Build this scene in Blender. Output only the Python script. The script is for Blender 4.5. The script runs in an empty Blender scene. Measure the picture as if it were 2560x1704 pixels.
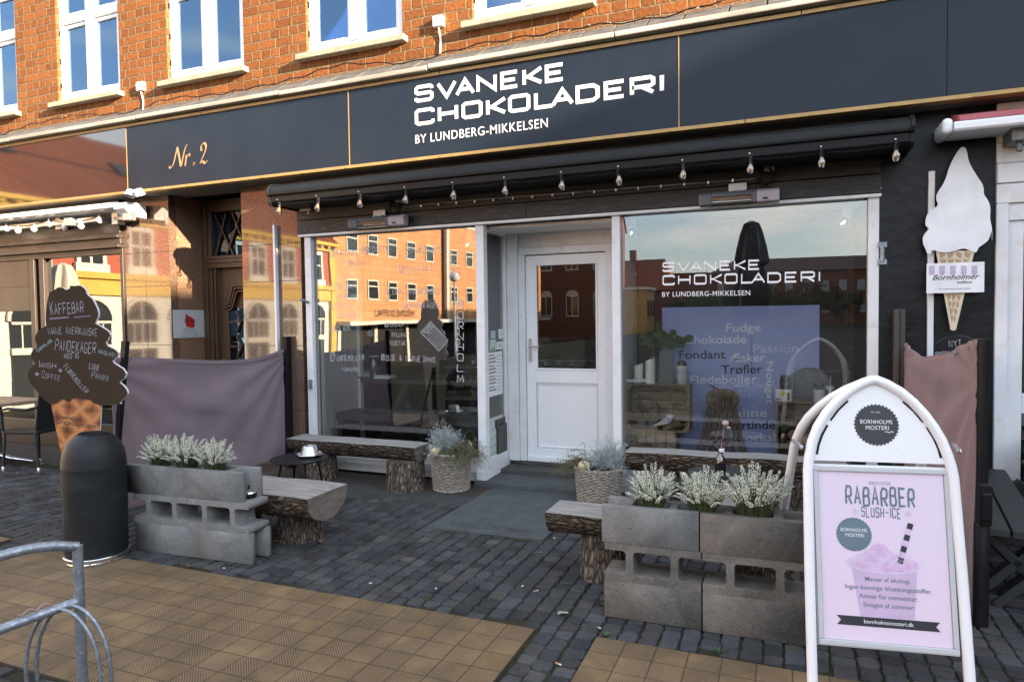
import bpy, bmesh, math, random
from mathutils import Vector, Matrix, Euler, noise as mnoise
rnd = random.Random(7)
sc = bpy.context.scene
COL = sc.collection
R_ = math.radians
# ------------------------------------------------------------------ camera, sky, sun, exposure
CAM = Vector((1.1835, -3.1846, 1.6)); FPX = 1681.74; CX, CY = 1280.0, 852.0
def _rot(a, b, c):
    return Matrix.Rotation(a, 3, 'Z') @ Matrix.Rotation(b, 3, 'X') @ Matrix.Rotation(c, 3, 'Y')
CR = _rot(R_(22.0775), R_(-2.0491), R_(0.7439))     # columns: right, forward, up
cd = bpy.data.cameras.new('camera'); cam = bpy.data.objects.new('camera', cd); COL.objects.link(cam)
m3 = Matrix((CR.col[0], CR.col[2], -CR.col[1])).transposed()
cam.matrix_world = Matrix.Translation(CAM) @ m3.to_4x4()
cd.sensor_width = 36; cd.lens = FPX / 2560 * 36; cd.clip_end = 600; cd.clip_start = .05
sc.camera = cam
SUN = Vector((1, -.28, .262)).normalized()
EL = math.asin(SUN.z); AZ = math.atan2(SUN.x, SUN.y)
w = bpy.data.worlds.new("World"); sc.world = w; w.use_nodes = True
wn, wl = w.node_tree.nodes, w.node_tree.links
sky = wn.new('ShaderNodeTexSky'); sky.sky_type = 'NISHITA'; sky.sun_disc = False
sky.sun_elevation = EL; sky.sun_rotation = AZ; sky.air_density = .8; sky.dust_density = .15; sky.ozone_density = .35
bg = wn['Background']; bg.inputs[1].default_value = .15
tc = wn.new('ShaderNodeTexCoord'); mp = wn.new('ShaderNodeMapping'); mp.inputs['Scale'].default_value = (1.5, 1.5, 7)
nz = wn.new('ShaderNodeTexNoise'); nz.inputs['Scale'].default_value = 2.2; nz.inputs['Detail'].default_value = 7
cr = wn.new('ShaderNodeValToRGB'); cr.color_ramp.elements[0].position = .47; cr.color_ramp.elements[1].position = .68
mx = wn.new('ShaderNodeMix'); mx.data_type = 'RGBA'; mx.inputs['B'].default_value = (3.6, 3.4, 3.15, 1)
wl.new(tc.outputs['Generated'], mp.inputs[0]); wl.new(mp.outputs[0], nz.inputs['Vector']); wl.new(nz.outputs[0], cr.inputs[0])
hs = wn.new('ShaderNodeHueSaturation'); hs.inputs['Saturation'].default_value = .66; wl.new(sky.outputs[0], hs.inputs['Color'])
sx = wn.new('ShaderNodeSeparateXYZ'); wl.new(tc.outputs['Generated'], sx.inputs[0])
er = wn.new('ShaderNodeMapRange'); er.inputs['From Min'].default_value = 0; er.inputs['From Max'].default_value = .45; er.inputs['To Min'].default_value = .42; er.inputs['To Max'].default_value = 1.12; wl.new(sx.outputs[2], er.inputs['Value'])
em = wn.new('ShaderNodeMix'); em.data_type = 'RGBA'; em.blend_type = 'MULTIPLY'; em.inputs['Factor'].default_value = 1; wl.new(hs.outputs[0], em.inputs['A']); wl.new(er.outputs[0], em.inputs['B'])
wl.new(cr.outputs[0], mx.inputs['Factor']); wl.new(em.outputs['Result'], mx.inputs['A']); wl.new(mx.outputs['Result'], bg.inputs[0])
sl = bpy.data.lights.new('sun', 'SUN'); sl.energy = 4.8; sl.angle = R_(.55); sl.color = (1, .80, .56)
so = bpy.data.objects.new('sun', sl); COL.objects.link(so); so.location = (20, -10, 20)
so.rotation_euler = SUN.to_track_quat('Z', 'Y').to_euler()
sc.view_settings.view_transform = 'Standard'; sc.view_settings.look = 'None'
sc.view_settings.exposure = 2.55; sc.view_settings.gamma = 1
sc.cycles.use_denoising = True; sc.cycles.denoising_prefilter = 'ACCURATE'; sc.cycles.denoising_input_passes = 'RGB_ALBEDO_NORMAL'
sc.cycles.max_bounces = 8; sc.cycles.transparent_max_bounces = 12; sc.cycles.sample_clamp_indirect = 6
# ------------------------------------------------------------------ pixel of the photograph -> point of the place
def _ray(x, y): return CR @ Vector(((x - CX) / FPX, 1, -(y - CY) / FPX))
def F(x, y, Y):
    d = _ray(x, y); return CAM + d * ((Y - CAM.y) / d.y)
def G(x, y, z=0):
    d = _ray(x, y); return CAM + d * ((z - CAM.z) / d.z)
def S(x, y, X):
    d = _ray(x, y); return CAM + d * ((X - CAM.x) / d.x)
# ------------------------------------------------------------------ object helpers
def link(o, parent=None):
    COL.objects.link(o)
    if parent: o.parent = parent
    return o
def tag(o, label=None, cat=None, group=None, kind=None):
    if label: o['label'] = label
    if cat: o['category'] = cat
    if group: o['group'] = group
    if kind: o['kind'] = kind
    return o
def thing(name, label, cat, loc=(0, 0, 0), rz=0, group=None, rot=None):
    o = bpy.data.objects.new(name, None); o.empty_display_size = .1; COL.objects.link(o)
    o.location = loc; o.rotation_euler = rot if rot else (0, 0, rz)
    return tag(o, label, cat, group)
def dup(root, loc=None, rz=None, label=None):
    r = root.copy(); COL.objects.link(r)
    if loc is not None: r.location = loc
    if rz is not None: r.rotation_euler[2] = rz
    if label: r['label'] = label
    for ch in list(root.children):
        c = ch.copy(); COL.objects.link(c); c.parent = r
        for g in list(ch.children):
            d = g.copy(); COL.objects.link(d); d.parent = c
    return r
def wpos(o):
    v = Vector((0, 0, 0))
    while o: v += Vector(o.location); o = o.parent
    return v
class MB:
    def __init__(s): s.v = []; s.f = []; s.m = []; s.mi = 0
    def quad(s, a, b, c, d):
        n = len(s.v); s.v += [Vector(a), Vector(b), Vector(c), Vector(d)]; s.f.append((n, n+1, n+2, n+3)); s.m.append(s.mi); return s
    def tri(s, a, b, c):
        n = len(s.v); s.v += [Vector(a), Vector(b), Vector(c)]; s.f.append((n, n+1, n+2)); s.m.append(s.mi); return s
    def box(s, x0, x1, y0, y1, z0, z1, M=None):
        n = len(s.v)
        P = [(x0,y0,z0),(x1,y0,z0),(x1,y1,z0),(x0,y1,z0),(x0,y0,z1),(x1,y0,z1),(x1,y1,z1),(x0,y1,z1)]
        s.v += [(M @ Vector(p)) if M else Vector(p) for p in P]
        for q in ((0,3,2,1),(4,5,6,7),(0,1,5,4),(1,2,6,5),(2,3,7,6),(3,0,4,7)):
            s.f.append(tuple(n+i for i in q)); s.m.append(s.mi)
        return s
    def bar(s, a, b, w, h, up=(0,0,1)):           # square bar from a to b
        a, b = Vector(a), Vector(b); d = (b-a); L = d.length; d.normalize(); up = Vector(up)
        x = d.cross(up)
        if x.length < 1e-4: x = d.cross(Vector((1,0,0)))
        x.normalize(); z = x.cross(d)
        M = Matrix((x, d, z)).transposed().to_4x4(); M.translation = a
        return s.box(-w/2, w/2, 0, L, -h/2, h/2, M)
    def tube(s, pts, r, n=8, cap=True, closed=False):
        pts = [Vector(p) for p in pts]; rs = r if isinstance(r, (list, tuple)) else [r]*len(pts)
        base = len(s.v); N = len(pts); pu = None
        for i, p in enumerate(pts):
            a = pts[(i-1) % N] if (i > 0 or closed) else p; b = pts[(i+1) % N] if (i < N-1 or closed) else p
            t = (b-a); t = t.normalized() if t.length > 1e-9 else Vector((0,0,1))
            if pu is None:
                u = t.cross(Vector((0,0,1)))
                if u.length < .05: u = t.cross(Vector((0,1,0)))
            else: u = pu - t * pu.dot(t)
            u.normalize(); pu = u; v = t.cross(u)
            for k in range(n):
                q = 2*math.pi*k/n; s.v.append(p + (u*math.cos(q) + v*math.sin(q))*rs[i])
        M = N if closed else N-1
        for i in range(M):
            for k in range(n):
                a = base+i*n+k; b = base+i*n+(k+1) % n; j = ((i+1) % N)
                s.f.append((a, b, base+j*n+(k+1) % n, base+j*n+k)); s.m.append(s.mi)
        if cap and not closed:
            s.f.append(tuple(base+k for k in reversed(range(n)))); s.m.append(s.mi)
            s.f.append(tuple(base+(N-1)*n+k for k in range(n))); s.m.append(s.mi)
        return s
    def lathe(s, prof, n=32, c=(0,0,0), M=None, cap0=False, cap1=False):
        base = len(s.v); c = Vector(c)
        for r, z in prof:
            for k in range(n):
                q = 2*math.pi*k/n; p = Vector((r*math.cos(q), r*math.sin(q), z)); s.v.append(c + (M @ p if M else p))
        for i in range(len(prof)-1):
            for k in range(n):
                a = base+i*n; s.f.append((a+k, a+(k+1) % n, a+n+(k+1) % n, a+n+k)); s.m.append(s.mi)
        if cap0: s.f.append(tuple(base+k for k in reversed(range(n)))); s.m.append(s.mi)
        if cap1: s.f.append(tuple(base+(len(prof)-1)*n+k for k in range(n))); s.m.append(s.mi)
        return s
    def ribbon(s, pts, w, y=0, closed=False):     # flat stroke in the XZ plane facing -y
        P = [Vector((p[0], p[1])) for p in pts]; N = len(P); base = len(s.v)
        for i in range(N):
            a = P[i-1] if (i > 0 or closed) else None; b = P[(i+1) % N] if (i < N-1 or closed) else None
            d1 = (P[i]-a).normalized() if a is not None and (P[i]-a).length > 1e-9 else None
            d2 = (b-P[i]).normalized() if b is not None and (b-P[i]).length > 1e-9 else None
            if d1 is None: d1 = d2 or Vector((1,0))
            if d2 is None: d2 = d1
            n1 = Vector((-d1.y, d1.x)); n2 = Vector((-d2.y, d2.x)); n = n1+n2
            if n.length < .15: n = n1.copy()
            n.normalize(); k = min(2.0, 1/max(.3, n.dot(n1)))
            ww = w[i] if isinstance(w, (list, tuple)) else w
            L = P[i]+n*ww/2*k; Q = P[i]-n*ww/2*k
            s.v += [Vector((L.x, y, L.y)), Vector((Q.x, y, Q.y))]
        for i in range(N if closed else N-1):
            a = base+2*i; b = base+2*((i+1) % N)
            s.f.append((a, a+1, b+1, b)); s.m.append(s.mi)
        return s
    def add(s, mesh, M=None, mi=0):
        n = len(s.v); s.v += [(M @ v.co) if M else v.co.copy() for v in mesh.vertices]
        for p in mesh.polygons: s.f.append(tuple(n+i for i in p.vertices)); s.m.append(mi)
        return s
    def xf(s, M, start=0):
        for i in range(start, len(s.v)): s.v[i] = M @ s.v[i]
        return s
    def build(s, name, mats, parent=None, smooth=False, bevel=0, world=False, seg=2, ang=40):
        off = wpos(parent) if (world and parent) else Vector((0,0,0))
        me = bpy.data.meshes.new(name)
        me.from_pydata([tuple(v-off) for v in s.v], [], s.f)
        mats = mats if isinstance(mats, (list, tuple)) else [mats]
        for m in mats: me.materials.append(m)
        if len(mats) > 1: me.polygons.foreach_set('material_index', s.m)
        me.update(); me.validate()
        if smooth:
            me.polygons.foreach_set('use_smooth', [True]*len(me.polygons))
            try: me.set_sharp_from_angle(angle=R_(ang))
            except Exception: pass
        o = bpy.data.objects.new(name, me); link(o, parent)
        if bevel:
            b = o.modifiers.new('bevel', 'BEVEL'); b.width = bevel; b.segments = seg; b.limit_method = 'ANGLE'; b.angle_limit = R_(50); b.harden_normals = False
        return o
def topmesh(o, loc):                              # re-base a top-level mesh whose verts are in world space
    loc = Vector(loc); o.data.transform(Matrix.Translation(-loc)); o.location = loc; return o
def fill2d(loops, thick, bev=0):                  # filled outline with holes, XZ plane, thickness centred on y=0
    cu = bpy.data.curves.new('t', 'CURVE'); cu.dimensions = '2D'; cu.fill_mode = 'BOTH'; cu.extrude = max(0, thick/2-bev); cu.bevel_depth = bev; cu.bevel_resolution = 1
    for L in loops:
        sp = cu.splines.new('POLY'); sp.points.add(len(L)-1); sp.use_cyclic_u = True
        for p, q in zip(sp.points, L): p.co = (q[0], q[1], 0, 1)
    o = bpy.data.objects.new('t', cu); me = bpy.data.meshes.new_from_object(o)
    bpy.data.objects.remove(o); me.transform(Matrix.Rotation(R_(90), 4, 'X')); return me
def slab2d(loops, thick, y=0, bev=0):
    mb = MB(); me = fill2d(loops, thick, bev); mb.add(me, Matrix.Translation((0, y, 0))); bpy.data.meshes.remove(me); return mb
def circ(cx, cz, r, n=40, a0=0, a1=360):
    return [(cx+r*math.cos(R_(a0+(a1-a0)*k/n)), cz+r*math.sin(R_(a0+(a1-a0)*k/n))) for k in range(n)]
def scallop(cx, cz, r, n=36, d=.035):
    return [(cx+r*(1+d*math.cos(n*2*math.pi*k/(n*6)))*math.cos(2*math.pi*k/(n*6)), cz+r*(1+d*math.cos(n*2*math.pi*k/(n*6)))*math.sin(2*math.pi*k/(n*6))) for k in range(n*6)]
def textmesh(body, shear=0, spacing=1.0, bold=0):
    cu = bpy.data.curves.new('t', 'FONT'); cu.body = body; cu.size = 1; cu.resolution_u = 3; cu.shear = shear; cu.space_character = spacing; cu.offset = bold
    o = bpy.data.objects.new('t', cu); me = bpy.data.meshes.new_from_object(o); bpy.data.objects.remove(o)
    return me
def ttext(name, body, mat, parent, x, z, width, y=0, height=None, rot=0, shear=0, bold=0, spacing=1.0, cap=.73, label=None):
    """text lying in the XZ plane facing -y; left end of the baseline at (x,z), fitted to a width"""
    me = textmesh(body, shear, spacing, bold)
    xs = [v.co.x for v in me.vertices]
    if not xs: return None
    x0, x1 = min(xs), max(xs); sx = width/(x1-x0); sy = (height/cap) if height else sx
    M = Matrix.Translation((x, y, z)) @ Matrix.Rotation(-rot, 4, 'Y') @ Matrix.Rotation(R_(90), 4, 'X') @ Matrix.Diagonal((sx, sy, 1, 1)) @ Matrix.Translation((-x0, 0, 0))
    me.transform(M); me.materials.append(mat)
    o = bpy.data.objects.new(name, me); link(o, parent); return o
def ptext(name, body, mat, parent, L, Rr, Y, hpx=None, **k):
    """text on the plane y=Y between two pixels of its baseline"""
    a, b = F(L[0], L[1], Y), F(Rr[0], Rr[1], Y); off = wpos(parent)
    d = b-a; h = None
    if hpx: h = (F(L[0], L[1]-hpx, Y)-a).length
    return ttext(name, body, mat, parent, a.x-off.x, a.z-off.z, math.hypot(d.x, d.z), Y-off.y, height=h, rot=math.atan2(d.z, d.x), **k)
# stroke letters (unit box), used for the wide sign capitals and for hand lettering
_o = [(.5,0),(.88,0),(1,.12),(1,.88),(.88,1),(.12,1),(0,.88),(0,.12),(.12,0)]
ST = {'A':[[(0,0),(.5,1),(1,0)],[(.2,.34),(.8,.34)]],'B':[[(0,0),(0,1),(.8,1),(.95,.88),(.95,.64),(.8,.53),(0,.53)],[(.8,.53),(1,.4),(1,.13),(.85,0),(0,0)]],
'C':[[(1,.76),(1,.9),(.9,1),(.12,1),(0,.88),(0,.12),(.12,0),(.9,0),(1,.1),(1,.24)]],'D':[[(0,.5),(0,1),(.78,1),(1,.8),(1,.2),(.78,0),(0,0),(0,.5)]],
'E':[[(1,1),(0,1),(0,0),(1,0)],[(0,.5),(.86,.5)]],'F':[[(1,1),(0,1),(0,0)],[(0,.5),(.8,.5)]],'G':[[(1,.8),(.88,1),(.12,1),(0,.88),(0,.12),(.12,0),(1,0),(1,.45),(.55,.45)]],
'H':[[(0,0),(0,1)],[(1,0),(1,1)],[(0,.5),(1,.5)]],'I':[[(0,0),(0,1)]],'J':[[(1,1),(1,.12),(.88,0),(.1,0),(0,.2)]],'K':[[(0,0),(0,1)],[(1,1),(.22,.5),(1,0)],[(0,.5),(.22,.5)]],
'L':[[(0,1),(0,0),(1,0)]],'M':[[(0,0),(.1,1),(.5,.2),(.9,1),(1,0)]],'N':[[(0,0),(0,1),(1,0),(1,1)]],'O':[_o+[_o[0]]],'P':[[(0,0),(0,1),(.85,1),(1,.88),(1,.55),(.85,.45),(0,.45)]],
'R':[[(0,0),(0,1),(.86,1),(1,.88),(1,.55),(.86,.44),(0,.44)],[(.45,.44),(1,0)]],'S':[[(1,.78),(1,.9),(.9,1),(.12,1),(0,.88),(0,.62),(.12,.52),(.88,.52),(1,.42),(1,.12),(.88,0),(.1,0),(0,.1),(0,.22)]],
'T':[[(0,1),(1,1)],[(.5,1),(.5,0)]],'U':[[(0,1),(0,.15),(.15,0),(.85,0),(1,.15),(1,1)]],'V':[[(0,1),(.5,0),(1,1)]],'W':[[(0,1),(.25,0),(.5,.7),(.75,0),(1,1)]],'Y':[[(0,1),(.5,.5),(1,1)],[(.5,.5),(.5,0)]],
'X':[[(0,0),(1,1)],[(0,1),(1,0)]],'Z':[[(0,1),(1,1),(0,0),(1,0)]],'&':[[(1,.3),(.5,0),(.1,.2),(.6,.75),(.45,1),(.25,.75),(1,0)]],'-':[[(.1,.5),(.9,.5)]],'.':[[(0,0),(.12,0)]],"'":[[(0,1),(0,.8)]]}
ST['Ø'] = ST['O']+[[(-.05,-.08),(1.05,1.08)]]; ST['Å'] = ST['A']+[[(.4,1.1),(.5,1.2),(.6,1.1),(.5,1.06),(.4,1.1)]]; ST['Æ'] = [[(0,0),(.45,1),(1,1)],[(.5,1),(.5,0),(1,0)],[(.2,.4),(.85,.45)]]
def chaikin(p):
    o = [p[0]]
    for a, b in zip(p, p[1:]): o += [(a[0]*.75+b[0]*.25, a[1]*.75+b[1]*.25), (a[0]*.25+b[0]*.75, a[1]*.25+b[1]*.75)]
    return o+[p[-1]]
def strokes(body, h, w, sw, gap, jit=0, rs=1, first=1.0, widths=None):
    """list of polylines for a line of text; letters w wide, gap between"""
    r = random.Random(rs); out = []; x = 0
    for n, ch in enumerate(body):
        if ch == ' ': x += w*.9+gap; continue
        lw = 0 if ch == 'I' else w*(widths or {}).get(ch, 1.0); k = first if (n == 0 or body[n-1] == ' ') else 1.0
        dz = r.uniform(-jit, jit)*h*.5
        for pl in ST.get(ch, []):
            q = pl
            if jit and ch in 'SCOGDBPRUJØ&': q = chaikin(pl)
            out.append([(x+px*lw+r.uniform(-jit, jit)*w*.5, dz+pz*h*k+r.uniform(-jit, jit)*h*.25) for px, pz in q])
        x += lw+gap-(0 if jit else {'LA':.38,'VA':.3,'AV':.3,'AD':.12,'AN':.12,'KO':.12,'KE':.1,'AE':.1}.get(body[n:n+2], 0)*w)
    return out, x-gap
def letters(name, lines, sw, mat, parent, M=None, y=0, step=.0003):
    mb = MB()
    for i, pl in enumerate(lines):
        cl = len(pl) > 3 and (Vector(pl[0])-Vector(pl[-1])).length < 1e-6
        mb.ribbon(pl[:-1] if cl else pl, sw, y-step*(i % 5), closed=cl)
    if M: mb.xf(M)
    return mb.build(name, mat, parent)
def hand(name, body, mat, parent, L, Rr, Y, hpx, sw=.07, jit=.12, first=1.25, rs=3):
    a, b = F(L[0], L[1], Y), F(Rr[0], Rr[1], Y); off = wpos(parent); h = (F(L[0], L[1]-hpx, Y)-a).length
    ls, W = strokes(body, h, .55*h, 0, .28*h, jit, rs, first)
    d = b-a; k = math.hypot(d.x, d.z)/W
    M = Matrix.Translation((a.x-off.x, Y-off.y, a.z-off.z)) @ Matrix.Rotation(-math.atan2(d.z, d.x), 4, 'Y') @ Matrix.Diagonal((k, 1, 1, 1))
    return letters(name, ls, sw*h, mat, parent, M)
# ------------------------------------------------------------------ materials
def nodes(name):
    m = bpy.data.materials.new(name); m.use_nodes = True; return m, m.node_tree.nodes, m.node_tree.links
def c4(c): return (c[0], c[1], c[2], 1)
def PM(name, c1, c2=None, scale=6, rough=.6, metal=0, bump=0, bscale=40, stretch=(1,1,1), lo=.35, hi=.65, coat=0, spec=.5, c3=None, s3=60, bdist=.01, sheen=0, rv=.1, vor=False, bdetail=6):
    m, n, l = nodes(name); b = n['Principled BSDF']
    b.inputs['Roughness'].default_value = rough; b.inputs['Metallic'].default_value = metal; b.inputs['Coat Weight'].default_value = coat
    b.inputs['Specular IOR Level'].default_value = spec; b.inputs['Sheen Weight'].default_value = sheen
    t = n.new('ShaderNodeTexCoord'); mp = n.new('ShaderNodeMapping'); mp.inputs['Scale'].default_value = stretch; l.new(t.outputs['Object'], mp.inputs[0])
    c2 = c2 or tuple(x*.85 for x in c1)
    nz = n.new('ShaderNodeTexNoise'); nz.inputs['Scale'].default_value = scale; nz.inputs['Detail'].default_value = 8; l.new(mp.outputs[0], nz.inputs['Vector'])
    r = n.new('ShaderNodeValToRGB'); r.color_ramp.elements[0].position = lo; r.color_ramp.elements[1].position = hi
    r.color_ramp.elements[0].color = c4(c1); r.color_ramp.elements[1].color = c4(c2); l.new(nz.outputs[0], r.inputs[0]); out = r.outputs[0]
    if c3:
        n3 = n.new('ShaderNodeTexNoise'); n3.inputs['Scale'].default_value = s3; n3.inputs['Detail'].default_value = 2; l.new(mp.outputs[0], n3.inputs['Vector'])
        r3 = n.new('ShaderNodeValToRGB'); r3.color_ramp.elements[0].position = .56; r3.color_ramp.elements[1].position = .66; l.new(n3.outputs[0], r3.inputs[0])
        mx = n.new('ShaderNodeMix'); mx.data_type = 'RGBA'; l.new(r3.outputs[0], mx.inputs['Factor']); l.new(out, mx.inputs['A']); mx.inputs['B'].default_value = c4(c3); out = mx.outputs['Result']
    l.new(out, b.inputs['Base Color'])
    if rv:
        mr = n.new('ShaderNodeMapRange'); mr.inputs['To Min'].default_value = max(0, rough-rv); mr.inputs['To Max'].default_value = min(1, rough+rv); l.new(nz.outputs[0], mr.inputs['Value']); l.new(mr.outputs[0], b.inputs['Roughness'])
    if bump:
        if vor:
            nb = n.new('ShaderNodeTexVoronoi'); nb.feature = 'DISTANCE_TO_EDGE'; nb.inputs['Scale'].default_value = bscale
            rr = n.new('ShaderNodeValToRGB'); rr.color_ramp.elements[1].position = .25; l.new(nb.outputs['Distance'], rr.inputs[0]); src = rr.outputs[0]
        else:
            nb = n.new('ShaderNodeTexNoise'); nb.inputs['Scale'].default_value = bscale; nb.inputs['Detail'].default_value = bdetail; src = nb.outputs[0]
        l.new(mp.outputs[0], nb.inputs['Vector'])
        bp = n.new('ShaderNodeBump'); bp.inputs['Strength'].default_value = bump; bp.inputs['Distance'].default_value = bdist; l.new(src, bp.inputs['Height']); l.new(bp.outputs[0], b.inputs['Normal'])
    return m
def GL(name, refl=.3, tint=(.9,.95,.93), wave=0, wscale=.8, rough=0.0, gcol=(1,1,1)):
    m, n, l = nodes(name); n.remove(n['Principled BSDF']); out = n['Material Output']
    tr = n.new('ShaderNodeBsdfTransparent'); tr.inputs[0].default_value = c4(tint)
    gl = n.new('ShaderNodeBsdfGlossy'); gl.inputs['Roughness'].default_value = rough; gl.inputs[0].default_value = c4(gcol)
    fr = n.new('ShaderNodeFresnel'); fr.inputs['IOR'].default_value = 1.5
    ma = n.new('ShaderNodeMath'); ma.operation = 'MULTIPLY_ADD'; ma.inputs[1].default_value = 1-refl; ma.inputs[2].default_value = refl; l.new(fr.outputs[0], ma.inputs[0])
    mx = n.new('ShaderNodeMixShader'); l.new(ma.outputs[0], mx.inputs[0]); l.new(tr.outputs[0], mx.inputs[1]); l.new(gl.outputs[0], mx.inputs[2]); l.new(mx.outputs[0], out.inputs[0])
    if wave:
        t = n.new('ShaderNodeTexCoord'); nz = n.new('ShaderNodeTexNoise'); nz.inputs['Scale'].default_value = wscale; nz.inputs['Detail'].default_value = 1; l.new(t.outputs['Object'], nz.inputs['Vector'])
        bp = n.new('ShaderNodeBump'); bp.inputs['Strength'].default_value = 1; bp.inputs['Distance'].default_value = wave; l.new(nz.outputs[0], bp.inputs['Height']); l.new(bp.outputs[0], gl.inputs['Normal'])
    return m
def BR(name, ca, cb, mortar, bw, rh, ms, off=.5, squash=1, sf=2, dist=.006, bump=.5, rough=.85, smooth=.2):
    m, n, l = nodes(name); b = n['Principled BSDF']; b.inputs['Specular IOR Level'].default_value = .2
    t = n.new('ShaderNodeTexCoord'); sp = n.new('ShaderNodeSeparateXYZ'); l.new(t.outputs['Object'], sp.inputs[0])
    ad = n.new('ShaderNodeMath'); ad.operation = 'ADD'; l.new(sp.outputs[0], ad.inputs[0]); l.new(sp.outputs[1], ad.inputs[1])
    cb_ = n.new('ShaderNodeCombineXYZ'); l.new(ad.outputs[0], cb_.inputs[0]); l.new(sp.outputs[2], cb_.inputs[1])
    nz = n.new('ShaderNodeTexNoise'); nz.inputs['Scale'].default_value = 9; nz.inputs['Detail'].default_value = 3; l.new(cb_.outputs[0], nz.inputs['Vector'])
    vm = n.new('ShaderNodeVectorMath'); vm.operation = 'MULTIPLY_ADD'; vm.inputs[1].default_value = (dist*2,)*3; l.new(nz.outputs['Color'], vm.inputs[0]); l.new(cb_.outputs[0], vm.inputs[2])
    br = n.new('ShaderNodeTexBrick'); br.offset = off; br.squash = squash; br.squash_frequency = sf
    for k, v in (('Color1', c4(ca)), ('Color2', c4(cb)), ('Mortar', c4(mortar)), ('Scale', 1), ('Mortar Size', ms), ('Mortar Smooth', smooth), ('Brick Width', bw), ('Row Height', rh), ('Bias', 0)): br.inputs[k].default_value = v
    l.new(vm.outputs[0], br.inputs['Vector'])
    n2 = n.new('ShaderNodeTexNoise'); n2.inputs['Scale'].default_value = 28; n2.inputs['Detail'].default_value = 8; l.new(cb_.outputs[0], n2.inputs['Vector'])
    mr = n.new('ShaderNodeMapRange'); mr.inputs['From Min'].default_value = .3; mr.inputs['From Max'].default_value = .7; mr.inputs['To Min'].default_value = .7; mr.inputs['To Max'].default_value = 1.2; l.new(n2.outputs[0], mr.inputs['Value'])
    mm = n.new('ShaderNodeMix'); mm.data_type = 'RGBA'; mm.blend_type = 'MULTIPLY'; mm.inputs['Factor'].default_value = .7; l.new(br.outputs[0], mm.inputs['A']); l.new(mr.outputs[0], mm.inputs['B'])
    l.new(mm.outputs['Result'], b.inputs['Base Color']); b.inputs['Roughness'].default_value = rough
    mu = n.new('ShaderNodeMath'); mu.operation = 'MULTIPLY_ADD'; mu.inputs[1].default_value = -1.0; l.new(br.outputs['Fac'], mu.inputs[0])
    m2 = n.new('ShaderNodeMath'); m2.operation = 'MULTIPLY'; m2.inputs[1].default_value = .5; l.new(n2.outputs[0], m2.inputs[0]); l.new(m2.outputs[0], mu.inputs[2])
    bp = n.new('ShaderNodeBump'); bp.inputs['Strength'].default_value = bump; bp.inputs['Distance'].default_value = .012; l.new(mu.outputs[0], bp.inputs['Height']); l.new(bp.outputs[0], b.inputs['Normal'])
    return m
m_brick = BR('red_brick', (.245,.088,.024), (.165,.058,.018), (.225,.165,.09), .225, .096, .010, squash=.55, sf=2, dist=.017, bump=1.0, smooth=.6)
m_orange = BR('orange_tile_cladding', (.60,.31,.16), (.53,.255,.12), (.34,.18,.10), 1.0, .55, .03, off=0, dist=.002, bump=.2)
m_white = PM('white_paint', (.74,.75,.76), (.66,.67,.68), scale=3, rough=.35, bump=.08, bscale=25, c3=(.66,.65,.62), s3=9)
m_wclean = PM('white_lacquer', (.80,.81,.82), (.77,.78,.79), scale=2, rough=.28, rv=.05)
m_vinyl = PM('white_vinyl', (.82,.82,.83), (.80,.80,.81), scale=2, rough=.5)
m_black = PM('black_paint', (.008,.008,.010), (.013,.013,.015), scale=5, rough=.35, spec=.3, bump=.1, bscale=18)
m_blackmet = PM('black_metal', (.006,.007,.008), (.009,.010,.011), scale=5, rough=.42, spec=.25)
m_blackboard = PM('black_stained_boards', (.009,.0085,.0085), (.02,.017,.015), scale=4, rough=.5, bump=.35, bscale=12, stretch=(.6,6,12), c3=(.05,.042,.036), s3=9)
m_stucco = PM('black_rough_stucco', (.006,.007,.008), (.010,.011,.013), scale=5, rough=.42, spec=.28, bump=.5, bscale=11, bdist=.012, bdetail=12)
m_navy = PM('navy_sign_panel', (.009,.015,.026), (.012,.019,.031), scale=2, rough=.25, spec=.22, rv=.06, bump=.02, bscale=3)
m_navyg = PM('glossy_navy_sign_panel', (.010,.012,.016), (.012,.014,.018), scale=2, rough=.05, spec=.9, rv=0, bump=.25, bscale=1.7, bdist=.004, coat=1, bdetail=1)
m_gold = PM('gold_trim', (.42,.27,.10), (.36,.235,.09), scale=8, rough=.42, metal=.3)
m_goldtxt = PM('copper_lettering', (.42,.25,.12), rough=.5)
m_sill = PM('sandstone_sill', (.42,.38,.29), (.30,.28,.2), scale=8, rough=.9, bump=.4, bscale=50)
m_ledge = PM('weathered_ledge_paint', (.46,.43,.37), (.28,.26,.22), scale=5, rough=.8, bump=.3, bscale=20, stretch=(.3,1,1))
m_slate = PM('grey_slate', (.06,.06,.058), (.105,.10,.095), scale=7, rough=.8, bump=.3, bscale=30)
m_granite = PM('polished_brown_granite', (.15,.09,.062), (.075,.046,.033), scale=75, rough=.05, spec=.8, coat=1, c3=(.25,.175,.125), s3=60, rv=0, lo=.44, hi=.56)
m_graniterough = PM('granite_jamb', (.24,.14,.085), (.12,.07,.045), scale=75, rough=.3, c3=(.36,.25,.17), s3=60, lo=.44, hi=.56)
m_brown = PM('brown_painted_metal', (.036,.027,.022), (.03,.022,.018), scale=3, rough=.4)
m_oak = PM('dark_oak', (.075,.042,.022), (.045,.025,.013), scale=6, rough=.38, bump=.15, bscale=25, stretch=(8,8,.6))
m_glass = GL('shop_glass', .085, (.95,.97,.96), wave=.0012, wscale=1.1)
m_glassR = GL('shop_glass_pale', .075, (.94,.96,.96), wave=.0008, wscale=.8)
m_glassU = GL('upper_window_glass', .13, (.5,.56,.66), wave=.0015, wscale=1.0, gcol=(.42,.68,1))
m_jar = GL('clear_jar_glass', .10, (.9,.94,.92))
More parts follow.
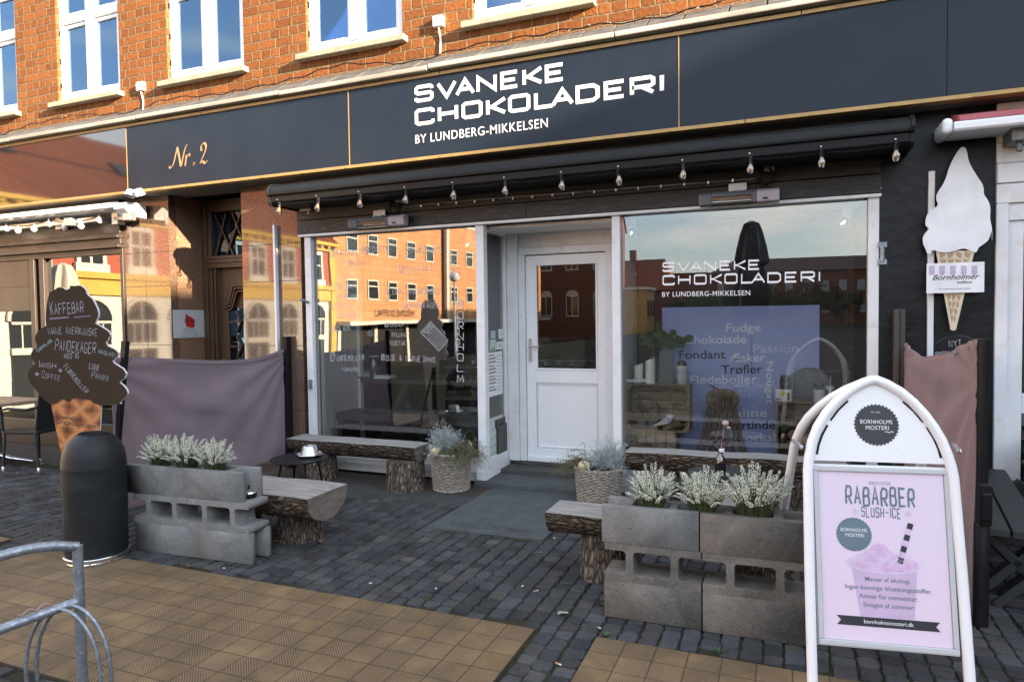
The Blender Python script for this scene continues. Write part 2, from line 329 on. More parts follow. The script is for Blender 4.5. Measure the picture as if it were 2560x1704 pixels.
m_mirror = GL('mirror_glass', .22, (.7,.72,.7), wave=.002, wscale=.7)
m_bulb = GL('bulb_glass', .12, (.97,.95,.9))
m_opal = PM('opal_bulb', (.85,.85,.83), rough=.25)
m_fil = PM('filament', (.8,.45,.12), rough=.4)
m_alu = PM('aluminium', (.62,.63,.64), (.55,.56,.58), scale=6, rough=.3, metal=.85)
m_chrome = PM('chrome', (.75,.75,.76), (.7,.7,.7), scale=6, rough=.12, metal=1, rv=.04)
m_galv = PM('galvanised_steel', (.30,.335,.37), (.20,.235,.27), scale=25, rough=.45, metal=.6, c3=(.38,.42,.46), s3=40, bump=.08, bscale=60)
m_zinc = PM('zinc_sheet', (.34,.36,.36), (.26,.28,.28), scale=12, rough=.4, metal=.6)
m_heater = PM('grey_heater_shell', (.15,.155,.17), (.12,.125,.135), scale=4, rough=.4)
m_heaterp = PM('mauve_heater_panel', (.46,.42,.46), rough=.4)
m_conc = PM('concrete_block', (.20,.202,.195), (.125,.127,.122), scale=3.2, rough=.95, bump=.7, bscale=70, bdist=.006, c3=(.185,.187,.18), s3=95, spec=.15, lo=.3, hi=.7)
m_concw = PM('warm_concrete_block', (.155,.145,.128), (.095,.089,.079), scale=3.5, rough=.95, bump=.8, bscale=65, bdist=.007, c3=(.145,.137,.122), s3=95, spec=.15, lo=.3, hi=.7)
m_cob = PM('granite_setts', (.072,.073,.075), (.045,.046,.048), scale=5, rough=.92, bump=.6, bscale=90, bdist=.005, c3=(.085,.09,.096), s3=150, spec=.08)
def tone(m):
    n, l = m.node_tree.nodes, m.node_tree.links; b = n['Principled BSDF']; src = b.inputs['Base Color'].links[0].from_socket
    at = n.new('ShaderNodeAttribute'); at.attribute_name = 'tone'; x = n.new('ShaderNodeMix'); x.data_type = 'RGBA'; x.blend_type = 'MULTIPLY'; x.inputs['Factor'].default_value = 1; l.new(src, x.inputs['A']); l.new(at.outputs['Color'], x.inputs['B']); l.new(x.outputs['Result'], b.inputs['Base Color'])
tone(m_cob)
def weather(m, sc_, lo, hi, pores=60, pk=.10):
    n, l = m.node_tree.nodes, m.node_tree.links; b = n['Principled BSDF']; src = b.inputs['Base Color'].links[0].from_socket; t = n.new('ShaderNodeTexCoord')
    oi = n.new('ShaderNodeObjectInfo'); va = n.new('ShaderNodeVectorMath'); va.operation = 'ADD'; l.new(t.outputs['Object'], va.inputs[0]); l.new(oi.outputs['Location'], va.inputs[1])
    a = n.new('ShaderNodeTexNoise'); a.inputs['Scale'].default_value = sc_; a.inputs['Detail'].default_value = 10; a.inputs['Roughness'].default_value = .72; a.inputs['Distortion'].default_value = .8; l.new(va.outputs[0], a.inputs['Vector'])
    r = n.new('ShaderNodeMapRange'); r.inputs['From Min'].default_value = .33; r.inputs['From Max'].default_value = .66; r.inputs['To Min'].default_value = lo; r.inputs['To Max'].default_value = hi; l.new(a.outputs[0], r.inputs['Value'])
    v = n.new('ShaderNodeTexVoronoi'); v.inputs['Scale'].default_value = pores; l.new(va.outputs[0], v.inputs['Vector']); q = n.new('ShaderNodeMapRange'); q.inputs['From Min'].default_value = pk; q.inputs['From Max'].default_value = pk*2; q.inputs['To Min'].default_value = .35; l.new(v.outputs['Distance'], q.inputs['Value'])
    mu = n.new('ShaderNodeMath'); mu.operation = 'MULTIPLY'; l.new(r.outputs[0], mu.inputs[0]); l.new(q.outputs[0], mu.inputs[1])
    x = n.new('ShaderNodeMix'); x.data_type = 'RGBA'; x.blend_type = 'MULTIPLY'; x.inputs['Factor'].default_value = 1; l.new(src, x.inputs['A']); l.new(mu.outputs[0], x.inputs['B']); l.new(x.outputs['Result'], b.inputs['Base Color'])
weather(m_conc, 4, .88, 1.5); weather(m_concw, 4, .86, 1.55)
m_joint = PM('sett_joint_dirt', (.034,.032,.026), (.042,.044,.024), scale=3, rough=1, bump=.5, bscale=60, spec=.1)
m_slab = PM('grey_granite_slab', (.078,.085,.088), (.06,.066,.069), scale=6, rough=.8, bump=.2, bscale=200, bdist=.002, c3=(.12,.125,.13), s3=220, spec=.3)
m_kerb = PM('dark_granite_kerb', (.045,.045,.045), (.03,.03,.03), scale=9, rough=.85, bump=.3, bscale=120, bdist=.003, c3=(.07,.07,.07), s3=150)
m_step = PM('weathered_wood_step', (.075,.072,.068), (.045,.042,.04), scale=5, rough=.85, bump=.4, bscale=16, stretch=(.6,9,9))
def bark_mat(name, st, ca, cb_, cc):
    m, n, l = nodes(name); b = n['Principled BSDF']; b.inputs['Roughness'].default_value = .95; b.inputs['Specular IOR Level'].default_value = .1
    t = n.new('ShaderNodeTexCoord'); mp = n.new('ShaderNodeMapping'); mp.inputs['Scale'].default_value = st; l.new(t.outputs['Object'], mp.inputs[0])
    nz = n.new('ShaderNodeTexNoise'); nz.inputs['Scale'].default_value = 9; nz.inputs['Detail'].default_value = 6; l.new(mp.outputs[0], nz.inputs['Vector'])
    va = n.new('ShaderNodeVectorMath'); va.operation = 'MULTIPLY_ADD'; va.inputs[1].default_value = (.09,.09,.09); l.new(nz.outputs['Color'], va.inputs[0]); l.new(mp.outputs[0], va.inputs[2])
    vo = n.new('ShaderNodeTexVoronoi'); vo.feature = 'DISTANCE_TO_EDGE'; vo.inputs['Scale'].default_value = 38; l.new(va.outputs[0], vo.inputs['Vector'])
    r = n.new('ShaderNodeValToRGB'); e = r.color_ramp.elements; e[0].color = c4(ca); e[1].color = c4(cc); e[1].position = .42; x = e.new(.10); x.color = c4(cb_); l.new(vo.outputs['Distance'], r.inputs[0])
    n2 = n.new('ShaderNodeTexNoise'); n2.inputs['Scale'].default_value = 30; n2.inputs['Detail'].default_value = 8; l.new(mp.outputs[0], n2.inputs['Vector'])
    mr = n.new('ShaderNodeMapRange'); mr.inputs['From Min'].default_value = .3; mr.inputs['From Max'].default_value = .7; mr.inputs['To Min'].default_value = .45; mr.inputs['To Max'].default_value = 1.4; l.new(n2.outputs[0], mr.inputs['Value'])
    mm = n.new('ShaderNodeMix'); mm.data_type = 'RGBA'; mm.blend_type = 'MULTIPLY'; mm.inputs['Factor'].default_value = 1; l.new(r.outputs[0], mm.inputs['A']); l.new(mr.outputs[0], mm.inputs['B']); l.new(mm.outputs['Result'], b.inputs['Base Color'])
    ad = n.new('ShaderNodeMath'); ad.operation = 'MULTIPLY_ADD'; ad.inputs[1].default_value = .35; l.new(n2.outputs[0], ad.inputs[0]); l.new(vo.outputs['Distance'], ad.inputs[2])
    bp = n.new('ShaderNodeBump'); bp.inputs['Strength'].default_value = 1; bp.inputs['Distance'].default_value = .035; l.new(ad.outputs[0], bp.inputs['Height']); l.new(bp.outputs[0], b.inputs['Normal'])
    return m
m_bark = bark_mat('tree_bark', (1,1,.34), (.035,.027,.021), (.135,.108,.082), (.27,.237,.195))
m_barkh = bark_mat('log_bark', (.30,1,1), (.03,.022,.017), (.095,.072,.053), (.19,.148,.11))
m_sawn = PM('grey_sawn_wood', (.34,.325,.305), (.20,.192,.18), scale=5, rough=.85, bump=.4, bscale=14, stretch=(.5,7,7), c3=(.35,.335,.315), s3=9, spec=.2)
m_endg = PM('end_grain', (.19,.16,.135), (.12,.10,.085), scale=9, rough=.9, bump=.3, bscale=20, stretch=(1,1,3))
m_crate = PM('crate_wood', (.44,.33,.22), (.28,.20,.13), scale=5, rough=.8, bump=.3, bscale=15, stretch=(1,6,8), c3=(.07,.05,.035), s3=12)
m_wick = PM('grey_wicker', (.42,.37,.30), (.24,.2,.155), scale=30, rough=.7, c3=(.44,.41,.36), s3=40)
m_stake = PM('wicker_stake', (.24,.2,.15), rough=.7)
m_plum = PM('plum_awning_cloth', (.22,.165,.185), (.19,.145,.165), scale=2.5, rough=.9, bump=.12, bscale=350, bdist=.002, sheen=.2)
m_rose = PM('dusty_rose_cloth', (.27,.165,.16), (.22,.135,.135), scale=2.5, rough=.9, bump=.12, bscale=350, bdist=.002, sheen=.2)
m_binp = PM('charcoal_bin_paint', (.010,.012,.014), (.013,.0155,.018), scale=3, rough=.5, spec=.3, bump=.03, bscale=200, c3=(.018,.022,.026), s3=6)
m_choc = PM('chocolate_board', (.050,.033,.022), (.045,.030,.020), scale=3, rough=.7, spec=.12)
m_chalk = PM('chalk_pen', (.50,.51,.54), (.30,.31,.34), scale=60, rough=.9)
m_chalkp = PM('purple_chalk', (.30,.20,.32), rough=.9)
m_chalkb = PM('blue_chalk', (.22,.42,.46), (.35,.5,.52), scale=50, rough=.9)
m_penw = PM('white_window_pen', (.70,.72,.76), (.5,.52,.55), scale=30, rough=.9)
m_foamw = PM('white_foam_edge', (.8,.8,.84), rough=.7)
m_dark = PM('dark_void', (.012,.011,.010), rough=.9)
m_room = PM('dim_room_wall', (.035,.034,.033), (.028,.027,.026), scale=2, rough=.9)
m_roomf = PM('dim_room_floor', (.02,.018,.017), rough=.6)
m_dwood = PM('black_brown_table_wood', (.06,.055,.052), (.042,.038,.036), scale=5, rough=.5, bump=.2, bscale=14, stretch=(.6,8,8))
m_panelw = PM('pale_panelling', (.82,.83,.82), (.78,.79,.78), scale=3, rough=.5)
m_green = PM('dark_leaf', (.03,.065,.02), (.055,.10,.03), scale=20, rough=.4)
m_greenm = PM('moss', (.06,.085,.02), (.09,.11,.03), scale=30, rough=1)
m_hgreen = PM('heather_green', (.045,.07,.02), (.08,.10,.035), scale=30, rough=.8)
m_hflow = PM('heather_flower', (.80,.80,.70), (.66,.68,.55), scale=40, rough=.8)
m_silver = PM('silver_foliage', (.42,.46,.45), (.3,.34,.33), scale=30, rough=.9)
m_wire = PM('creeper_leaf', (.085,.10,.03), (.055,.065,.02), scale=40, rough=.6)
m_soil = PM('soil', (.03,.022,.016), rough=1)
m_gourd = PM('pale_gourd', (.55,.5,.32), (.45,.38,.2), scale=10, rough=.5)
m_purple = PM('violet_print', (.40,.44,.74), (.37,.41,.71), scale=1.2, rough=.8)
m_mesh = PM('dark_banner', (.014,.012,.013), rough=.85)
m_txtw = PM('pale_print', (.86,.88,.92), rough=.8)
m_txtd = PM('dark_print', (.04,.045,.07), rough=.8)
m_txtv = PM('faint_violet_print', (.66,.67,.88), rough=.8)
m_cream = PM('cream_wax', (.86,.83,.70), rough=.4)
m_paper = PM('white_paper', (.75,.76,.76), (.7,.71,.71), scale=3, rough=.7)
m_mint = PM('mint_paper', (.50,.60,.55), rough=.7)
m_ink = PM('grey_ink', (.10,.11,.12), rough=.8)
m_inkl = PM('pale_ink', (.25,.28,.27), rough=.8)
m_red = PM('signal_red', (.45,.02,.02), rough=.5)
m_slateb = PM('slate_board', (.10,.10,.105), (.13,.13,.135), scale=4, rough=.6)
m_terr = PM('white_clay_pot', (.62,.63,.62), (.5,.5,.49), scale=9, rough=.8)
m_twig = PM('twig', (.28,.20,.13), (.17,.12,.075), scale=20, rough=.8)
m_kraft = PM('kraft_paper', (.30,.21,.12), rough=.8)
m_redawn = PM('faded_red_awning', (.36,.10,.11), (.30,.085,.09), scale=4, rough=.8)
m_pink = PM('pink_poster', (.74,.60,.71), (.70,.62,.75), scale=1.5, rough=.25, rv=.05)
m_pinkd = PM('slush_pink', (.58,.38,.58), (.66,.52,.70), scale=25, rough=.3)
m_teal = PM('grey_teal_ink', (.13,.19,.24), rough=.4)
m_charc = PM('charcoal_ink', (.03,.035,.04), rough=.4)
m_cornw = PM('cornet_white', (.82,.83,.85), rough=.35)
m_cornb = PM('wafer_tan', (.42,.28,.17), rough=.5)
m_cornl = PM('wafer_cream', (.66,.58,.42), rough=.5)
m_lilac = PM('lilac_print', (.50,.42,.58), rough=.5)
m_tablew = PM('cafe_table_top', (.28,.22,.16), rough=.35)
m_rubber = PM('wicker_black_plastic', (.013,.016,.02), rough=.45, bump=.4, bscale=120, bdist=.003)
m_roof = PM('red_roof_tiles', (.24,.075,.035), (.16,.05,.025), scale=3, rough=.8)
m_yellow = PM('yellow_render', (.56,.36,.07), (.5,.31,.06), scale=2, rough=.8)
m_redw = PM('red_render', (.36,.085,.045), rough=.8)
m_brickd = PM('dull_brick', (.16,.07,.045), (.12,.05,.035), scale=4, rough=.9)
m_stonew = PM('white_stucco', (.60,.58,.52), rough=.8)
m_plate = PM('grey_office_plate', (.50,.52,.53), (.46,.48,.49), scale=2, rough=.35)
m_para = PM('parasol_cream', (.6,.56,.48), rough=.8)
m_leaf2 = PM('autumn_foliage', (.09,.07,.02), (.05,.06,.02), scale=6, rough=.8)
m_orangep = PM('dry_leaf', (.32,.16,.05), (.22,.12,.05), scale=20, rough=.8)
m_cork = PM('cigarette_filter', (.5,.28,.12), rough=.8)
# ------------------------------------------------------------------ ground
TS = .15047
def tile_mat():
    m, n, l = nodes('ochre_ribbed_tiles'); b = n['Principled BSDF']; b.inputs['Roughness'].default_value = .7; b.inputs['Specular IOR Level'].default_value = .3
    def math_(op, a, bb=None, c=None):
        q = n.new('ShaderNodeMath'); q.operation = op
        for i, v in enumerate((a, bb, c)):
            if v is None: continue
            if isinstance(v, (int, float)): q.inputs[i].default_value = v
            else: l.new(v, q.inputs[i])
        return q.outputs[0]
    t = n.new('ShaderNodeTexCoord'); sp = n.new('ShaderNodeSeparateXYZ'); l.new(t.outputs['Object'], sp.inputs[0])
    u = math_('DIVIDE', sp.outputs[0], TS); v = math_('DIVIDE', sp.outputs[1], TS)
    fu = math_('FRACT', math_('ADD', u, 200)); fv = math_('FRACT', math_('ADD', v, 200)); cu = math_('FLOOR', u); cv = math_('FLOOR', v)
    par = math_('FLOORED_MODULO', math_('ADD', math_('ADD', cu, cv), 400), 2)
    ca = math_('ADD', fu, fv); cb = math_('SUBTRACT', fu, fv)
    g = math_('ADD', math_('MULTIPLY', ca, math_('SUBTRACT', 1, par)), math_('MULTIPLY', cb, par))
    s = math_('SINE', math_('MULTIPLY', g, 2*math.pi*9.5))
    gr = n.new('ShaderNodeMapRange'); gr.inputs['From Min'].default_value = -.05; gr.inputs['From Max'].default_value = .5; l.new(s, gr.inputs['Value'])
    nz = n.new('ShaderNodeTexNoise'); nz.inputs['Scale'].default_value = 5; nz.inputs['Detail'].default_value = 5; l.new(t.outputs['Object'], nz.inputs['Vector'])
    wear = n.new('ShaderNodeMapRange'); wear.inputs['From Min'].default_value = .36; wear.inputs['From Max'].default_value = .52; wear.inputs['To Min'].default_value = .3; l.new(nz.outputs[0], wear.inputs['Value'])
    gm = math_('MULTIPLY', gr.outputs[0], wear.outputs[0])
    ed = math_('MINIMUM', math_('MINIMUM', fu, math_('SUBTRACT', 1, fu)), math_('MINIMUM', fv, math_('SUBTRACT', 1, fv)))
    jn = n.new('ShaderNodeMapRange'); jn.inputs['From Min'].default_value = .012; jn.inputs['From Max'].default_value = .026; jn.inputs['To Min'].default_value = 1; jn.inputs['To Max'].default_value = 0; l.new(ed, jn.inputs['Value'])
    wn_ = n.new('ShaderNodeTexWhiteNoise'); cmb = n.new('ShaderNodeCombineXYZ'); l.new(cu, cmb.inputs[0]); l.new(cv, cmb.inputs[1]); l.new(cmb.outputs[0], wn_.inputs['Vector'])
    r = n.new('ShaderNodeValToRGB'); e = r.color_ramp.elements; e[0].color = (.225,.150,.073,1); e[1].color = (.27,.183,.093,1); l.new(wn_.outputs['Value'], r.inputs[0])
    n2 = n.new('ShaderNodeTexNoise'); n2.inputs['Scale'].default_value = 60; n2.inputs['Detail'].default_value = 6; l.new(t.outputs['Object'], n2.inputs['Vector'])
    m1 = n.new('ShaderNodeMix'); m1.data_type = 'RGBA'; m1.blend_type = 'MULTIPLY'; m1.inputs['Factor'].default_value = .45; l.new(r.outputs[0], m1.inputs['A'])
    mr = n.new('ShaderNodeMapRange'); mr.inputs['To Min'].default_value = .45; mr.inputs['To Max'].default_value = 1.3; l.new(n2.outputs[0], mr.inputs['Value']); l.new(mr.outputs[0], m1.inputs['B'])
    m2 = n.new('ShaderNodeMix'); m2.data_type = 'RGBA'; l.new(math_('MULTIPLY', gm, .8), m2.inputs['Factor']); l.new(m1.outputs['Result'], m2.inputs['A']); m2.inputs['B'].default_value = (.05,.045,.045,1)
    m3_ = n.new('ShaderNodeMix'); m3_.data_type = 'RGBA'; l.new(jn.outputs[0], m3_.inputs['Factor']); l.new(m2.outputs['Result'], m3_.inputs['A']); m3_.inputs['B'].default_value = (.075,.062,.04,1)
    n5 = n.new('ShaderNodeTexNoise'); n5.inputs['Scale'].default_value = 1.6; n5.inputs['Detail'].default_value = 9; n5.inputs['Roughness'].default_value = .7; l.new(t.outputs['Object'], n5.inputs['Vector'])
    r5 = n.new('ShaderNodeMapRange'); r5.inputs['From Min'].default_value = .35; r5.inputs['From Max'].default_value = .68; r5.inputs['To Min'].default_value = .72; r5.inputs['To Max'].default_value = 1.15; l.new(n5.outputs[0], r5.inputs['Value'])
    m5 = n.new('ShaderNodeMix'); m5.data_type = 'RGBA'; m5.blend_type = 'MULTIPLY'; m5.inputs['Factor'].default_value = 1; l.new(m3_.outputs['Result'], m5.inputs['A']); l.new(r5.outputs[0], m5.inputs['B'])
    v5 = n.new('ShaderNodeTexVoronoi'); v5.inputs['Scale'].default_value = 2.3; l.new(t.outputs['Object'], v5.inputs['Vector'])
    q5 = n.new('ShaderNodeMapRange'); q5.inputs['From Min'].default_value = .028; q5.inputs['From Max'].default_value = .04; q5.inputs['To Min'].default_value = .75; q5.inputs['To Max'].default_value = 0; l.new(v5.outputs['Distance'], q5.inputs['Value'])
    m6 = n.new('ShaderNodeMix'); m6.data_type = 'RGBA'; l.new(q5.outputs[0], m6.inputs['Factor']); l.new(m5.outputs['Result'], m6.inputs['A']); m6.inputs['B'].default_value = (.15,.145,.14,1)
    l.new(m6.outputs['Result'], b.inputs['Base Color'])
    h = math_('SUBTRACT', math_('SUBTRACT', 1, math_('MULTIPLY', gm, .5)), jn.outputs[0]); h = math_('ADD', h, math_('MULTIPLY', n2.outputs[0], .15))
    bp = n.new('ShaderNodeBump'); bp.inputs['Strength'].default_value = .8; bp.inputs['Distance'].default_value = .004; l.new(h, bp.inputs['Height']); l.new(bp.outputs[0], b.inputs['Normal'])
    return m
m_tile = tile_mat()
g = MB().quad((-110,-130,-.03),(90,-130,-.03),(90,60,-.03),(-110,60,-.03)).build('ground', m_joint); tag(g, kind='structure')
def patch(x0, x1, y0, y1, ox, oy):
    mb = MB(); mb.box(x0-ox, x1-ox, y0-oy, y1-oy, -.025, .002)
    o = mb.build('tile_paving', m_tile); o.location = (ox, oy, 0); tag(o, kind='structure')
patch(-3.835, 0, -8*TS, 0, 0, 0); patch(.315, 3.95, -12*TS, .03, .315, .03); patch(-10.4, -4.14, -8*TS, 0, -4.14, 0)
patch(-3.835, 0, -16*TS, -8*TS-.31, 0, -8*TS-.31)
SL = [(-1.368,1.285),(-.42,1.312),(-.42,2.56),(-1.352,2.53)]      # stone slab before the step
def in_tiles(x, y):
    if y < .02 and y > -8*TS-.04 and (-3.87 < x < .03 or x < -4.1): return True
    if y < .05 and x > .285: return True
    if y < -8*TS-.27 and -3.87 < x < .03: return True
    if -1.385 < x < -.405 and 1.28 < y < 2.6: return True
    if y > 1.93+(.05)*(x+1.7) and x < -1.3: return True
    if y > 2.56 and -1.4 < x < -.1: return True
    return False
mb = MB(); TN = []
x = -9.6
while x < 3.9:
    wcol = rnd.uniform(.092, .112); y = -2.3+rnd.uniform(0, .1); wob = rnd.uniform(-.006, .006)
    while y < 2.66:
        L = rnd.uniform(.08, .122); cx, cy = x+wcol/2, y+L/2
        if not in_tiles(cx, cy) and not (cx > -.1 and cy > 2.6):
            hx, hy = wcol/2-rnd.uniform(.0008, .0035), L/2-rnd.uniform(.0008, .004); dz = rnd.uniform(-.004, .002); tx, ty = rnd.uniform(-.035, .035), rnd.uniform(-.035, .035); k_ = rnd.choice((.72,.85,.95,1.0,1.0,1.1,1.25)); wm = rnd.uniform(-.05,.07); TN += [(k_*(1+wm), k_, k_*(1-wm), 1)]*48
            rz = rnd.uniform(-.07, .07); c_, s_ = math.cos(rz), math.sin(rz); n0 = len(mb.v); jit = [rnd.uniform(.88, 1.05) for _ in range(12)]
            for ring, (k, z) in enumerate(((1.0, -.030), (1.0, -.009), (.965, -.003), (.89, .0))):
                for q in range(12):
                    a = 2*math.pi*(q+.5)/12; ca, sa = math.cos(a), math.sin(a); e = (abs(ca)**8+abs(sa)**8)**(-1/8)
                    px, py = ca*e*hx*k*jit[q], sa*e*hy*k*jit[q]
                    mb.v.append(Vector((cx+px*c_-py*s_+wob*math.sin(y*3), cy+px*s_+py*c_, z+dz+tx*px+ty*py)))
            for ring in range(3):
                for q in range(12):
                    a = n0+ring*12+q; b_ = n0+ring*12+(q+1) % 12; mb.f.append((a, b_, b_+12, a+12)); mb.m.append(0)
            mb.f.append(tuple(n0+36+q for q in range(12))); mb.m.append(0)
        y += L
    x += wcol
o = mb.build('cobblestone_paving', m_cob, smooth=True, ang=22); tag(o, kind='structure')
ca = o.data.color_attributes.new('tone', 'FLOAT_COLOR', 'POINT'); ca.data.foreach_set('color', [c for t in TN for c in t])
tag(MB().quad((-10.5,-2.4,-.0125),(4.5,-2.4,-.0125),(4.5,2.66,-.0125),(-10.5,2.66,-.0125)).build('joint_sand', m_joint), kind='structure')
# moss and crumbs in the joints
mb = MB()
for _ in range(150):
    X, Y = rnd.uniform(-4, 2.6), rnd.uniform(-.9, 1.9)
    if in_tiles(X, Y): continue
    for k in range(rnd.randint(8, 26)):
        a = Vector((X+rnd.gauss(0, .012), Y+rnd.gauss(0, .022), -.008)); d = Vector((rnd.uniform(-.012, .012), rnd.uniform(-.012, .012), rnd.uniform(.006, .018)))
        s = Vector((rnd.uniform(-.004, .004), rnd.uniform(-.004, .004), 0)); mb.tri(a-s, a+s, a+d)
tag(mb.build('moss_tufts', m_greenm), 'low green moss growing in the joints of the setts', 'moss', kind='stuff')
# stone slab with carved word, kerb strip, ribbed drain strip, step
mb = MB(); n0 = len(mb.v)
lo = [Vector((a, b, -.03)) for a, b in SL]; hi = [Vector((a, b, .004)) for a, b in SL]
mb.v += lo+hi; mb.f += [(4,5,6,7),(0,1,5,4),(1,2,6,5),(2,3,7,6),(3,0,4,7)]; mb.m += [0]*5
slab = mb.build('stone_slab', m_slab, bevel=.003); tag(slab, kind='structure')
a = G(1160, 1303); b = G(1328, 1308)
ls, W = strokes('NICOLINE', .075, .05, 0, .024, .0, 1)
M = Matrix.Translation((-1.155, 1.475, .0052)) @ Matrix.Rotation(R_(2), 4, 'Z') @ Matrix.Rotation(R_(-90), 4, 'X') @ Matrix.Diagonal((.56/W, 1, 1, 1))
mm = MB()
for p in ls: mm.ribbon(p, .008, 0)
for k in range(9):
    q = [(-.13+.016*k+.012*math.sin(k), .03+.02*math.sin(k*1.7)+.02*j*math.cos(k)) for j in range(4)]
    mm.ribbon([(a_, b_*.9+.01*math.sin(i*2)) for i, (a_, b_) in enumerate(q)], .005, -.0003)
mm.xf(Matrix.Translation((-1.155, 1.475, .0052)) @ Matrix.Rotation(R_(2), 4, 'Z') @ Matrix.Rotation(R_(90), 4, 'X') @ Matrix.Translation((0,0,0)) if False else Matrix.Translation((-1.12, 1.46, .0055)) @ Matrix.Rotation(R_(2), 4, 'Z') @ Matrix.Rotation(R_(-90), 4, 'X') @ Matrix.Diagonal((.56/W, 1, -1, 1)))
o = mm.build('carved_lettering', PM('carved_groove', (.028,.03,.032), rough=.9), slab)
mb = MB().box(-9.6, -1.36, 2.2, 2.66, -.03, -.002); tag(mb.build('drain_strip', PM('rusty_ribbed_strip', (.05,.035,.028), (.035,.027,.022), scale=8, rough=.8, bump=.9, bscale=70, stretch=(.2,2.5,1), bdist=.006)), kind='structure')
mb = MB()
x = -9.6
while x < -1.37:
    e = min(x+1.1, -1.362); mb.box(x, e-.004, 1.90+.045*(max(x, -3)+1.7)*.3, 2.197, -.03, .001); x += 1.1
tag(mb.build('kerb_strip', m_kerb, bevel=.004), kind='structure')
mb = MB().box(-1.56, -.12, 2.565, 2.96, -.03, .042); st = mb.build('entrance_step', m_slab, bevel=.006); tag(st, kind='structure')
# ------------------------------------------------------------------ the building
Y0 = 2.65
bld = thing('shop_building', 'red brick building with white upper windows above a black and granite shopfront', 'building', (-2.5, Y0, 0))
def B(name, mb, mats, parent=None, **k): return mb.build(name, mats, parent or bld, world=True, **k)
# brick wall with window openings
WX = [(-9.17,-8.06),(-7.28,-6.18),(-5.405,-4.275),(-3.44,-2.285),(-1.53,-.40),(.36,1.49),(2.25,3.38),(4.15,5.28)]
ZW0, ZW1 = 4.36, 5.95
mb = MB(); xs = [-14]+[v for a in WX for v in a]+[8]
for i in range(0, len(xs), 2): mb.box(xs[i], xs[i+1], 2.62, 2.95, ZW0, ZW1)
mb.box(-14, 8, 2.62, 2.95, 3.2, ZW0); mb.box(-14, 8, 2.62, 2.95, ZW1, 8.5)
B('brick_wall', mb, m_brick)
mb = MB().box(-14, 8, 2.5, 9, 8.5, 8.7); mb.quad((-14,2.3,8.7),(8,2.3,8.7),(8,6,11.5),(-14,6,11.5)); mb.quad((-14,9.3,8.7),(8,9.3,8.7),(8,6,11.5),(-14,6,11.5)); B('roof', mb, m_roof)
mb = MB().box(-14, 8, 8.9, 9, 0, 8.5).box(-14, -13.9, 2.95, 8.9, 0, 8.5).box(7.9, 8, 2.95, 8.9, 0, 8.5).box(-14, 8, 2.95, 8.9, 3.3, 3.4).box(-13.9, 7.9, 5.0, 5.05, 3.4, 8.5); B('inner_wall', mb, m_room)
for wi, (a, b) in enumerate(WX):
    fr = MB(); y0, y1 = 2.665, 2.74; mid = (a+b)/2
    fr.box(a, a+.06, y0, y1, ZW0, ZW1).box(b-.06, b, y0, y1, ZW0, ZW1).box(a+.06, b-.06, y0, y1, ZW0, ZW0+.07).box(a+.06, b-.06, y0, y1, ZW1-.06, ZW1)
    zt = 5.32
    fr.box(mid-.055, mid+.055, y0-.012, y1, ZW0+.07, ZW1-.06).box(a+.06, mid-.055, y0-.006, y1, zt, zt+.08).box(mid+.055, b-.06, y0-.006, y1, zt, zt+.08)
    for (p, q) in ((a+.06, mid-.055), (mid+.055, b-.06)):
        for (u, v) in ((ZW0+.07, zt), (zt+.08, ZW1-.06)):
            fr.box(p, p+.045, y0+.015, y1-.01, u, v).box(q-.045, q, y0+.015, y1-.01, u, v).box(p+.045, q-.045, y0+.015, y1-.01, u, u+.055).box(p+.045, q-.045, y0+.015, y1-.01, v-.045, v)
    f = B('upper_window', fr, m_wclean, bevel=.004)
    pn = MB(); pn.box(a+.07, b-.07, 2.705, 2.711, ZW0+.08, ZW1-.07); pn.build('pane', m_glassU, f, world=False).location = (0,0,0)
    f.children[0].data.transform(Matrix.Translation(-wpos(bld)))
    if wi < 5:
        for ch in [MB().box(a-.085, b+.06, 2.535, 2.665, 4.285, 4.345)]:
            o = ch.build('sill', m_sill, f, bevel=.008); o.data.transform(Matrix.Translation(-wpos(bld)))
        for z in (4.55, 4.85, 5.2):
            o = MB().box(a-.004, a+.014, 2.652, 2.672, z, z+.06).build('hinge', m_blackmet, f); o.data.transform(Matrix.Translation(-wpos(bld)))
        if wi in (0,1,2,3):
            cu = MB()
            for k in range(14):
                xx = a+.12+k*.03
                cu.quad((xx, 2.86+.015*(k % 2), 4.45),(xx+.03, 2.86+.015*((k+1) % 2), 4.45),(xx+.03, 2.86+.015*((k+1) % 2), 5.9),(xx, 2.86+.015*(k % 2), 5.9))
            o = cu.build('curtain', PM('blue_grey_curtain', (.22,.28,.36), rough=.9), f); o.data.transform(Matrix.Translation(-wpos(bld)))
# ledge above the sign: sloping slates and painted lip
mb = MB()
x = -14
while x < 8:
    e = x+rnd.uniform(.28, .36); dz = rnd.uniform(-.004, .004)
    mb.v += [Vector(p) for p in ((x,2.36,3.925+dz),(e-.012,2.36,3.925-dz),(e-.012,2.619,4.095+dz),(x,2.619,4.095-dz),(x,2.36,3.90),(e-.012,2.36,3.90),(e-.012,2.619,4.06),(x,2.619,4.06))]
    n = len(mb.v)-8
    for q in ((0,1,2,3),(7,6,5,4),(0,4,5,1),(1,5,6,2),(2,6,7,3),(3,7,4,0)): mb.f.append(tuple(n+i for i in q)); mb.m.append(0)
    x = e
led = B('ledge', mb, m_slate, bevel=.004)
mb = MB()
x = -14
while x < 8:
    e = x+rnd.uniform(1.7, 2.4); d = rnd.uniform(-.006, .006)
    mb.box(x, e-.006, 2.325, 2.375, 3.872+d, 3.918+d); mb.box(x, e-.006, 2.376, 2.62, 3.872+d, 3.895+d); x = e
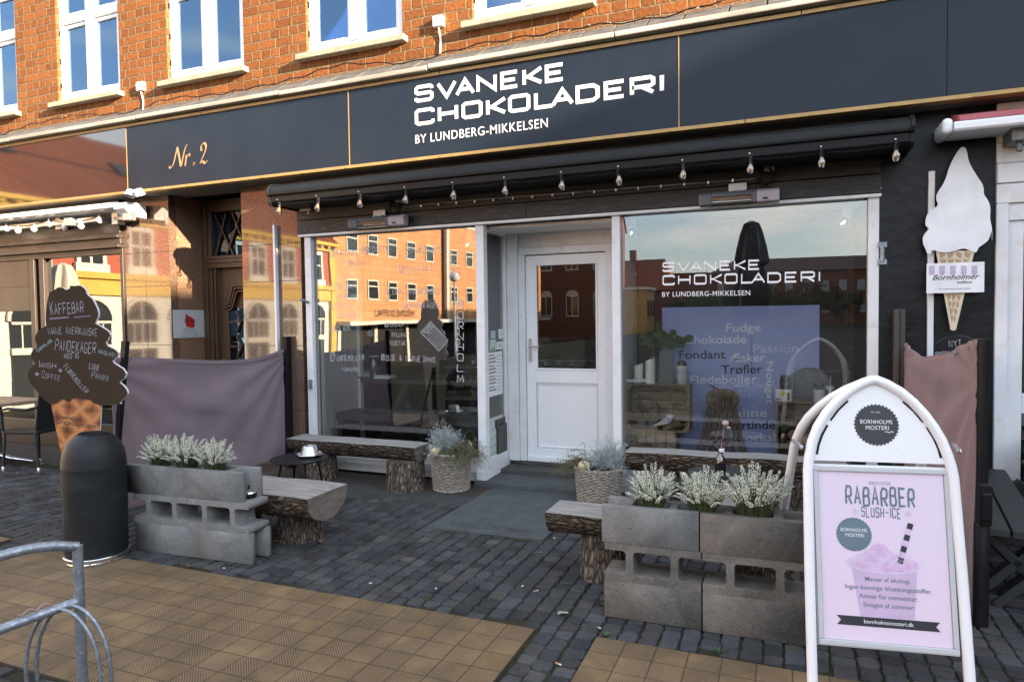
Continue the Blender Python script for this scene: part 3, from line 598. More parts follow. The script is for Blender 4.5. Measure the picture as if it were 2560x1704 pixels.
o = mb.build('ledge_lip', m_ledge, led, bevel=.01); o.data.transform(Matrix.Translation(-wpos(bld)))
# lintel / soffit core behind the sign and cladding boards below it
B('soffit', MB().box(-14, 8, 2.47, 2.9, 3.075, 3.2), PM('grey_soffit', (.14,.135,.13), rough=.8))
mb = MB(); z = 2.505
mb.box(-3.62, 1.87, 2.652, 2.70, 2.49, 3.075)
for i, h in enumerate((.145, .15, .155, .12)):
    yb = 2.622-.006*i; br_ = -1.02+.3*(i % 2)
    for (p, q) in ((-3.62, br_), (br_+.002, 1.86)): mb.box(p, q, yb, 2.652, z, min(z+h-.006, 3.074))
    z += h
clad = B('cladding_board', mb, m_blackboard, bevel=.003)
cap = MB().lathe([(.001,-.012),(.009,-.012),(.009,0)], 8, (0,0,0), Matrix.Rotation(R_(90), 4, 'X')).build('t', m_wclean, smooth=True); cme = cap.data; bpy.data.objects.remove(cap)
for i in range(22): o = bpy.data.objects.new('screw_cap', cme); link(o, clad); o.location = Vector((-3.5+i*.255, 2.612, 2.535+.012*math.sin(i*2.1)))-wpos(bld)
B('flashing', MB().box(-3.6, 1.86, 2.607, 2.66, 2.472, 2.497), m_white, bevel=.003)
# polished granite piers beside the oak door
for (a, b) in ((-6.25,-5.5),(-4.405,-3.6)):
    mb = MB(); zs = [0, .62, 1.32, 2.02, 2.42, 3.075]
    for p, q in zip(zs, zs[1:]):
        cut = (a+b)/2-.02 if a < -5 else a+.45
        mb.box(a, cut-.0015, 2.65, 2.75, p+.0015, q-.0015).box(cut+.0015, b, 2.65, 2.75, p+.0015, q-.0015)
    B('granite_pier', mb, m_granite, bevel=.002)
B('door_jamb', MB().box(-6.2, -5.5, 2.752, 3.16, 0, 3.075), m_graniterough)
B('door_jamb', MB().box(-4.405, -3.7, 2.752, 3.16, 0, 3.075), m_graniterough)
B('porch_wall', MB().box(-5.5, -4.405, 3.26, 3.4, 0, 3.1), m_dark)
# oak entrance door
od = MB(); yd = 3.12
od.box(-5.5, -5.34, yd, yd+.1, 0, 3.07).box(-4.56, -4.405, yd, yd+.1, 0, 3.07).box(-5.34, -4.56, yd, yd+.1, 2.93, 3.07)
od.box(-5.40, -4.5, yd-.045, yd+.02, 2.30, 2.35).box(-5.385, -4.515, yd-.03, yd+.02, 2.24, 2.30).box(-5.37, -4.53, yd-.055, yd+.02, 2.35, 2.385)
od.box(-5.30, -5.27, yd-.015, yd, 0, 2.24).box(-5.44, -5.40, yd-.02, yd, 0, 3.05)
od.box(-5.34, -4.56, yd+.05, yd+.09, 0, 2.24)
cxm = -4.95
for pts in ([(-5.2,1.78),(-5.1,1.80),(-5.02,2.02),(-4.62,2.02)], [(-5.17,1.755),(-5.07,1.775),(-4.99,1.99),(-4.62,1.99)], [(-5.12,1.72),(-5.05,1.74),(-4.96,1.95),(-4.62,1.95)]):
    for p, q in zip(pts, pts[1:]): od.bar((p[0], yd+.03, p[1]), (q[0], yd+.03, q[1]), .022, .06, (0,1,0))
for z0 in (1.15, 1.45):
    od.bar((-5.0, yd+.04, z0+.27), (-4.93, yd+.04, z0+.13), .02, .05, (0,1,0)); od.bar((-4.93, yd+.04, z0+.13), (-5.0, yd+.04, z0), .02, .05, (0,1,0)); od.box(-5.14, -4.93, yd+.03, yd+.06, z0+.12, z0+.145)
od.box(-5.15, -5.12, yd+.03, yd+.06, 1.0, 1.74).box(-5.15, -4.6, yd+.03, yd+.06, .97, 1.0).box(-5.12, -4.62, yd+.035, yd+.06, .3, .85)
door = B('oak_door', od, m_oak, bevel=.004)
def sub(name, mb, m, par, **k):
    o = mb.build(name, m, par, **k); o.data.transform(Matrix.Translation(-wpos(par))); return o
tl = MB().box(-5.34, -4.56, yd+.05, yd+.06, 2.385, 2.93)
sub('pane', tl, m_glassU, door)
tb = MB()
for p, q in (((-5.3,2.4),(-5.12,2.9)),((-5.3,2.9),(-5.02,2.4)),((-5.12,2.4),(-4.88,2.9)),((-5.02,2.9),(-4.8,2.4)),((-4.88,2.4),(-4.65,2.9))): tb.bar((p[0], yd+.035, p[1]), (q[0], yd+.035+.0, q[1]), .016, .025, (0,1,0))
sub('glazing_bar', tb, m_oak, door)
sub('pane', MB().box(-5.12, -4.6, yd+.044, yd+.049, 1.0, 1.75), m_glassU, door)
hb = MB().lathe([(.001,.045),(.022,.04),(.026,.025),(.012,.012),(.012,0)], 14, (-5.24, yd+.05, 1.02), Matrix.Rotation(R_(90), 4, 'X')); hb.box(-5.262, -5.218, yd+.042, yd+.05, .93, 1.12)
sub('handle', hb, m_gold, door, smooth=True)
# left shop: brown frames and mirror-like glass
ls_ = MB(); xl, xr = -13, -6.252
ls_.box(xl, xr, 2.60, 2.75, 2.672, 3.075).box(xl, xr, 2.565, 2.75, 2.615, 2.668).box(xl, xr, 2.605, 2.75, 2.545, 2.612).box(xl, xr, 2.575, 2.75, 2.50, 2.542).box(xl, xr, 2.63, 2.75, 2.43, 2.497)
ls_.box(xr-.05, xr, 2.63, 2.75, .1, 2.43).box(xl, xr, 2.64, 2.75, 0, .32)
for xx in (-7.79, -7.98): ls_.box(xx, xx+.09, 2.63, 2.75, .32, 2.43)
ls_.box(-9.1, -7.98, 2.64, 2.74, 1.76, 2.08).box(-9.1, -9.0, 2.63, 2.75, .32, 2.43).box(-9.0, -7.98, 2.65, 2.73, 2.08, 2.43)
lsf = B('cafe_shopfront', ls_, m_brown, bevel=.004)
sub('pane', MB().box(-7.7, xr-.05, 2.685, 2.692, .32, 2.43), m_mirror, lsf)
sub('pane', MB().box(-9.0, -7.98, 2.685, 2.692, .32, 1.76), m_mirror, lsf)
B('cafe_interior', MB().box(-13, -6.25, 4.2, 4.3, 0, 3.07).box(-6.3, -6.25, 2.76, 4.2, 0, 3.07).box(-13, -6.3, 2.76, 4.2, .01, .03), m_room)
# chocolate shop: frames
GZ0, GZ1 = .24, 2.472
fr = MB()
fr.box(-3.54, -3.46, 2.635, 2.74, .0, GZ1).box(-1.54, -1.455, 2.635, 2.72, .02, GZ1)
fr.box(-3.46, -1.54, 2.645, 2.74, .17, GZ0).box(-3.46, -1.54, 2.63, 2.74, .10, .165).box(-3.46, -1.54, 2.655, 2.74, .02, .097)
wL = B('shop_window', fr, m_white, bevel=.004)
sub('pane', MB().box(-3.46, -1.54, 2.685, 2.692, GZ0, GZ1), m_glass, wL)
lk = MB().box(-3.52, -3.475, 2.622, 2.635, .86, .96).tube([(-3.50,2.63,1.78),(-3.51,2.57,1.80),(-3.53,2.54,1.81)], .014, 10)
sub('catch', lk, m_galv, wL)
fr = MB(); XP0, XP1 = -.222, -.15
fr.box(XP0, XP1, 2.635, 2.74, .04, GZ1).box(1.775, 1.85, 2.635, 2.74, 0, GZ1).box(XP1, 1.775, 2.645, 2.74, .17, GZ0).box(XP1, 1.775, 2.63, 2.74, .09, .168).box(XP1, 1.775, 2.655, 2.74, 0, .088)
wR = B('shop_window', fr, m_white, bevel=.004)
sub('pane', MB().box(XP1, 1.775, 2.685, 2.692, GZ0, GZ1), m_glassR, wR)
sub('hinge', MB().tube([(1.87,2.625,1.98),(1.87,2.625,2.10)], .016, 10).box(1.84, 1.9, 2.618, 2.634, 1.96, 2.0).box(1.84, 1.9, 2.618, 2.634, 2.09, 2.13), m_galv, wR)
# recessed side pane
fr = MB(); YS = 3.17
fr.box(-1.54, -1.455, 2.722, YS, .13, .23).box(-1.55, -1.452, 2.60, YS+.1, .045, .128).box(-1.54, -1.455, YS, YS+.1, .13, GZ1).box(-1.54, -1.455, 2.722, YS, 2.42, GZ1)
wS = B('side_window', fr, m_white, bevel=.004)
sub('pane', MB().box(-1.497, -1.491, 2.722, YS, .23, 2.42), m_glass, wS)
# door with its frame
YD = 3.24; dz0 = .125; dxl, dxr = -1.262, -.43
fr = MB(); fr.box(dxl-.19, dxl-.075, YD-.05, YD+.12, .125, GZ1).box(dxl-.072, dxl-.004, YD-.03, YD+.1, .125, 2.225).box(dxr+.004, dxr+.075, YD-.03, YD+.1, .125, 2.225).box(dxr+.078, XP0+.06, YD-.05, YD+.12, .06, GZ1)
fr.box(dxl-.072, dxr+.075, YD-.02, YD+.1, 2.225, 2.30).box(dxl-.072, dxr+.075, YD, YD+.1, 2.302, 2.44).box(dxl-.19, XP0, 2.74, YD+.12, 2.44, 2.471)
fr.box(XP0, XP1, 2.742, YD+.12, .06, GZ1)
B('door_frame', fr, m_white, bevel=.005)
d = MB(); dz1 = 2.215; gz0, gz1 = 1.06, 2.13; mL, mR = dxl+.1, dxr-.085
d.box(dxl, mL, YD, YD+.05, dz0, dz1).box(mR, dxr, YD, YD+.05, dz0, dz1).box(mL, mR, YD, YD+.05, gz1, dz1).box(mL, mR, YD, YD+.05, .93, gz0).box(mL, mR, YD, YD+.05, dz0, .26).box(mL+.001, mR-.001, YD+.022, YD+.04, .26, .93)
d.box(mL, mL+.018, YD-.008, YD+.02, gz0, gz1).box(mR-.018, mR, YD-.008, YD+.02, gz0, gz1).box(mL+.018, mR-.018, YD-.008, YD+.02, gz0, gz0+.018).box(mL+.018, mR-.018, YD-.008, YD+.02, gz1-.018, gz1)
for u, v, p, q in ((mL+.012, mL+.022, .27, .92), (mR-.022, mR-.012, .27, .92)): d.box(u, v, YD+.008, YD+.03, p, q)
d.box(mL+.022, mR-.022, YD+.008, YD+.03, .27, .28).box(mL+.022, mR-.022, YD+.008, YD+.03, .91, .92).box(dxl, dxr, YD-.02, YD, dz0, dz0+.05)
sd = B('shop_door', d, m_wclean, bevel=.004)
sub('pane', MB().box(mL+.018, mR-.018, YD+.02, YD+.026, gz0+.018, gz1-.018), GL('door_glass', .05, (.8,.84,.82), wave=.001), sd)
h = MB().box(dxl+.025, dxl+.062, YD-.008, YD, 1.14, 1.38).tube([(dxl+.044, YD-.008, 1.30),(dxl+.044, YD-.05, 1.30),(dxl+.06, YD-.055, 1.30),(dxl+.15, YD-.055, 1.30)], .009, 10)
sub('handle', h, m_alu, sd, smooth=True)
B('threshold', MB().box(-1.45, -.225, 2.962, YD+.1, .03, .085).box(-1.45, -.225, YD-.02, YD+.1, .086, .122), m_step, bevel=.005)
# interior shell of the shop
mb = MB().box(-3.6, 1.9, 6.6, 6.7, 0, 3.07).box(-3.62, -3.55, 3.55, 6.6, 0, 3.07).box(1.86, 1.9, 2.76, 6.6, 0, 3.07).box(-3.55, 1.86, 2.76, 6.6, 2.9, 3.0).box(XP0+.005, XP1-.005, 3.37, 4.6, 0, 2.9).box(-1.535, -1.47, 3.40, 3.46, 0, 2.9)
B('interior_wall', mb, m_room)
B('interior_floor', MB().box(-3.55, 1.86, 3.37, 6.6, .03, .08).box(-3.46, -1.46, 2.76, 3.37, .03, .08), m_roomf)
mb = MB().box(-3.458, -3.44, 2.76, 3.40, .09, 2.47)
for k in range(5): mb.box(-3.44, -3.432, 2.78+k*.125, 2.78+k*.125+.118, .09, 2.46)
mb.box(-3.44, -3.40, 3.40, 3.46, .09, 2.47)
B('side_panelling', mb, m_panelw, bevel=.002)
B('display_plinth', MB().box(XP1+.01, 1.77, 2.75, 3.36, .03, .2), m_panelw)  # plinth made white to bounce light into the display
B('bounce_lining', MB().box(XP1+.01, 1.77, 2.75, 3.4, 2.50, 2.52).box(1.85, 1.858, 2.76, 3.4, .2, 2.5), m_panelw)  # white ceiling and side sheet added to bounce light onto the banner
# black rendered wall between the shops, white shop to the right
mb = MB().box(1.852, 2.585, 2.632, 2.74, 0, 3.075); B('stucco_wall', mb, m_stucco)
mb = MB(); zz = 2.47
mb.box(2.585, 2.66, 2.60, 2.74, 0, 2.36).box(2.66, 6, 2.62, 2.74, 2.24, 2.36).box(2.66, 2.76, 2.64, 2.75, 0, 2.24).box(2.76, 6, 2.64, 2.75, 2.13, 2.24)
for i in range(5): mb.box(2.585, 6, 2.60-.012*(i % 2), 2.74, 2.362+i*.142, 2.362+i*.142+.138)
mb.box(2.76, 6, 2.64, 2.75, .86, 1.0).box(2.76, 6, 2.64, 2.75, 0, .14)
wsf = B('white_shopfront', mb, m_white, bevel=.005)
sub('pane', MB().box(2.76, 6, 2.68, 2.687, 1.0, 2.13).box(2.76, 6, 2.68, 2.687, .14, .86), GL('neighbour_glass', .2, (.7,.75,.72)), wsf)
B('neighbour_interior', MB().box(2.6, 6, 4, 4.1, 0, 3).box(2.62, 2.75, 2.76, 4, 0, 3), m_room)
sub('blind', MB().box(2.80, 5.9, 2.72, 2.74, .3, .84), PM('green_grey_blind', (.25,.33,.31), rough=.9), wsf)
B('conduit', MB().box(2.165, 2.205, 2.60, 2.631, .6, 2.63), m_white, bevel=.003)
B('conduit', MB().box(F(684,600,2.6).x-.012, F(684,600,2.6).x+.014, 2.60, 2.648, .9, 2.62), m_wclean, bevel=.003)
# thin cable clipped along the boards
pts = [F(px, py, 2.60) for px, py in ((1010,518),(1100,507),(1250,495),(1400,484),(1550,472),(1700,461),(1895,446))]
mb = MB().tube(pts, .005, 6)
for i in range(18):
    q = pts[0].lerp(pts[-1], i/17); q.z = pts[0].z+(pts[-1].z-pts[0].z)*i/17; mb.box(q.x-.006, q.x+.006, 2.592, 2.61, q.z-.012, q.z+.012)
B('clipped_cable', mb, m_alu)
# ------------------------------------------------------------------ the square behind the camera (seen in the glass)
def rep(name, me, pts, parent, mats=None, smooth=False):
    """one small part per point, sharing a mesh"""
    off = wpos(parent)
    for p in pts:
        o = bpy.data.objects.new(name, me); link(o, parent); o.location = Vector(p)-off
def meshof(mb, mat, smooth=False):
    o = mb.build('t', mat, smooth=smooth); me = o.data; bpy.data.objects.remove(o); return me
def far(name, label, cat, loc, group=None): return thing(name, label, cat, loc, group=group)
# ground falls away to the left
g.data.clear_geometry(); g.data.from_pydata([(-11,-130,-.03),(90,-130,-.03),(90,60,-.03),(-11,60,-.03),(-29,-130,-2.2),(-29,60,-2.2),(-110,-130,-2.2),(-110,60,-2.2)], [], [(0,1,2,3),(4,0,3,5),(6,4,5,7)]); g.data.update()
m_glassfar = PM('dark_window_glass', (.03,.035,.04), rough=.05, spec=.8)
ob = far('office_building', 'orange tile clad office building with two rows of white windows, mirrored in shop glass', 'building', (-34, -47, -2.2))
def OB(n, mb, m, **k): return mb.build(n, m, ob, world=True, **k)
OB('wall', MB().box(-44, -30, -78, -33.2, 1.4, 11), m_orange)
OB('ground_floor', MB().box(-44, -30.4, -78, -33.2, -2.2, 1.1), m_dark)
cp = MB()
for k in range(9): cp.box(-30.4, -30.1, -34-5*k, -33.6-5*k, -2.2, 1.1)
cp.box(-44, -28.6, -78, -33.2, 1.1, 1.4); OB('canopy', cp, m_stonew)
OB('cornice', MB().box(-44.1, -29.9, -78, -33.1, 11, 11.25), m_stonew)
for yp in (40.7,43.6,46.5,49.6,52.9,58.2,61.7,65,68.3,71.6):
    for zc in (3.9, 7.65):
        y = 5.3-yp; f = MB(); 
        f.box(-30.02, -29.93, y-.75, y-.63, zc-.82, zc+.82).box(-30.02, -29.93, y+.63, y+.75, zc-.82, zc+.82).box(-30.02, -29.93, y-.63, y+.63, zc-.82, zc-.68).box(-30.02, -29.93, y-.63, y+.63, zc+.7, zc+.82).box(-30.02, -29.94, y-.63, y+.63, zc+.24, zc+.34)
        w_ = OB('window', f, m_stonew)
        p = MB().box(-30.03, -29.99, y-.63, y+.63, zc-.68, zc+.7).build('pane', m_glassfar, w_); p.data.transform(Matrix.Translation(-wpos(ob)))
OB('downpipe', MB().box(-30, -29.7, -50.8, -50.2, 1.5, 11), PM('brown_pipe', (.10,.05,.03), rough=.6))
OB('downpipe', MB().box(-30, -29.8, -51.6, -50.95, 1.5, 11), m_stonew)
tm = textmesh('HÉLÈNE DUFFAU'); xs = [v.co.x for v in tm.vertices]; k = 6.3/(max(xs)-min(xs))
tm.transform(Matrix.Translation((-29.9, -44.6, 1.75)) @ Matrix.Rotation(R_(90), 4, 'Z') @ Matrix.Rotation(R_(90), 4, 'X') @ Matrix.Diagonal((k, .62/.73, 1, 1)) @ Matrix.Translation((-min(xs),0,0)) @ Matrix.Identity(4))
tm.materials.append(m_charc); o = bpy.data.objects.new('lettering', tm); link(o, ob); tm.transform(Matrix.Translation(-wpos(ob)))
ry = far('corner_building', 'red and yellow rendered building with white arched ground floor, mirrored in the granite', 'building', (-34, -14, -2.2))
def RY(n, mb, m, **k): return mb.build(n, m, ry, world=True, **k)
RY('wall', MB().box(-42, -30, -33.1, 4, 4.05, 7), m_redw)
RY('ground_floor', MB().box(-42, -30.1, -33.1, 4, -2.2, 2.95), m_stonew)
mb = MB().box(-42, -29.9, -33.1, 4, 2.95, 3.75).box(-42, -29.7, -33.1, 4, 3.75, 4.05).box(-42, -29.8, -33.1, 4, 6.6, 6.8).box(-42, -29.4, -33.1, 4, 6.95, 7.15)
for k in range(48): mb.box(-29.9, -29.55, -33+.77*k, -32.7+.77*k, 6.8, 6.95)
mb.box(-30.1, -29.85, -33.1, -32.5, -2.2, 7); RY('cornice', mb, m_yellow)
mb = MB().quad((-29.4,-33.1,7.15),(-29.4,4,7.15),(-36,4,12.2),(-36,-33.1,12.2)).quad((-42.6,-33.1,7.15),(-42.6,4,7.15),(-36,4,12.2),(-36,-33.1,12.2))
m_rooft = BR('pantile_roof', (.26,.085,.04), (.21,.065,.03), (.04,.016,.012), .42, 6.0, .16, off=0, dist=.003, bump=.6, smooth=1)
rf = RY('roof', mb, m_rooft)
for yy in (-6, -12.5, -19, -25):
    s = MB().box(-33.6, -32.4, yy-.55, yy+.55, 0, .12, Matrix.Translation((0,0,0))); M = Matrix.Translation((-33, yy, 9.98)) @ Matrix.Rotation(R_(37.5), 4, 'Y') @ Matrix.Translation((33, -yy, 0)); s.xf(M)
    o = s.build('skylight', m_charc, rf); o.data.transform(Matrix.Translation(-wpos(ry)))
for k in range(9):
    y = 5.3-(13.8+2.8*k); f = MB()
    f.box(-30.02, -29.85, y-.75, y-.55, 4.3, 6.5).box(-30.02, -29.85, y+.55, y+.75, 4.3, 6.5).box(-30.02, -29.8, y-.55, y+.55, 6.25, 6.5).box(-30.02, -29.8, y-.85, y+.85, 4.05, 4.45).box(-30.02, -29.9, y-.06, y+.06, 4.45, 6.25).box(-30.02, -29.9, y-.55, y+.55, 5.45, 5.55)
    w_ = RY('window', f, m_stonew); p = MB().box(-30.02, -29.97, y-.55, y+.55, 4.45, 6.25).build('pane', m_glassfar, w_); p.data.transform(Matrix.Translation(-wpos(ry)))
    a = MB(); me = fill2d([[(-.9,-2),(.9,-2)]+circ(0, 1.7, .95, 16, 0, 180)], .1); a.add(me, Matrix.Translation((-30.06, y, 0)) @ Matrix.Rotation(R_(90), 4, 'Z'))
    a_ = RY('arched_window', a, m_glassfar); q = MB().box(-30.1, -29.97, y-.04, y+.04, -2, 2.6).box(-30.1, -29.97, y-.9, y+.9, 1.55, 1.67).box(-30.1, -29.95, y-.95, y+.95, .2, .5).box(-30.1, -29.97, y-.5, y-.44, .5, 1.6).box(-30.1, -29.97, y+.44, y+.5, .5, 1.6)
    for t in range(12): q.bar((-30.0, y+1.02*math.cos(R_(15*t)), 1.7+1.07*math.sin(R_(15*t))), (-30.0, y+1.02*math.cos(R_(15*t+15)), 1.7+1.07*math.sin(R_(15*t+15))), .16, .14, (1,0,0))
    q = q.build('frame', m_para, a_); q.data.transform(Matrix.Translation(-wpos(ry)))
cb = far('shade_building', 'three storey building closing the right side of the square, its tall wing added for shade', 'building', (32, -20, 0))
cb.children or None
def CBP(n, mb, m): return mb.build(n, m, cb, world=True)
CBP('wall', MB().box(25, 40, -62, 14, 0, 10.0), m_brickd)
CBP('wall', MB().box(26, 40, -135, -66, 0, 17)
    , m_brickd)  # unseen taller wing, added to keep the sun off the far trees
CBP('roof', MB().quad((25,-62,10),(25,14,10),(34,14,12.2),(34,-62,12.2)).quad((43,-62,10),(43,14,10),(34,14,12.2),(34,-62,12.2)), m_roof)
mb = MB()
for k in range(20):
    for z in (1.2, 4.2, 7.2): mb.box(24.97, 25.1, -60+3.6*k, -58.8+3.6*k, z, z+1.6)
CBP('window', mb, m_glassfar)['kind'] = 'stuff'
# far side of the square
def P(px, py, Y): v = F(px, py, Y); return Vector((v.x, 5.3-Y, v.z))
gh = far('gabled_house', 'brick house with a steep red tiled gable roof and chimney, mirrored in shop glass', 'house', (-16, -98, 0))
a, b, c, d = P(1590,690,100), P(1660,640,100), P(1725,725,100), P(1590,800,100)
mb = MB().box(-28, -14.5, -106, -95, -1, 5.6); mb.build('wall', m_brickd, gh, world=True)
mb = MB().quad((-28.3,-94.6,5.4),(-14.2,-94.6,5.4),(-16.5,-100,10.4),(-27,-100,10.4)).quad((-28.3,-106.4,5.4),(-14.2,-106.4,5.4),(-16.5,-100,10.4),(-27,-100,10.4)).tri((-14.2,-94.6,5.4),(-14.2,-106.4,5.4),(-16.5,-100,10.4)).tri((-28.3,-94.6,5.4),(-28.3,-106.4,5.4),(-27,-100,10.4))
r2 = mb.build('roof', m_roof, gh, world=True); o = MB().box(-22, -21, -100.5, -99.5, 9.5, 12).build('chimney', m_brickd, r2); o.data.transform(Matrix.Translation(-wpos(gh)))
bh = far('terrace_block', 'long dark three storey brick block with pale windows, mirrored in shop glass', 'building', (4, -98, 0))
MB().box(-14.4, 22, -106, -95, -1, 7.6).build('wall', m_brickd, bh, world=True)
MB().quad((-9.3,-94.7,7.5),(22,-94.7,7.5),(22,-101,9.8),(-6,-101,9.8)).quad((-9.3,-107,7.5),(22,-107,7.5),(22,-101,9.8),(-6,-101,9.8)).tri((-9.3,-94.7,7.5),(-9.3,-107,7.5),(-6,-101,9.8)).box(-14.4,-9.3,-107,-94.9,7.6,7.8).build('roof', PM('dark_roof', (.07,.03,.025), rough=.8), bh, world=True)
for k in range(13):
    for z in (1.6, 4.6):
        x = -7.5+2.3*k; MB().box(x-.5, x+.5, -95.05, -94.9, z, z+1.5).build('window', PM('pale_window', (.25,.27,.28), rough=.3) if k+z == 1.6 else bpy.data.materials['pale_window'], bh, world=True)
bpy.data.materials['pale_window']
lw = far('long_low_row', 'row of low red roofed houses on the far side of the square', 'house', (-40, -100, 0))
MB().box(-90, -29, -106, -95, -2, 4.5).build('wall', m_brickd, lw, world=True); MB().quad((-90,-94.5,4.4),(-29,-94.5,4.4),(-29,-100.5,8),(-90,-100.5,8)).quad((-90,-106.5,4.4),(-29,-106.5,4.4),(-29,-100.5,8),(-90,-100.5,8)).build('roof', m_roof, lw, world=True)
hl = far('brick_hall', 'tall brick hall with white arched windows and red roof, mirrored in the door glass', 'building', (-32, -90, 0))
MB().box(-42, -22, -96, -85, -2, 14.5).build('wall', m_brickd, hl, world=True)
MB().quad((-42.3,-84.7,14.4),(-21.7,-84.7,14.4),(-21.7,-90.5,21),(-42.3,-90.5,21)).quad((-42.3,-96.3,14.4),(-21.7,-96.3,14.4),(-21.7,-90.5,21),(-42.3,-90.5,21)).tri((-21.9,-84.9,14.4),(-21.9,-96.1,14.4),(-21.9,-90.5,20.9)).build('roof', m_roof, hl, world=True)
for kx in range(5):
    for kz in (1.5, 8.2):
        x = -39.6+4*kx; w_ = MB(); w_.add(fill2d([[(-.95,0),(.95,0)]+circ(0, 2.9, .95, 12, 0, 180)], .1), Matrix.Translation((x, -84.97, kz))); w_ = w_.build('window', m_stonew, hl, world=True)
        for u in (-.78, .08): q = MB().box(x+u, x+u+.7, -84.95, -84.88, kz+.25, kz+2.9).build('pane', m_glassfar, w_); q.data.transform(Matrix.Translation(-wpos(hl)))
yh = far('yellow_house', 'sunlit ochre brick house with a white cornice, mirrored at the shop glass edge', 'house', (-15.5, -72, -1))
MB().box(-17.2, -13.7, -75, -70, -2, 4.6).build('wall', PM('ochre_brick', (.42,.27,.09), rough=.85), yh, world=True); MB().box(-17.4, -13.5, -75.2, -69.8, 4.6, 4.9).build('cornice', m_stonew, yh, world=True)
for k in range(3): MB().box(-13.8, -13.65, -74.6+1.6*k, -73.7+1.6*k, 1.5, 3.4).build('window', m_glassfar, yh, world=True)
def tree(x, y, z, h, r, seed, mat, label):
    t = thing('leafy_tree', label, 'tree', (x, y, z), group='trees across the square'); rr = random.Random(seed)
    MB().tube([(0,0,0),(.05,0,h*.3),(-.05,.1,h*.75)], [.16,.12,.04], 8).build('trunk', m_bark, t)
    mb = MB()
    cl = [(rr.gauss(0, r*.42), rr.gauss(0, r*.42), h*.62+rr.gauss(0, h*.16), rr.uniform(.35, .7)) for _ in range(16)]
    for k in range(2200):
        c = rr.choice(cl); v = Vector((rr.gauss(0,1), rr.gauss(0,1), rr.gauss(0,1))).normalized()*c[3]*rr.uniform(.6, 1.1)*r*.6+Vector(c[:3])
        a = Vector((rr.uniform(-1,1), rr.uniform(-1,1), rr.uniform(-1,1)))*.16; b = Vector((rr.uniform(-1,1), rr.uniform(-1,1), rr.uniform(-1,1)))*.16; mb.quad(v, v+a, v+a+b, v+b)
    mb.build('crown', mat, t)
for i, (px, Y, h, r) in enumerate(((1760,80,5.2,2.8),(1800,82,4.6,2.6),(1850,80,5.6,3.0),(1945,78,4.6,1.9),(1990,78,4.4,1.9),(2045,78,4.8,1.9),(2105,78,4.7,1.9),(1700,84,4.2,2.4))):
    q = P(px, 850, Y); tree(q.x, q.y, -.2, h, r, i, m_leaf2 if i > 2 else m_green, 'leafy tree on the far side of the square, mirrored in the pale shop window')
def parasol(name, label, loc, h, rad, mat, drop=0):
    t = thing(name, label, 'parasol', loc)
    MB().tube([(0,0,.02),(0,0,h-.1)], .028, 12).box(-.35, .35, -.35, .35, 0, .06).build('pole', m_blackmet, t)
    mb = MB(); prof = []; n = 40
    for i, (z, r) in enumerate(((h,.02),(h-.06,rad*.42),(h-.25,rad*.62),(h-.6,rad*.85),(h-.9,rad*1.0),(h-1.0,rad*.72),(h-1.1,rad*.8),(h-1.5,rad*1.05),(h-1.9,rad*1.0),(h-2.05,rad*.8))): prof.append((r, z))
    b0 = len(mb.v); mb.lathe(prof, n)
    for i, v in enumerate(mb.v):
        a = math.atan2(v.y, v.x); k = 1+.14*math.cos(8*a+v.z*1.3); v.x *= k; v.y *= k
    mb.build('canopy', mat, t, smooth=True)
parasol('closed_parasol', 'tall dark parasol folded shut, standing out in the square', (.52, -6.7, 0), 3.58, .34, m_black)
parasol('closed_parasol', 'cream parasol folded shut in the sun on the left side of the square', (-12.8, -1.0, -.25), 3.1, .36, m_para)
lp = thing('street_lamp', 'grey street lamp with a globe head standing in the square', 'street lamp', (P(1137,800,26).x, 5.3-26, 0))
MB().tube([(0,0,-.6),(0,0,3.6)], [.06,.04], 10).build('post', m_galv, lp); MB().lathe([(.01,3.3),(.2,3.4),(.26,3.55),(.2,3.72),(.01,3.8)], 20).build('lamp_head', m_opal, lp, smooth=True)
# ------------------------------------------------------------------ shop sign
sg = thing('shop_sign', 'long navy shop sign with gold edges and white chocolate shop name', 'sign', (-2.5, 2.40, 3.45))
def SG(n, mb, m, **k): return mb.build(n, m, sg, world=True, **k)
seams = [-14, -5.836, -2.778, .393, 2.236, 8]
for i, (p, q) in enumerate(zip(seams, seams[1:])): SG('panel', MB().box(p+.002, q-.002, 2.402, 2.44, 3.105, 3.83), m_navyg if i == 0 else m_navy)
for p in seams[1:4]: SG('seam_strip', MB().box(p-.004, p+.004, 2.398, 2.41, 3.105, 3.83), m_gold)
mb = MB(); x = -14
while x < 8: mb.box(x, x+3.055, 2.385, 2.47, 3.83, 3.862); x += 3.06
SG('edge_trim', mb, m_gold, bevel=.003)
mb = MB(); x = -14.4
while x < 8: mb.box(x, x+3.055, 2.378, 2.47, 3.072, 3.092).box(x, x+3.055, 2.388, 2.47, 3.093, 3.105); x += 3.06
SG('edge_trim', mb, m_gold, bevel=.003)
scm = meshof(MB().lathe([(.001,-.006),(.008,-.005),(.008,0)], 8, (0,0,0), Matrix.Rotation(R_(-90), 4, 'X')), m_gold)
rep('screw', scm, [(-13.2+.52*i, 2.377, 3.082) for i in range(36)]+[(-13+.52*i, 2.384, 3.846) for i in range(36)], sg)
SG('backing', MB().box(-14, 8, 2.442, 2.618, 3.11, 3.87), m_dark)
def sign_line(body, x0, x1, z0, h, sw, y, par, mat, name='lettering'):
    ls, W = strokes(body, h-sw, .165, 0, .066, widths={'I':.3,'E':.86,'L':.86,'V':1.05,'K':.95}); k = (x1-x0-sw)/W; off = wpos(par)
    return letters(name, ls, sw, mat, par, Matrix.Translation((x0+sw/2-off.x, y-off.y, z0+sw/2-off.z)) @ Matrix.Diagonal((k, 1, 1, 1)))
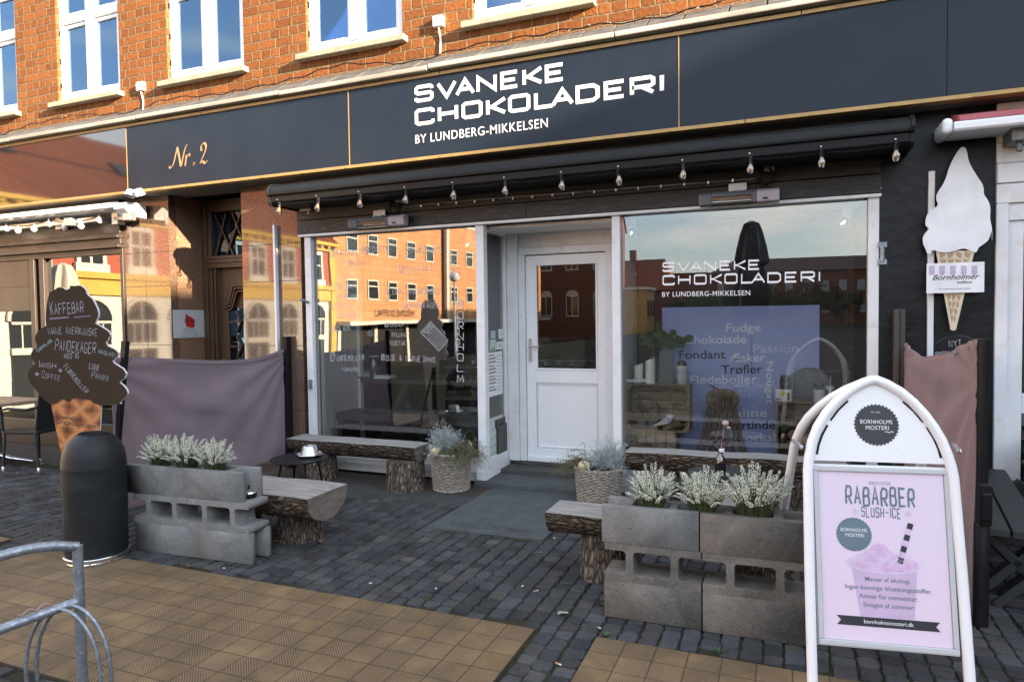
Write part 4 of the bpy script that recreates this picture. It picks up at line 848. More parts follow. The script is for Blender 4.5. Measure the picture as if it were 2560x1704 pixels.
sign_line('SVANEKE', -2.035, -.565, 3.612, .158, .033, 2.3985, sg, m_vinyl)
sign_line('CHOKOLADERI', -2.035, .275, 3.398, .156, .033, 2.3985, sg, m_vinyl)
ttext('lettering', 'BY LUNDBERG-MIKKELSEN', m_vinyl, sg, -2.035+2.5, 3.237-3.45, 1.315, -.0015, height=.083, bold=.004, spacing=1.1)
# calligraphic house number
def nib(pts, ang=38, wmax=.034, wmin=.006):
    for _ in range(3): pts = chaikin(pts)
    w = []
    for i in range(len(pts)):
        a = Vector(pts[min(i+1, len(pts)-1)])-Vector(pts[max(i-1, 0)]); t = math.degrees(math.atan2(a.y, a.x))
        w.append(wmin+(wmax-wmin)*abs(math.sin(R_(t-ang)))**1.5)
    return pts, w
mb = MB(); sc_ = .3
for body in ([(.0,.10),(-.06,.02),(.06,-.03),(.2,.15),(.42,.9),(.50,1.0)], [(.44,.98),(.52,.6),(.60,.05),(.63,.0)], [(.63,.0),(.85,.8),(1.0,1.05)], [(.86,.45),(.95,.52),(.9,.2),(.86,-.02)], [(.9,.25),(1.05,.55),(1.14,.52),(1.12,.43)], [(1.32,.02),(1.35,.0),(1.38,.03),(1.34,.06),(1.31,.03)], [(1.8,.62),(1.78,.9),(1.98,1.02),(2.1,.8),(1.9,.35),(1.7,.02),(1.85,.1),(2.0,-.03),(2.12,.12)]):
    p, w = nib(body); mb.ribbon([(a*sc_*.86, b*sc_*.72) for a, b in p], w, -.0003*len(mb.v) % .0017)
mb.xf(Matrix.Translation((-5.16+2.5, -.0022, 3.31-3.45))); mb.build('lettering', m_goldtxt, sg)
# ------------------------------------------------------------------ awning cassettes and lights
aw = thing('awning_cassette', 'long black closed awning cassette below the navy sign', 'awning', (-.8, 2.4, 2.85))
pr = [(2.61,2.97),(2.32,2.965),(2.235,2.95),(2.195,2.915),(2.18,2.87),(2.186,2.845),(2.21,2.835),(2.214,2.78),(2.235,2.757),(2.61,2.757)]
def extr(pr, x0, x1, mb=None):
    mb = mb or MB(); n = len(mb.v); N = len(pr); mb.v += [Vector((x0, a, b)) for a, b in pr]+[Vector((x1, a, b)) for a, b in pr]
    for i in range(N): j = (i+1) % N; mb.f.append((n+i, n+j, n+N+j, n+N+i)); mb.m.append(0)
    mb.f.append(tuple(n+i for i in reversed(range(N)))); mb.f.append(tuple(n+N+i for i in range(N))); mb.m += [0, 0]; return mb
extr(pr, -3.60, 1.985).build('housing', m_blackmet, aw, world=True, smooth=True, ang=35)
cy_, cz_ = 2.40, 2.862; pe = [(cy_+(a-cy_)*1.05, cz_+(b-cz_)*1.12) for a, b in pr]
for p, q in ((-3.625,-3.602),(1.987,2.012)): extr(pe, p, q).build('end_cap', m_blackmet, aw, world=True, bevel=.003)
scw = meshof(MB().lathe([(.001,-.004),(.006,-.003),(.006,0)], 8, (0,0,0), Matrix.Rotation(R_(-90), 4, 'X')), m_alu)
BP = [F(px, py, 2.225) for px, py in ((697,514),(794,502),(900,492),(1014,480),(1134,471),(1263,460),(1405,445),(1548,434),(1708,416),(1876,407),(2054,392),(2240,380))]
BP = [Vector((p.x, 2.225, 2.722)) for p in BP]; BS = 1.2
rep('screw', scw, [(p.x-.005, 2.211, 2.80) for p in BP], aw)
sr = thing('string_lights', 'string of clear filament bulbs on a black cable under the black awning cassette', 'string lights', (BP[0].x, 2.225, 2.75))
pts = []
for a, b in zip(BP, BP[1:]):
    for k in range(6): t = k/6; pts.append((a.x+(b.x-a.x)*t, 2.235, 2.762-.045*t*(1-t)))
pts.append((BP[-1].x, 2.235, 2.762)); MB().tube(pts, .005, 6).build('cable', m_black, sr, world=True, smooth=True)
blb = meshof(MB().lathe([(.001,-.046),(.016,-.042),(.029,-.025),(.032,-.006),(.027,.012),(.016,.028),(.0135,.036)], 16), m_bulb, True)
skt = meshof(MB().lathe([(.001,.034),(.016,.034),(.017,.045),(.015,.062),(.018,.068),(.016,.09),(.005,.094)], 12), m_black, True)
fil = meshof(MB().tube([(-.008,0,.03),(-.010,0,-.012)], .0018, 5).tube([(.008,0,.03),(.010,0,-.012)], .0018, 5).tube([(0,.008,.03),(0,.008,-.014)], .0018, 5).tube([(-.010,0,-.012),(.0,0,.02),(.010,0,-.012)], .0014, 5).tube([(0,0,.036),(0,0,.0)], .0035, 6), m_fil)
def bulb(par, p, b, s, f=None):
    o = bpy.data.objects.new('bulb', b); link(o, par); o.location = Vector(p)-wpos(par); o.rotation_euler = (rnd.uniform(-.12,.12), rnd.uniform(-.1,.1), rnd.uniform(0,3))
    q = bpy.data.objects.new('socket', s); link(q, o)
    if f: q = bpy.data.objects.new('filament', f); link(q, o)
for p in BP: bulb(sr, p+Vector((0,0,-.03)), blb, skt, fil)
# neighbouring white awning with its globe lights
wa = thing('folded_awning', 'folded white awning with arms on the brown cafe front at left', 'awning', (-7, 2.45, 2.88))
extr([(2.60,2.99),(2.36,2.985),(2.33,2.96),(2.335,2.925),(2.37,2.905),(2.60,2.90)], -13, -5.98).build('housing', m_wclean, wa, world=True, smooth=True, ang=35)
extr([(2.60,2.86),(2.44,2.86),(2.44,2.80),(2.60,2.80)], -13, -6.35).build('front_bar', m_alu, wa, world=True, bevel=.005)
pe = [(2.60,2.985),(2.335,2.965),(2.315,2.90),(2.40,2.82),(2.60,2.81)]; extr(pe, -5.978, -5.79).build('end_cap', m_wclean, wa, world=True, bevel=.008)
for x in (-8.7, -7.2, -6.2):
    MB().bar((x,2.52,2.83),(x+.35,2.40,2.80),.05,.04).box(x+.3,x+.42,2.37,2.45,2.77,2.86).box(x-.05,x+.05,2.5,2.6,2.76,2.9).build('arm_joint', m_alu, wa, world=True, bevel=.004)
gs = thing('globe_lights', 'string of white globe bulbs hanging below the folded white awning', 'string lights', (-7.2, 2.43, 2.8))
GP = [F(px, py, 2.43) for px, py in ((-60,580),(17,572),(45,577),(85,573),(123,560),(161.7,568.6),(202.5,565.7),(249,551))]
pts = []
for a, b in zip(GP, GP[1:]):
    for k in range(5): t = k/5; q = a.lerp(b, t); pts.append((q.x, 2.43, q.z+.065-.05*t*(1-t)))
MB().tube(pts+[GP[-1]+Vector((0,0,.065))], .004, 6).build('cable', m_black, gs, world=True)
glb = meshof(MB().lathe([(.001,-.036),(.02,-.03),(.034,-.01),(.036,.004),(.028,.024),(.014,.036)], 18), m_opal, True); gsk = meshof(MB().lathe([(.014,.034),(.015,.06),(.004,.068)], 10), m_alu, True)
for p in GP: bulb(gs, p, glb, gsk)
# heaters, sockets, cable coils
def heater(x0, x1, z, label):
    t = thing('patio_heater', label, 'heater', ((x0+x1)/2, 2.60, z), group='infrared heaters above the shop windows'); L = (x1-x0)/2
    pr = [(-.005,.05),(-.085,.045),(-.12,.02),(-.10,-.05),(-.02,-.055)]
    def e(p, q): return extr([(a, b) for a, b in pr], p, q)
    e(-L, -L+.10).build('shell', m_heater, t, bevel=.004)
    extr([(-.005,.05),(-.085,.045),(-.117,.022),(-.11,.012),(-.05,.01),(-.05,-.03),(-.105,-.035),(-.10,-.05),(-.02,-.055)], -L+.101, L*.32).build('reflector', m_chrome, t)
    extr([(-.004,.052),(-.086,.047),(-.122,.022),(-.119,.010),(-.08,.03),(-.004,.03)], -L+.101, L*.32).build('shell', m_heater, t)
    e(L*.32+.001, L*.45).build('shell', m_heater, t, bevel=.003); e(L*.45+.001, L).build('control_box', m_heaterp, t, bevel=.004)
    mb = MB(); pts = [(-L+.1+(L*1.32-.1)*i/150, -.082+.012*math.cos(i*1.9), -.008+.012*math.sin(i*1.9)) for i in range(151)]; mb.tube(pts, .0028, 4); mb.build('coil', m_fil, t)
    mb = MB()
    for i in range(26): x = -L+.105+i*(L*1.3-.1)/25; mb.box(x, x+.003, -.116, -.112, -.034, .014)
    mb.build('grille', m_heater, t)
    MB().box(-.08, .06, -.02, -.012, .06, .12).box(-.06, -.04, -.06, -.012, .045, .07).box(.02, .04, -.06, -.012, .045, .07).build('bracket', m_white, t, bevel=.004)
    MB().box(L*.6, L*.72, -.1115, -.109, -.036, -.022).build('switch', m_black, t)
heater(-2.88, -2.235, 2.56, 'grey infrared heater above the left shop window, with an orange wire coil'); heater(.535, 1.145, 2.535, 'grey infrared heater above the right shop window with the blue banner')
for (p, q, lab) in (((1000,495),(990,522),'grey power socket on the boards above the heater over the left window'),((1924,413),(1912,440),'grey power socket on the boards above the heater over the right window')):
    a, b = F(p[0], p[1], 2.58), F(q[0], q[1], 2.58)
    t = thing('power_socket', lab, 'socket', (a.x, 2.60, a.z)); MB().box(-.04, .04, -.05, 0, -.05, .04).build('box', PM('grey_plastic', (.2,.2,.19), rough=.5) if 'grey_plastic' not in bpy.data.materials else bpy.data.materials['grey_plastic'], t, bevel=.008)
    MB().lathe([(.001,-.035),(.02,-.033),(.02,0)], 14, (0,-.05,0), Matrix.Rotation(R_(-90), 4, 'X')).build('plug', m_black, t, smooth=True)
    c = thing('cable_coil', lab.replace('grey power socket', 'coiled black cable hanging').replace('on the boards above', 'below the socket above'), 'cable', (b.x, 2.58, b.z))
    pts = [(.06*math.cos(i*.42)*(1+.12*math.sin(i)), -.02-.012*math.sin(i*.9), .06*math.sin(i*.42)*(1+.15*math.cos(i*.7))) for i in range(75)]
    MB().tube([(.04,-.055,.1),(-.03,-.06,.09),(-.06,-.03,.04)]+pts+[(.03,-.01,-.09),(.05,0,-.13)], .0055, 6).build('cable', m_black, c, smooth=True)
o = MB().box(-.07, .07, -.06, 0, -.05, .05).lathe([(.012,-.08),(.012,-.05)], 10, cap0=True).build('sensor_box', m_alu, bevel=.006); o.location = F(768, 517, 2.60); o.location.y = 2.622; tag(o, 'small silver box screwed to the boards beside the left end of the awning cassette', 'box')
for (px, py, qx, qy, lab) in ((353,217,353,285,'white alarm box on the bricks between the left upper windows'),(1097,55,1098,148,'white alarm box on the bricks beside the third upper window')):
    a, b = F(px, py, 2.60), F(qx, qy, 2.61); t = thing('alarm_box', lab, 'box', (a.x, 2.62, a.z))
    MB().box(-.055, .055, -.05, 0, -.05, .05).build('case', m_wclean, t, bevel=.008)
    MB().tube([(0,-.03,-.05),(.0,-.015,-.09),(.012,-.01,-.16),(.004,-.012,-.3)], .008, 7).build('cable', m_wclean, t)
fl = thing('fairy_light_cable', 'tangled black fairy light cable lying along the ledge above the sign', 'string lights', (-2.5, 2.5, 4.05))
pts = []; x = -13.5; k = 0
while x < 3.2:
    t = (x % 2.05)/2.05; pts.append((x, 2.53+.03*math.sin(x*5), 4.065+.075*max(0, math.sin(t*math.pi))**2*(1 if int(x/2.05) % 2 else .6)+.012*math.sin(x*17))); x += .09
mb = MB().tube(pts, .006, 6)
for i, p in enumerate(pts):
    if i % 2 == 0: mb.tube([p, (p[0]+rnd.uniform(-.03,.03), p[1]-.02, p[2]+rnd.uniform(-.05,.05))], .004, 5)
mb.build('cable', m_black, fl, world=True)
fd = thing('floodlight', 'white twin floodlight fixed to the sign edge above the granite pier', 'lamp', F(345, 482, 2.36)); fd.scale = (.72,.72,.72)
for s in (-.10, .10): MB().lathe([(.02,.06),(.055,.05),(.075,-.03),(.078,-.045),(.07,-.05)], 16, (s,-.06,-.01), Matrix.Rotation(R_(25 if s > 0 else -20), 3, 'X').to_4x4(), cap0=True).build('lamp_head', m_wclean, fd, smooth=True)
MB().box(-.05,.06,-.05,.03,-.01,.05).tube([(-.1,-.05,.03),(0,-.02,.03),(.1,-.05,.03)], .015, 8).build('bracket', m_wclean, fd, bevel=.01)
# red awning at the right edge
ra = thing('folded_awning', 'folded faded red awning with a white front bar on the white shop at right', 'awning', (2.6, 2.4, 2.88))
extr([(2.60,3.02),(2.36,2.955),(2.305,2.905),(2.60,2.905)], 2.30, 6).build('cloth', m_redawn, ra, world=True, bevel=.004)
extr([(2.60,2.90),(2.30,2.90),(2.288,2.89),(2.288,2.85),(2.30,2.835),(2.60,2.835)], 2.262, 6).build('front_bar', m_wclean, ra, world=True, bevel=.004)
MB().box(2.195, 2.26, 2.30, 2.62, 2.825, 2.935).build('end_cap', m_wclean, ra, world=True, bevel=.03, seg=4)
a = F(2548, 335, 2.45); MB().box(a.x-.06, a.x+.06, 2.38, 2.6, a.z-.06, a.z+.09).bar((a.x,2.45,a.z),(a.x-.01,2.40,a.z-.13),.035,.03).build('arm_joint', PM('tarnished_steel', (.12,.12,.11), (.2,.2,.19), scale=20, rough=.5, metal=.6), ra, world=True, bevel=.01)
# name plate beside the oak door
tl_, br2 = S(431,801,-5.494), S(508,892,-5.494)
pl = thing('name_plate', 'grey metal office plate with a red mark on the granite beside the oak door', 'sign', (-5.498, 2.665, 1.40), rz=R_(90))
pw, ph = .455, .335
MB().box(0, pw, -.006, -.002, 0, ph).build('plate', m_plate, pl)
mb = MB(); me = fill2d([[(.18,.135),(.175,.29),(.30,.225),(.31,.13),(.28,.115)]], .0008); mb.add(me, Matrix.Translation((0,-.0068,.0))); mb.build('emblem', m_red, pl)
ttext('lettering', 'Boag', m_charc, pl, .155, .185, .17, -.0076, height=.05, shear=.25)
for body, x, z, w_ in (('Store Torv 2', .14,.093,.19),('3700 Rønne',.145,.068,.18),('Tlf. 5695 1942',.13,.038,.21),('Elevator i gården',.095,.010,.275)): ttext('lettering', body, m_charc, pl, x, z+.004, w_, -.0068, height=.017)
# ice cream cornet sign on the black wall
cz = thing('cornet_sign', 'flat white soft ice cornet sign with a small name board on the black wall', 'sign', (2.34, 2.56, 2.1))
def T3(x, y): v = F(1700+x/2.613, y/2.613, 2.56); return (v.x-2.34, v.z-2.1)
def T4(x, y): v = F(1700+x/2.613, 550+y/2.613, 2.56); return (v.x-2.34, v.z-2.1)
def smooth2(p, n=2):
    for _ in range(n): 
        q = []
        for a, b in zip(p, p[1:]+p[:1]): q += [(a[0]*.75+b[0]*.25, a[1]*.75+b[1]*.25), (a[0]*.25+b[0]*.75, a[1]*.25+b[1]*.75)]
        p = q
    return p
ice = [T3(*p) for p in ((1848,960),(1870,975),(1882,1060),(1935,1150),(1972,1200),(1982,1240),(1980,1270),(2010,1310),(2027,1360),(2020,1425),(2035,1490),(2037,1540))]+[T4(*p) for p in ((2035,60),(2015,130),(1985,155),(1945,180),(1935,215),(1900,205),(1860,183),(1810,195),(1760,212),(1700,212),(1660,195),(1640,200),(1638,222),(1615,222),(1605,190),(1588,160),(1584,115),(1605,80),(1628,60))]+[T3(*p) for p in ((1625,1490),(1603,1475),(1603,1440),(1615,1400),(1640,1370),(1690,1345),(1672,1300),(1680,1260),(1730,1190),(1758,1090),(1800,1010),(1830,968))]
slab2d([smooth2(ice)], .012, -.004, .001).build('ice_swirl', m_cornw, cz)
cone = [T4(*p) for p in ((1672,200),(1925,200),(1803,716),(1785,722),(1768,716))]
slab2d([cone], .010, .004).build('wafer_cone', m_cornl, cz)
mb = MB()
A, B_, Cc = Vector(cone[0]), Vector(cone[1]), Vector(cone[3])
def bary(u, v): L = A.lerp(Cc, v); Rr = B_.lerp(Cc, v); return L.lerp(Rr, u)
for j in range(11):
    v0, v1 = .02+j*.088, .02+j*.088+.066
    n = 4 if j < 5 else (3 if j < 8 else 2)
    for i in range(n):
        u0, u1 = .06+i*.9/n, .06+(i+.80)*.9/n; sk = .02*(1 if i < n/2 else -1)
        if v1 < .96: mb.quad(*[Vector((p.x, -.0018, p.y)) for p in (bary(u0, v0+sk*u0), bary(u0+.02, v1+sk), bary(u1-.02, v1-sk), bary(u1, v0-sk*u1))])
mb.build('wafer_cell', m_cornb, cz)['kind'] = 'stuff'
q0, q1 = T4(1610,288), T4(1980,470)
slab2d([smooth2([(q0[0],q0[1]),(q0[0]+.01,q0[1]),(q1[0]-.01,q0[1]),(q1[0],q0[1]),(q1[0],q1[1]),(q0[0],q1[1])], 0)], .008, -.018, .002).build('name_board', m_cornw, cz)
mb = MB()
for x in (1622,1690,1760,1830,1900):
    a, b = T4(x,300), T4(x+36,345); mb.add(fill2d([[(a[0],a[1]),(b[0],a[1])]+[(a[0]+(b[0]-a[0])*(.5+.5*math.cos(R_(t))), b[1]-.018*math.sin(R_(t))+.0) for t in range(0,181,20)]], .0006), Matrix.Translation((0,-.0235,0)))
mb.build('awning_print', m_lilac, cz)
def t4text(body, L, Rr, h, mat, **k):
    a, b = T4(*L), T4(*Rr); ttext('lettering', body, mat, cz, a[0], a[1], b[0]-a[0], -.0235, height=h, **k)
t4text('Bornholmer', (1645,393), (1950,393), .040, m_charc, shear=.35, bold=.008); t4text('softice', (1805,415), (1902,415), .02, m_charc, bold=.012); t4text('FRA BORNHOLMS ANDELSMEJERI', (1690,455), (1895,455), .008, m_charc)
nt = thing('chalk_note', 'chalk words on a dark board low on the black wall under the cornet', 'sign', (2.35, 2.62, 1.3))
MB().lathe([(.001,.006),(.19,.006),(.2,0)], 40, (0,0,0), Matrix.Rotation(R_(90), 4, 'X')).build('board', m_black, nt).location = (F(2395,875,2.615).x-2.35, 0, F(2395,905,2.615).z-1.3)
hand('lettering', 'NYT', m_chalk, nt, (2373,866), (2404,864), 2.607, 15, sw=.1, first=1)
hand('lettering', 'FRISKPRES', m_chalk, nt, (2328,891), (2425,884), 2.607, 10, sw=.12, first=1)
# ------------------------------------------------------------------ concrete block planters
def block_mesh():
    L, D, t, w, H = .246, .099, .036, .133, .198; r = .022
    def fil(cx, cy, a0): return [(cx+r*math.cos(R_(a0+18*k)), cy+r*math.sin(R_(a0+18*k))) for k in range(6)]
    out = [(-L,-D),(L,-D),(L,-D+t)]+[(w+r+r*math.cos(R_(a)), -D+t+r+r*math.sin(R_(a))) for a in (270,252,234,216,198,180)]+[(w+r+r*math.cos(R_(a)), D-t-r+r*math.sin(R_(a))) for a in (180,162,144,126,108,90)]+[(L,D-t),(L,D),(-L,D),(-L,D-t)]
    out += [(-w-r+r*math.cos(R_(a)), D-t-r+r*math.sin(R_(a))) for a in (90,72,54,36,18,0)]+[(-w-r+r*math.cos(R_(a)), -D+t+r+r*math.sin(R_(a))) for a in (0,-18,-36,-54,-72,-90)]+[(-L,-D+t)]
    wi = w-.034; hole = fil(wi-r, D-t-r, 0)+fil(-wi+r, D-t-r, 90)+fil(-wi+r, -D+t+r, 180)+fil(wi-r, -D+t+r, 270)
    me = fill2d([out, hole], H, .003); return me
bm0 = block_mesh()
def blockobj(mat, flat):
    me = bm0.copy(); me.materials.append(mat)
    if not flat: me.transform(Matrix.Rotation(R_(90), 4, 'X')); me.transform(Matrix.Translation((0,0,.099)))
    else: me.transform(Matrix.Translation((0,0,.099)))
    return me
bv, bf, bvw, bfw = blockobj(m_conc, False), blockobj(m_conc, True), blockobj(m_concw, False), blockobj(m_concw, True)
def blk(me, x, y, z, rz, lab, grp):
    o = bpy.data.objects.new('concrete_block', me); link(o); o.location = (x, y, z); o.rotation_euler = (rnd.uniform(-.004,.004), rnd.uniform(-.004,.004), R_(rz)); tag(o, lab, 'concrete block', grp)
g1, g2 = 'concrete blocks of the left planter', 'concrete blocks of the right planter'
for k, (z, me, dx, dy) in enumerate(((0,bv,0,0),(.2,bf,-.015,.0),(.4,bv,-.065,.0))):
    rw = ('bottom', 'middle', 'top')[k]
    for s in (0, 1):
        x, y = -3.042+.246+.497*s*.985+dx, .262+.026*s+dy
        blk(me, x, y, z, 3, f'concrete block, {rw} row of the left planter, nearest the {"bin" if s == 0 else "log bench"}', g1)
for k, (z, me, dx) in enumerate(((0,bvw,0),(.2,bfw,.0),(.4,bvw,-.012))):
    rw = ('bottom', 'middle', 'top')[k]
    for s in (0, 1):
        m_ = bv if (k == 2 and s == 0) else me
        blk(m_, .296+.247+.506*s+dx, .376+.006*s, z, 1, f'concrete block, {rw} row of the right planter, {"at its open left end" if s == 0 else "beside the pavement board"}', g2)
# ------------------------------------------------------------------ heathers
def heather_meshes(seed, n=74, R=.165, H=.25):
    r = random.Random(seed); st, fl, gr = MB(), MB(), MB()
    for k in range(n):
        a = r.uniform(0, 2*math.pi); q = math.sqrt(r.random()); h = H*(1-.42*q*q)*r.uniform(.55, 1.08); b = Vector((.05*q*math.cos(a), .05*q*math.sin(a), 0)); tp = Vector((R*q*math.cos(a), R*q*math.sin(a), h))
        pts = [b.lerp(tp, t)+Vector((0,0,.03*math.sin(t*math.pi))) for t in (0,.35,.7,1)]
        st.tube(pts, [.003,.0025,.002,.001], 4, cap=False)
        t0 = r.uniform(.34, .5)
        for i in range(46):
            t = t0+(1-t0)*i/46; p = pts[0].lerp(pts[3], t)+Vector((0,0,.03*math.sin(t*math.pi))); an = i*2.4; rad = .0078*(1-.55*(t-t0)/(1-t0)); d = Vector((math.cos(an), math.sin(an), r.uniform(-.5,.2)))*rad
            c = p+d; s = r.uniform(.0038, .0058)*(1.1-.45*t)
            u = Vector((r.uniform(-1,1), r.uniform(-1,1), r.uniform(-1,1))).normalized()*s; v = d.cross(u).normalized()*s; ww = d.normalized()*s*1.2
            if t > .96: gr.tri(c+u, c+v, c+ww)
            else: fl.quad(c+u, c+v, c-u, c-v); fl.tri(c+u, c+ww, c-v); fl.tri(c+v, c+ww, c-u)
    for k in range(900):
        a = r.uniform(0, 2*math.pi); q = math.sqrt(r.random()); z = r.uniform(0, .5)*H; p = Vector((q*(.06+R*.75*z/H)*math.cos(a), q*(.06+R*.75*z/H)*math.sin(a), z)); d = Vector((math.cos(a)*.4, math.sin(a)*.4, 1)).normalized()*r.uniform(.012,.026); s = Vector((-math.sin(a), math.cos(a), 0))*.002
        gr.tri(p-s, p+s, p+d)
    out = []
    for mb, m in ((st, m_hgreen), (fl, m_hflow), (gr, m_hgreen)): out.append(meshof(mb, m))
    return out
HM = [heather_meshes(s) for s in (3, 5, 9)]
def heather(x, y, z, v, rz, sc_, lab, grp):
    t = thing('heather_plant', lab, 'plant', (x, y, z), rz, grp); t.scale = (sc_, sc_, sc_)
    for n_, me in zip(('stems','blossom','leaves'), HM[v]): o = bpy.data.objects.new(n_, me); link(o, t)
def soil(x0, x1, y, z, lab):
    mb = MB(); n = 22
    for i in range(n):
        for j in range(5):
            def p(a, b): return (x0+(x1-x0)*a/n, y-.062+.124*b/5, z+.008*mnoise.noise((a*1.1, b*1.3, x0)))
            mb.quad(p(i,j), p(i+1,j), p(i+1,j+1), p(i,j+1))
    tag(mb.build('planter_soil', m_soil), lab, 'soil', kind='stuff')
soil(-3.05, -2.27, .28, .55, 'dark soil filling the left concrete planter'); soil(.34, 1.27, .38, .55, 'dark soil filling the right concrete planter')
for (x, v, rz, s, lab) in ((-2.93,0,.3,1.0,'white heather nearest the bin in the left concrete planter'),(-2.68,1,1.2,1.06,'white heather in the middle of the left concrete planter'),(-2.42,2,2.2,.96,'white heather nearest the metal ashtray in the left concrete planter')): heather(x, .275, .57, v, rz, s, lab, 'white heathers in the left planter')
for (px, v, rz, s, lab) in ((1630,2,.7,1.0,'small white heather nearest the left end of the right concrete planter'),(1758,0,2.9,1.06,'white heather in front of the bottle vase in the right concrete planter'),(1888,1,4.2,1.18,'tallest white heather, nearest the pavement board in the right planter')): heather(F(px,1200,.38).x, .385, .565, v, rz, s, lab, 'white heathers in the right planter')
# ------------------------------------------------------------------ log benches
def logseat(L, wd, dep, seed, wob=.012, n=110):
    mb = MB(); ns = 37; prof = []
    for i in range(n+1):
        x = -L/2+L*i/n; row = []
        wl_ = wd/2*(1+.05*mnoise.noise((x*2.2, seed, 0))+.015*mnoise.noise((x*9, seed, 2))); wr = wd/2*(1+.06*mnoise.noise((x*2.6, seed, 5))+.02*mnoise.noise((x*9, seed, 7))); dz = dep*(1+.10*mnoise.noise((x*2.0, seed, 9))); tz = wob*mnoise.noise((x*1.7, seed, 3))
        for k in range(ns):
            a = math.pi*k/(ns-1); ca, sa = math.cos(a), math.sin(a); kk = k*16/(ns-1); b = 1+.05*mnoise.noise((x*14, kk*.9, seed))+.03*mnoise.noise((x*30, kk*1.9, seed))-.03*max(0, .3-abs(mnoise.noise((x*13, kk*2.6, seed+4))))/.3
            row.append(Vector((x, -ca*(wl_ if ca > 0 else wr)*(b if 0 < k < ns-1 else 1), tz-abs(sa)**.8*dz*b)))
        prof.append(row)
    base = len(mb.v)
    for r in prof: mb.v += r
    for i in range(n):
        for k in range(ns-1): mb.f.append((base+i*ns+k, base+i*ns+k+1, base+(i+1)*ns+k+1, base+(i+1)*ns+k)); mb.m.append(1)
        a0, a1 = base+i*ns, base+i*ns+ns-1; b0, b1 = base+(i+1)*ns, base+(i+1)*ns+ns-1
        q = len(mb.v); mb.v += [mb.v[a0].copy(), mb.v[b0].copy(), mb.v[b1].copy(), mb.v[a1].copy()]; mb.f.append((q, q+1, q+2, q+3)); mb.m.append(0)
    for i, fl in ((0, True), (n, False)):
        q = len(mb.v); mb.v += [v.copy() for v in prof[i]]; f = tuple(range(q, q+ns)); mb.f.append(f if not fl else tuple(reversed(f))); mb.m.append(2)
    return mb
def stump(r, h, seed, fl=.12):
    mb = MB(); n = 110; rows = 22
    for j in range(rows+1):
        z = h*j/rows
        for k in range(n):
            a = 2*math.pi*k/n; ca, sa = math.cos(a), math.sin(a)
            q = r*(1+fl*(1-z/h)**2+.06*mnoise.noise((ca*1.6, sa*1.6, seed+z*1.2))+.035*mnoise.noise((ca*6, sa*6, seed+z*3))-.022*max(0, .3-abs(mnoise.noise((ca*17+seed, sa*17, z*7+.5*mnoise.noise((ca*5, z*9, seed))))))/.3); mb.v.append(Vector((q*ca, q*sa, z)))
    for j in range(rows):
        for k in range(n): mb.f.append((j*n+k, j*n+(k+1) % n, (j+1)*n+(k+1) % n, (j+1)*n+k)); mb.m.append(0)
    mb.f.append(tuple(rows*n+k for k in range(n))); mb.m.append(0); return mb
def bench(x0, x1, y, z, wd, dep, stumps, seed, lab, rz=0):
    t = thing('log_bench', lab, 'bench', ((x0+x1)/2, y, 0), R_(rz), 'half log benches outside the chocolate shop')
    o = logseat(x1-x0, wd, dep, seed).build('seat', [m_sawn, m_barkh, m_endg], t, smooth=True, ang=50); o.location = (0, 0, z)
    for (sx, sy, r, h) in stumps: o = stump(r, h, seed+sx).build('stump', m_bark, t, smooth=True, ang=60); o.location = (sx-(x0+x1)/2, sy-y, 0)
bench(-2.85, -1.77, .645, .40, .45, .2, [(-2.13,.78,.155,.235),(-2.68,.76,.15,.235)], 2, 'short half log bench behind the left concrete planter, its cut end facing the doorway')
bench(-3.46, -1.985, 2.335, .405, .29, .155, [(-2.13,2.27,.175,.27),(-3.18,2.35,.16,.27)], 5, 'long half log bench under the left shop window')
bench(-.05, 1.62, 2.44, .47, .24, .17, [(.25,2.47,.12,.33),(1.2,2.45,.15,.33)], 8, 'long half log bench under the right shop window with the blue banner', .5)
bench(-.155, 1.30, .755, .42, .29, .15, [(.16,.83,.145,.30),(1.08,.80,.15,.30)], 11, 'half log bench behind the right concrete planter', 0)
# ------------------------------------------------------------------ round tables, ashtrays, bottle
def round_table(x, y, z, r, lab):
    t = thing('round_table', lab, 'table', (x, y, 0), group='small black round tables')
    MB().lathe([(.001,z-.012),(r-.002,z-.012),(r,z-.009),(r,z-.003),(r-.003,z),(.001,z)], 48).build('tabletop', m_blackmet, t, smooth=True, ang=30)
    for k in range(4): a = R_(45+90*k+10); MB().tube([(r*.62*math.cos(a), r*.62*math.sin(a), z-.012),(r*.98*math.cos(a), r*.98*math.sin(a), 0)], .0095, 10).build('leg', m_blackmet, t, smooth=True)
round_table(-2.55, 1.29, .455, .235, 'small black round metal table by the plum cloth with a metal tray on it')
round_table(.77, 1.86, .455, .25, 'small black round metal table behind the right planter with a bottle on it')
at = thing('ashtray', 'shiny fluted metal ashtray with a domed lid on the left round table', 'ashtray', (-2.50, 1.36, .4552))
MB().lathe([(.001,0),(.085,0),(.10,.018),(.107,.022),(.104,.026),(.09,.014),(.07,.012)], 32).build('bowl', m_chrome, at, smooth=True)
mb = MB().lathe([(.078,.014),(.072,.03),(.058,.085),(.052,.092),(.02,.092),(.015,.086),(.001,.086)], 40)
for v in mb.v:
    a = math.atan2(v.y, v.x); k = 1+.02*math.cos(20*a); v.x *= k; v.y *= k
mb.build('lid', m_alu, at, smooth=True)
at = thing('ashtray', 'small round chrome and black ashtray on the end of the left concrete planter', 'ashtray', F(648, 1240, .33)); at.location = (-2.175, .325, .401)
MB().lathe([(.001,0),(.043,0),(.048,.006),(.048,.03),(.046,.033)], 28).build('bowl', m_blackmet, at, smooth=True)
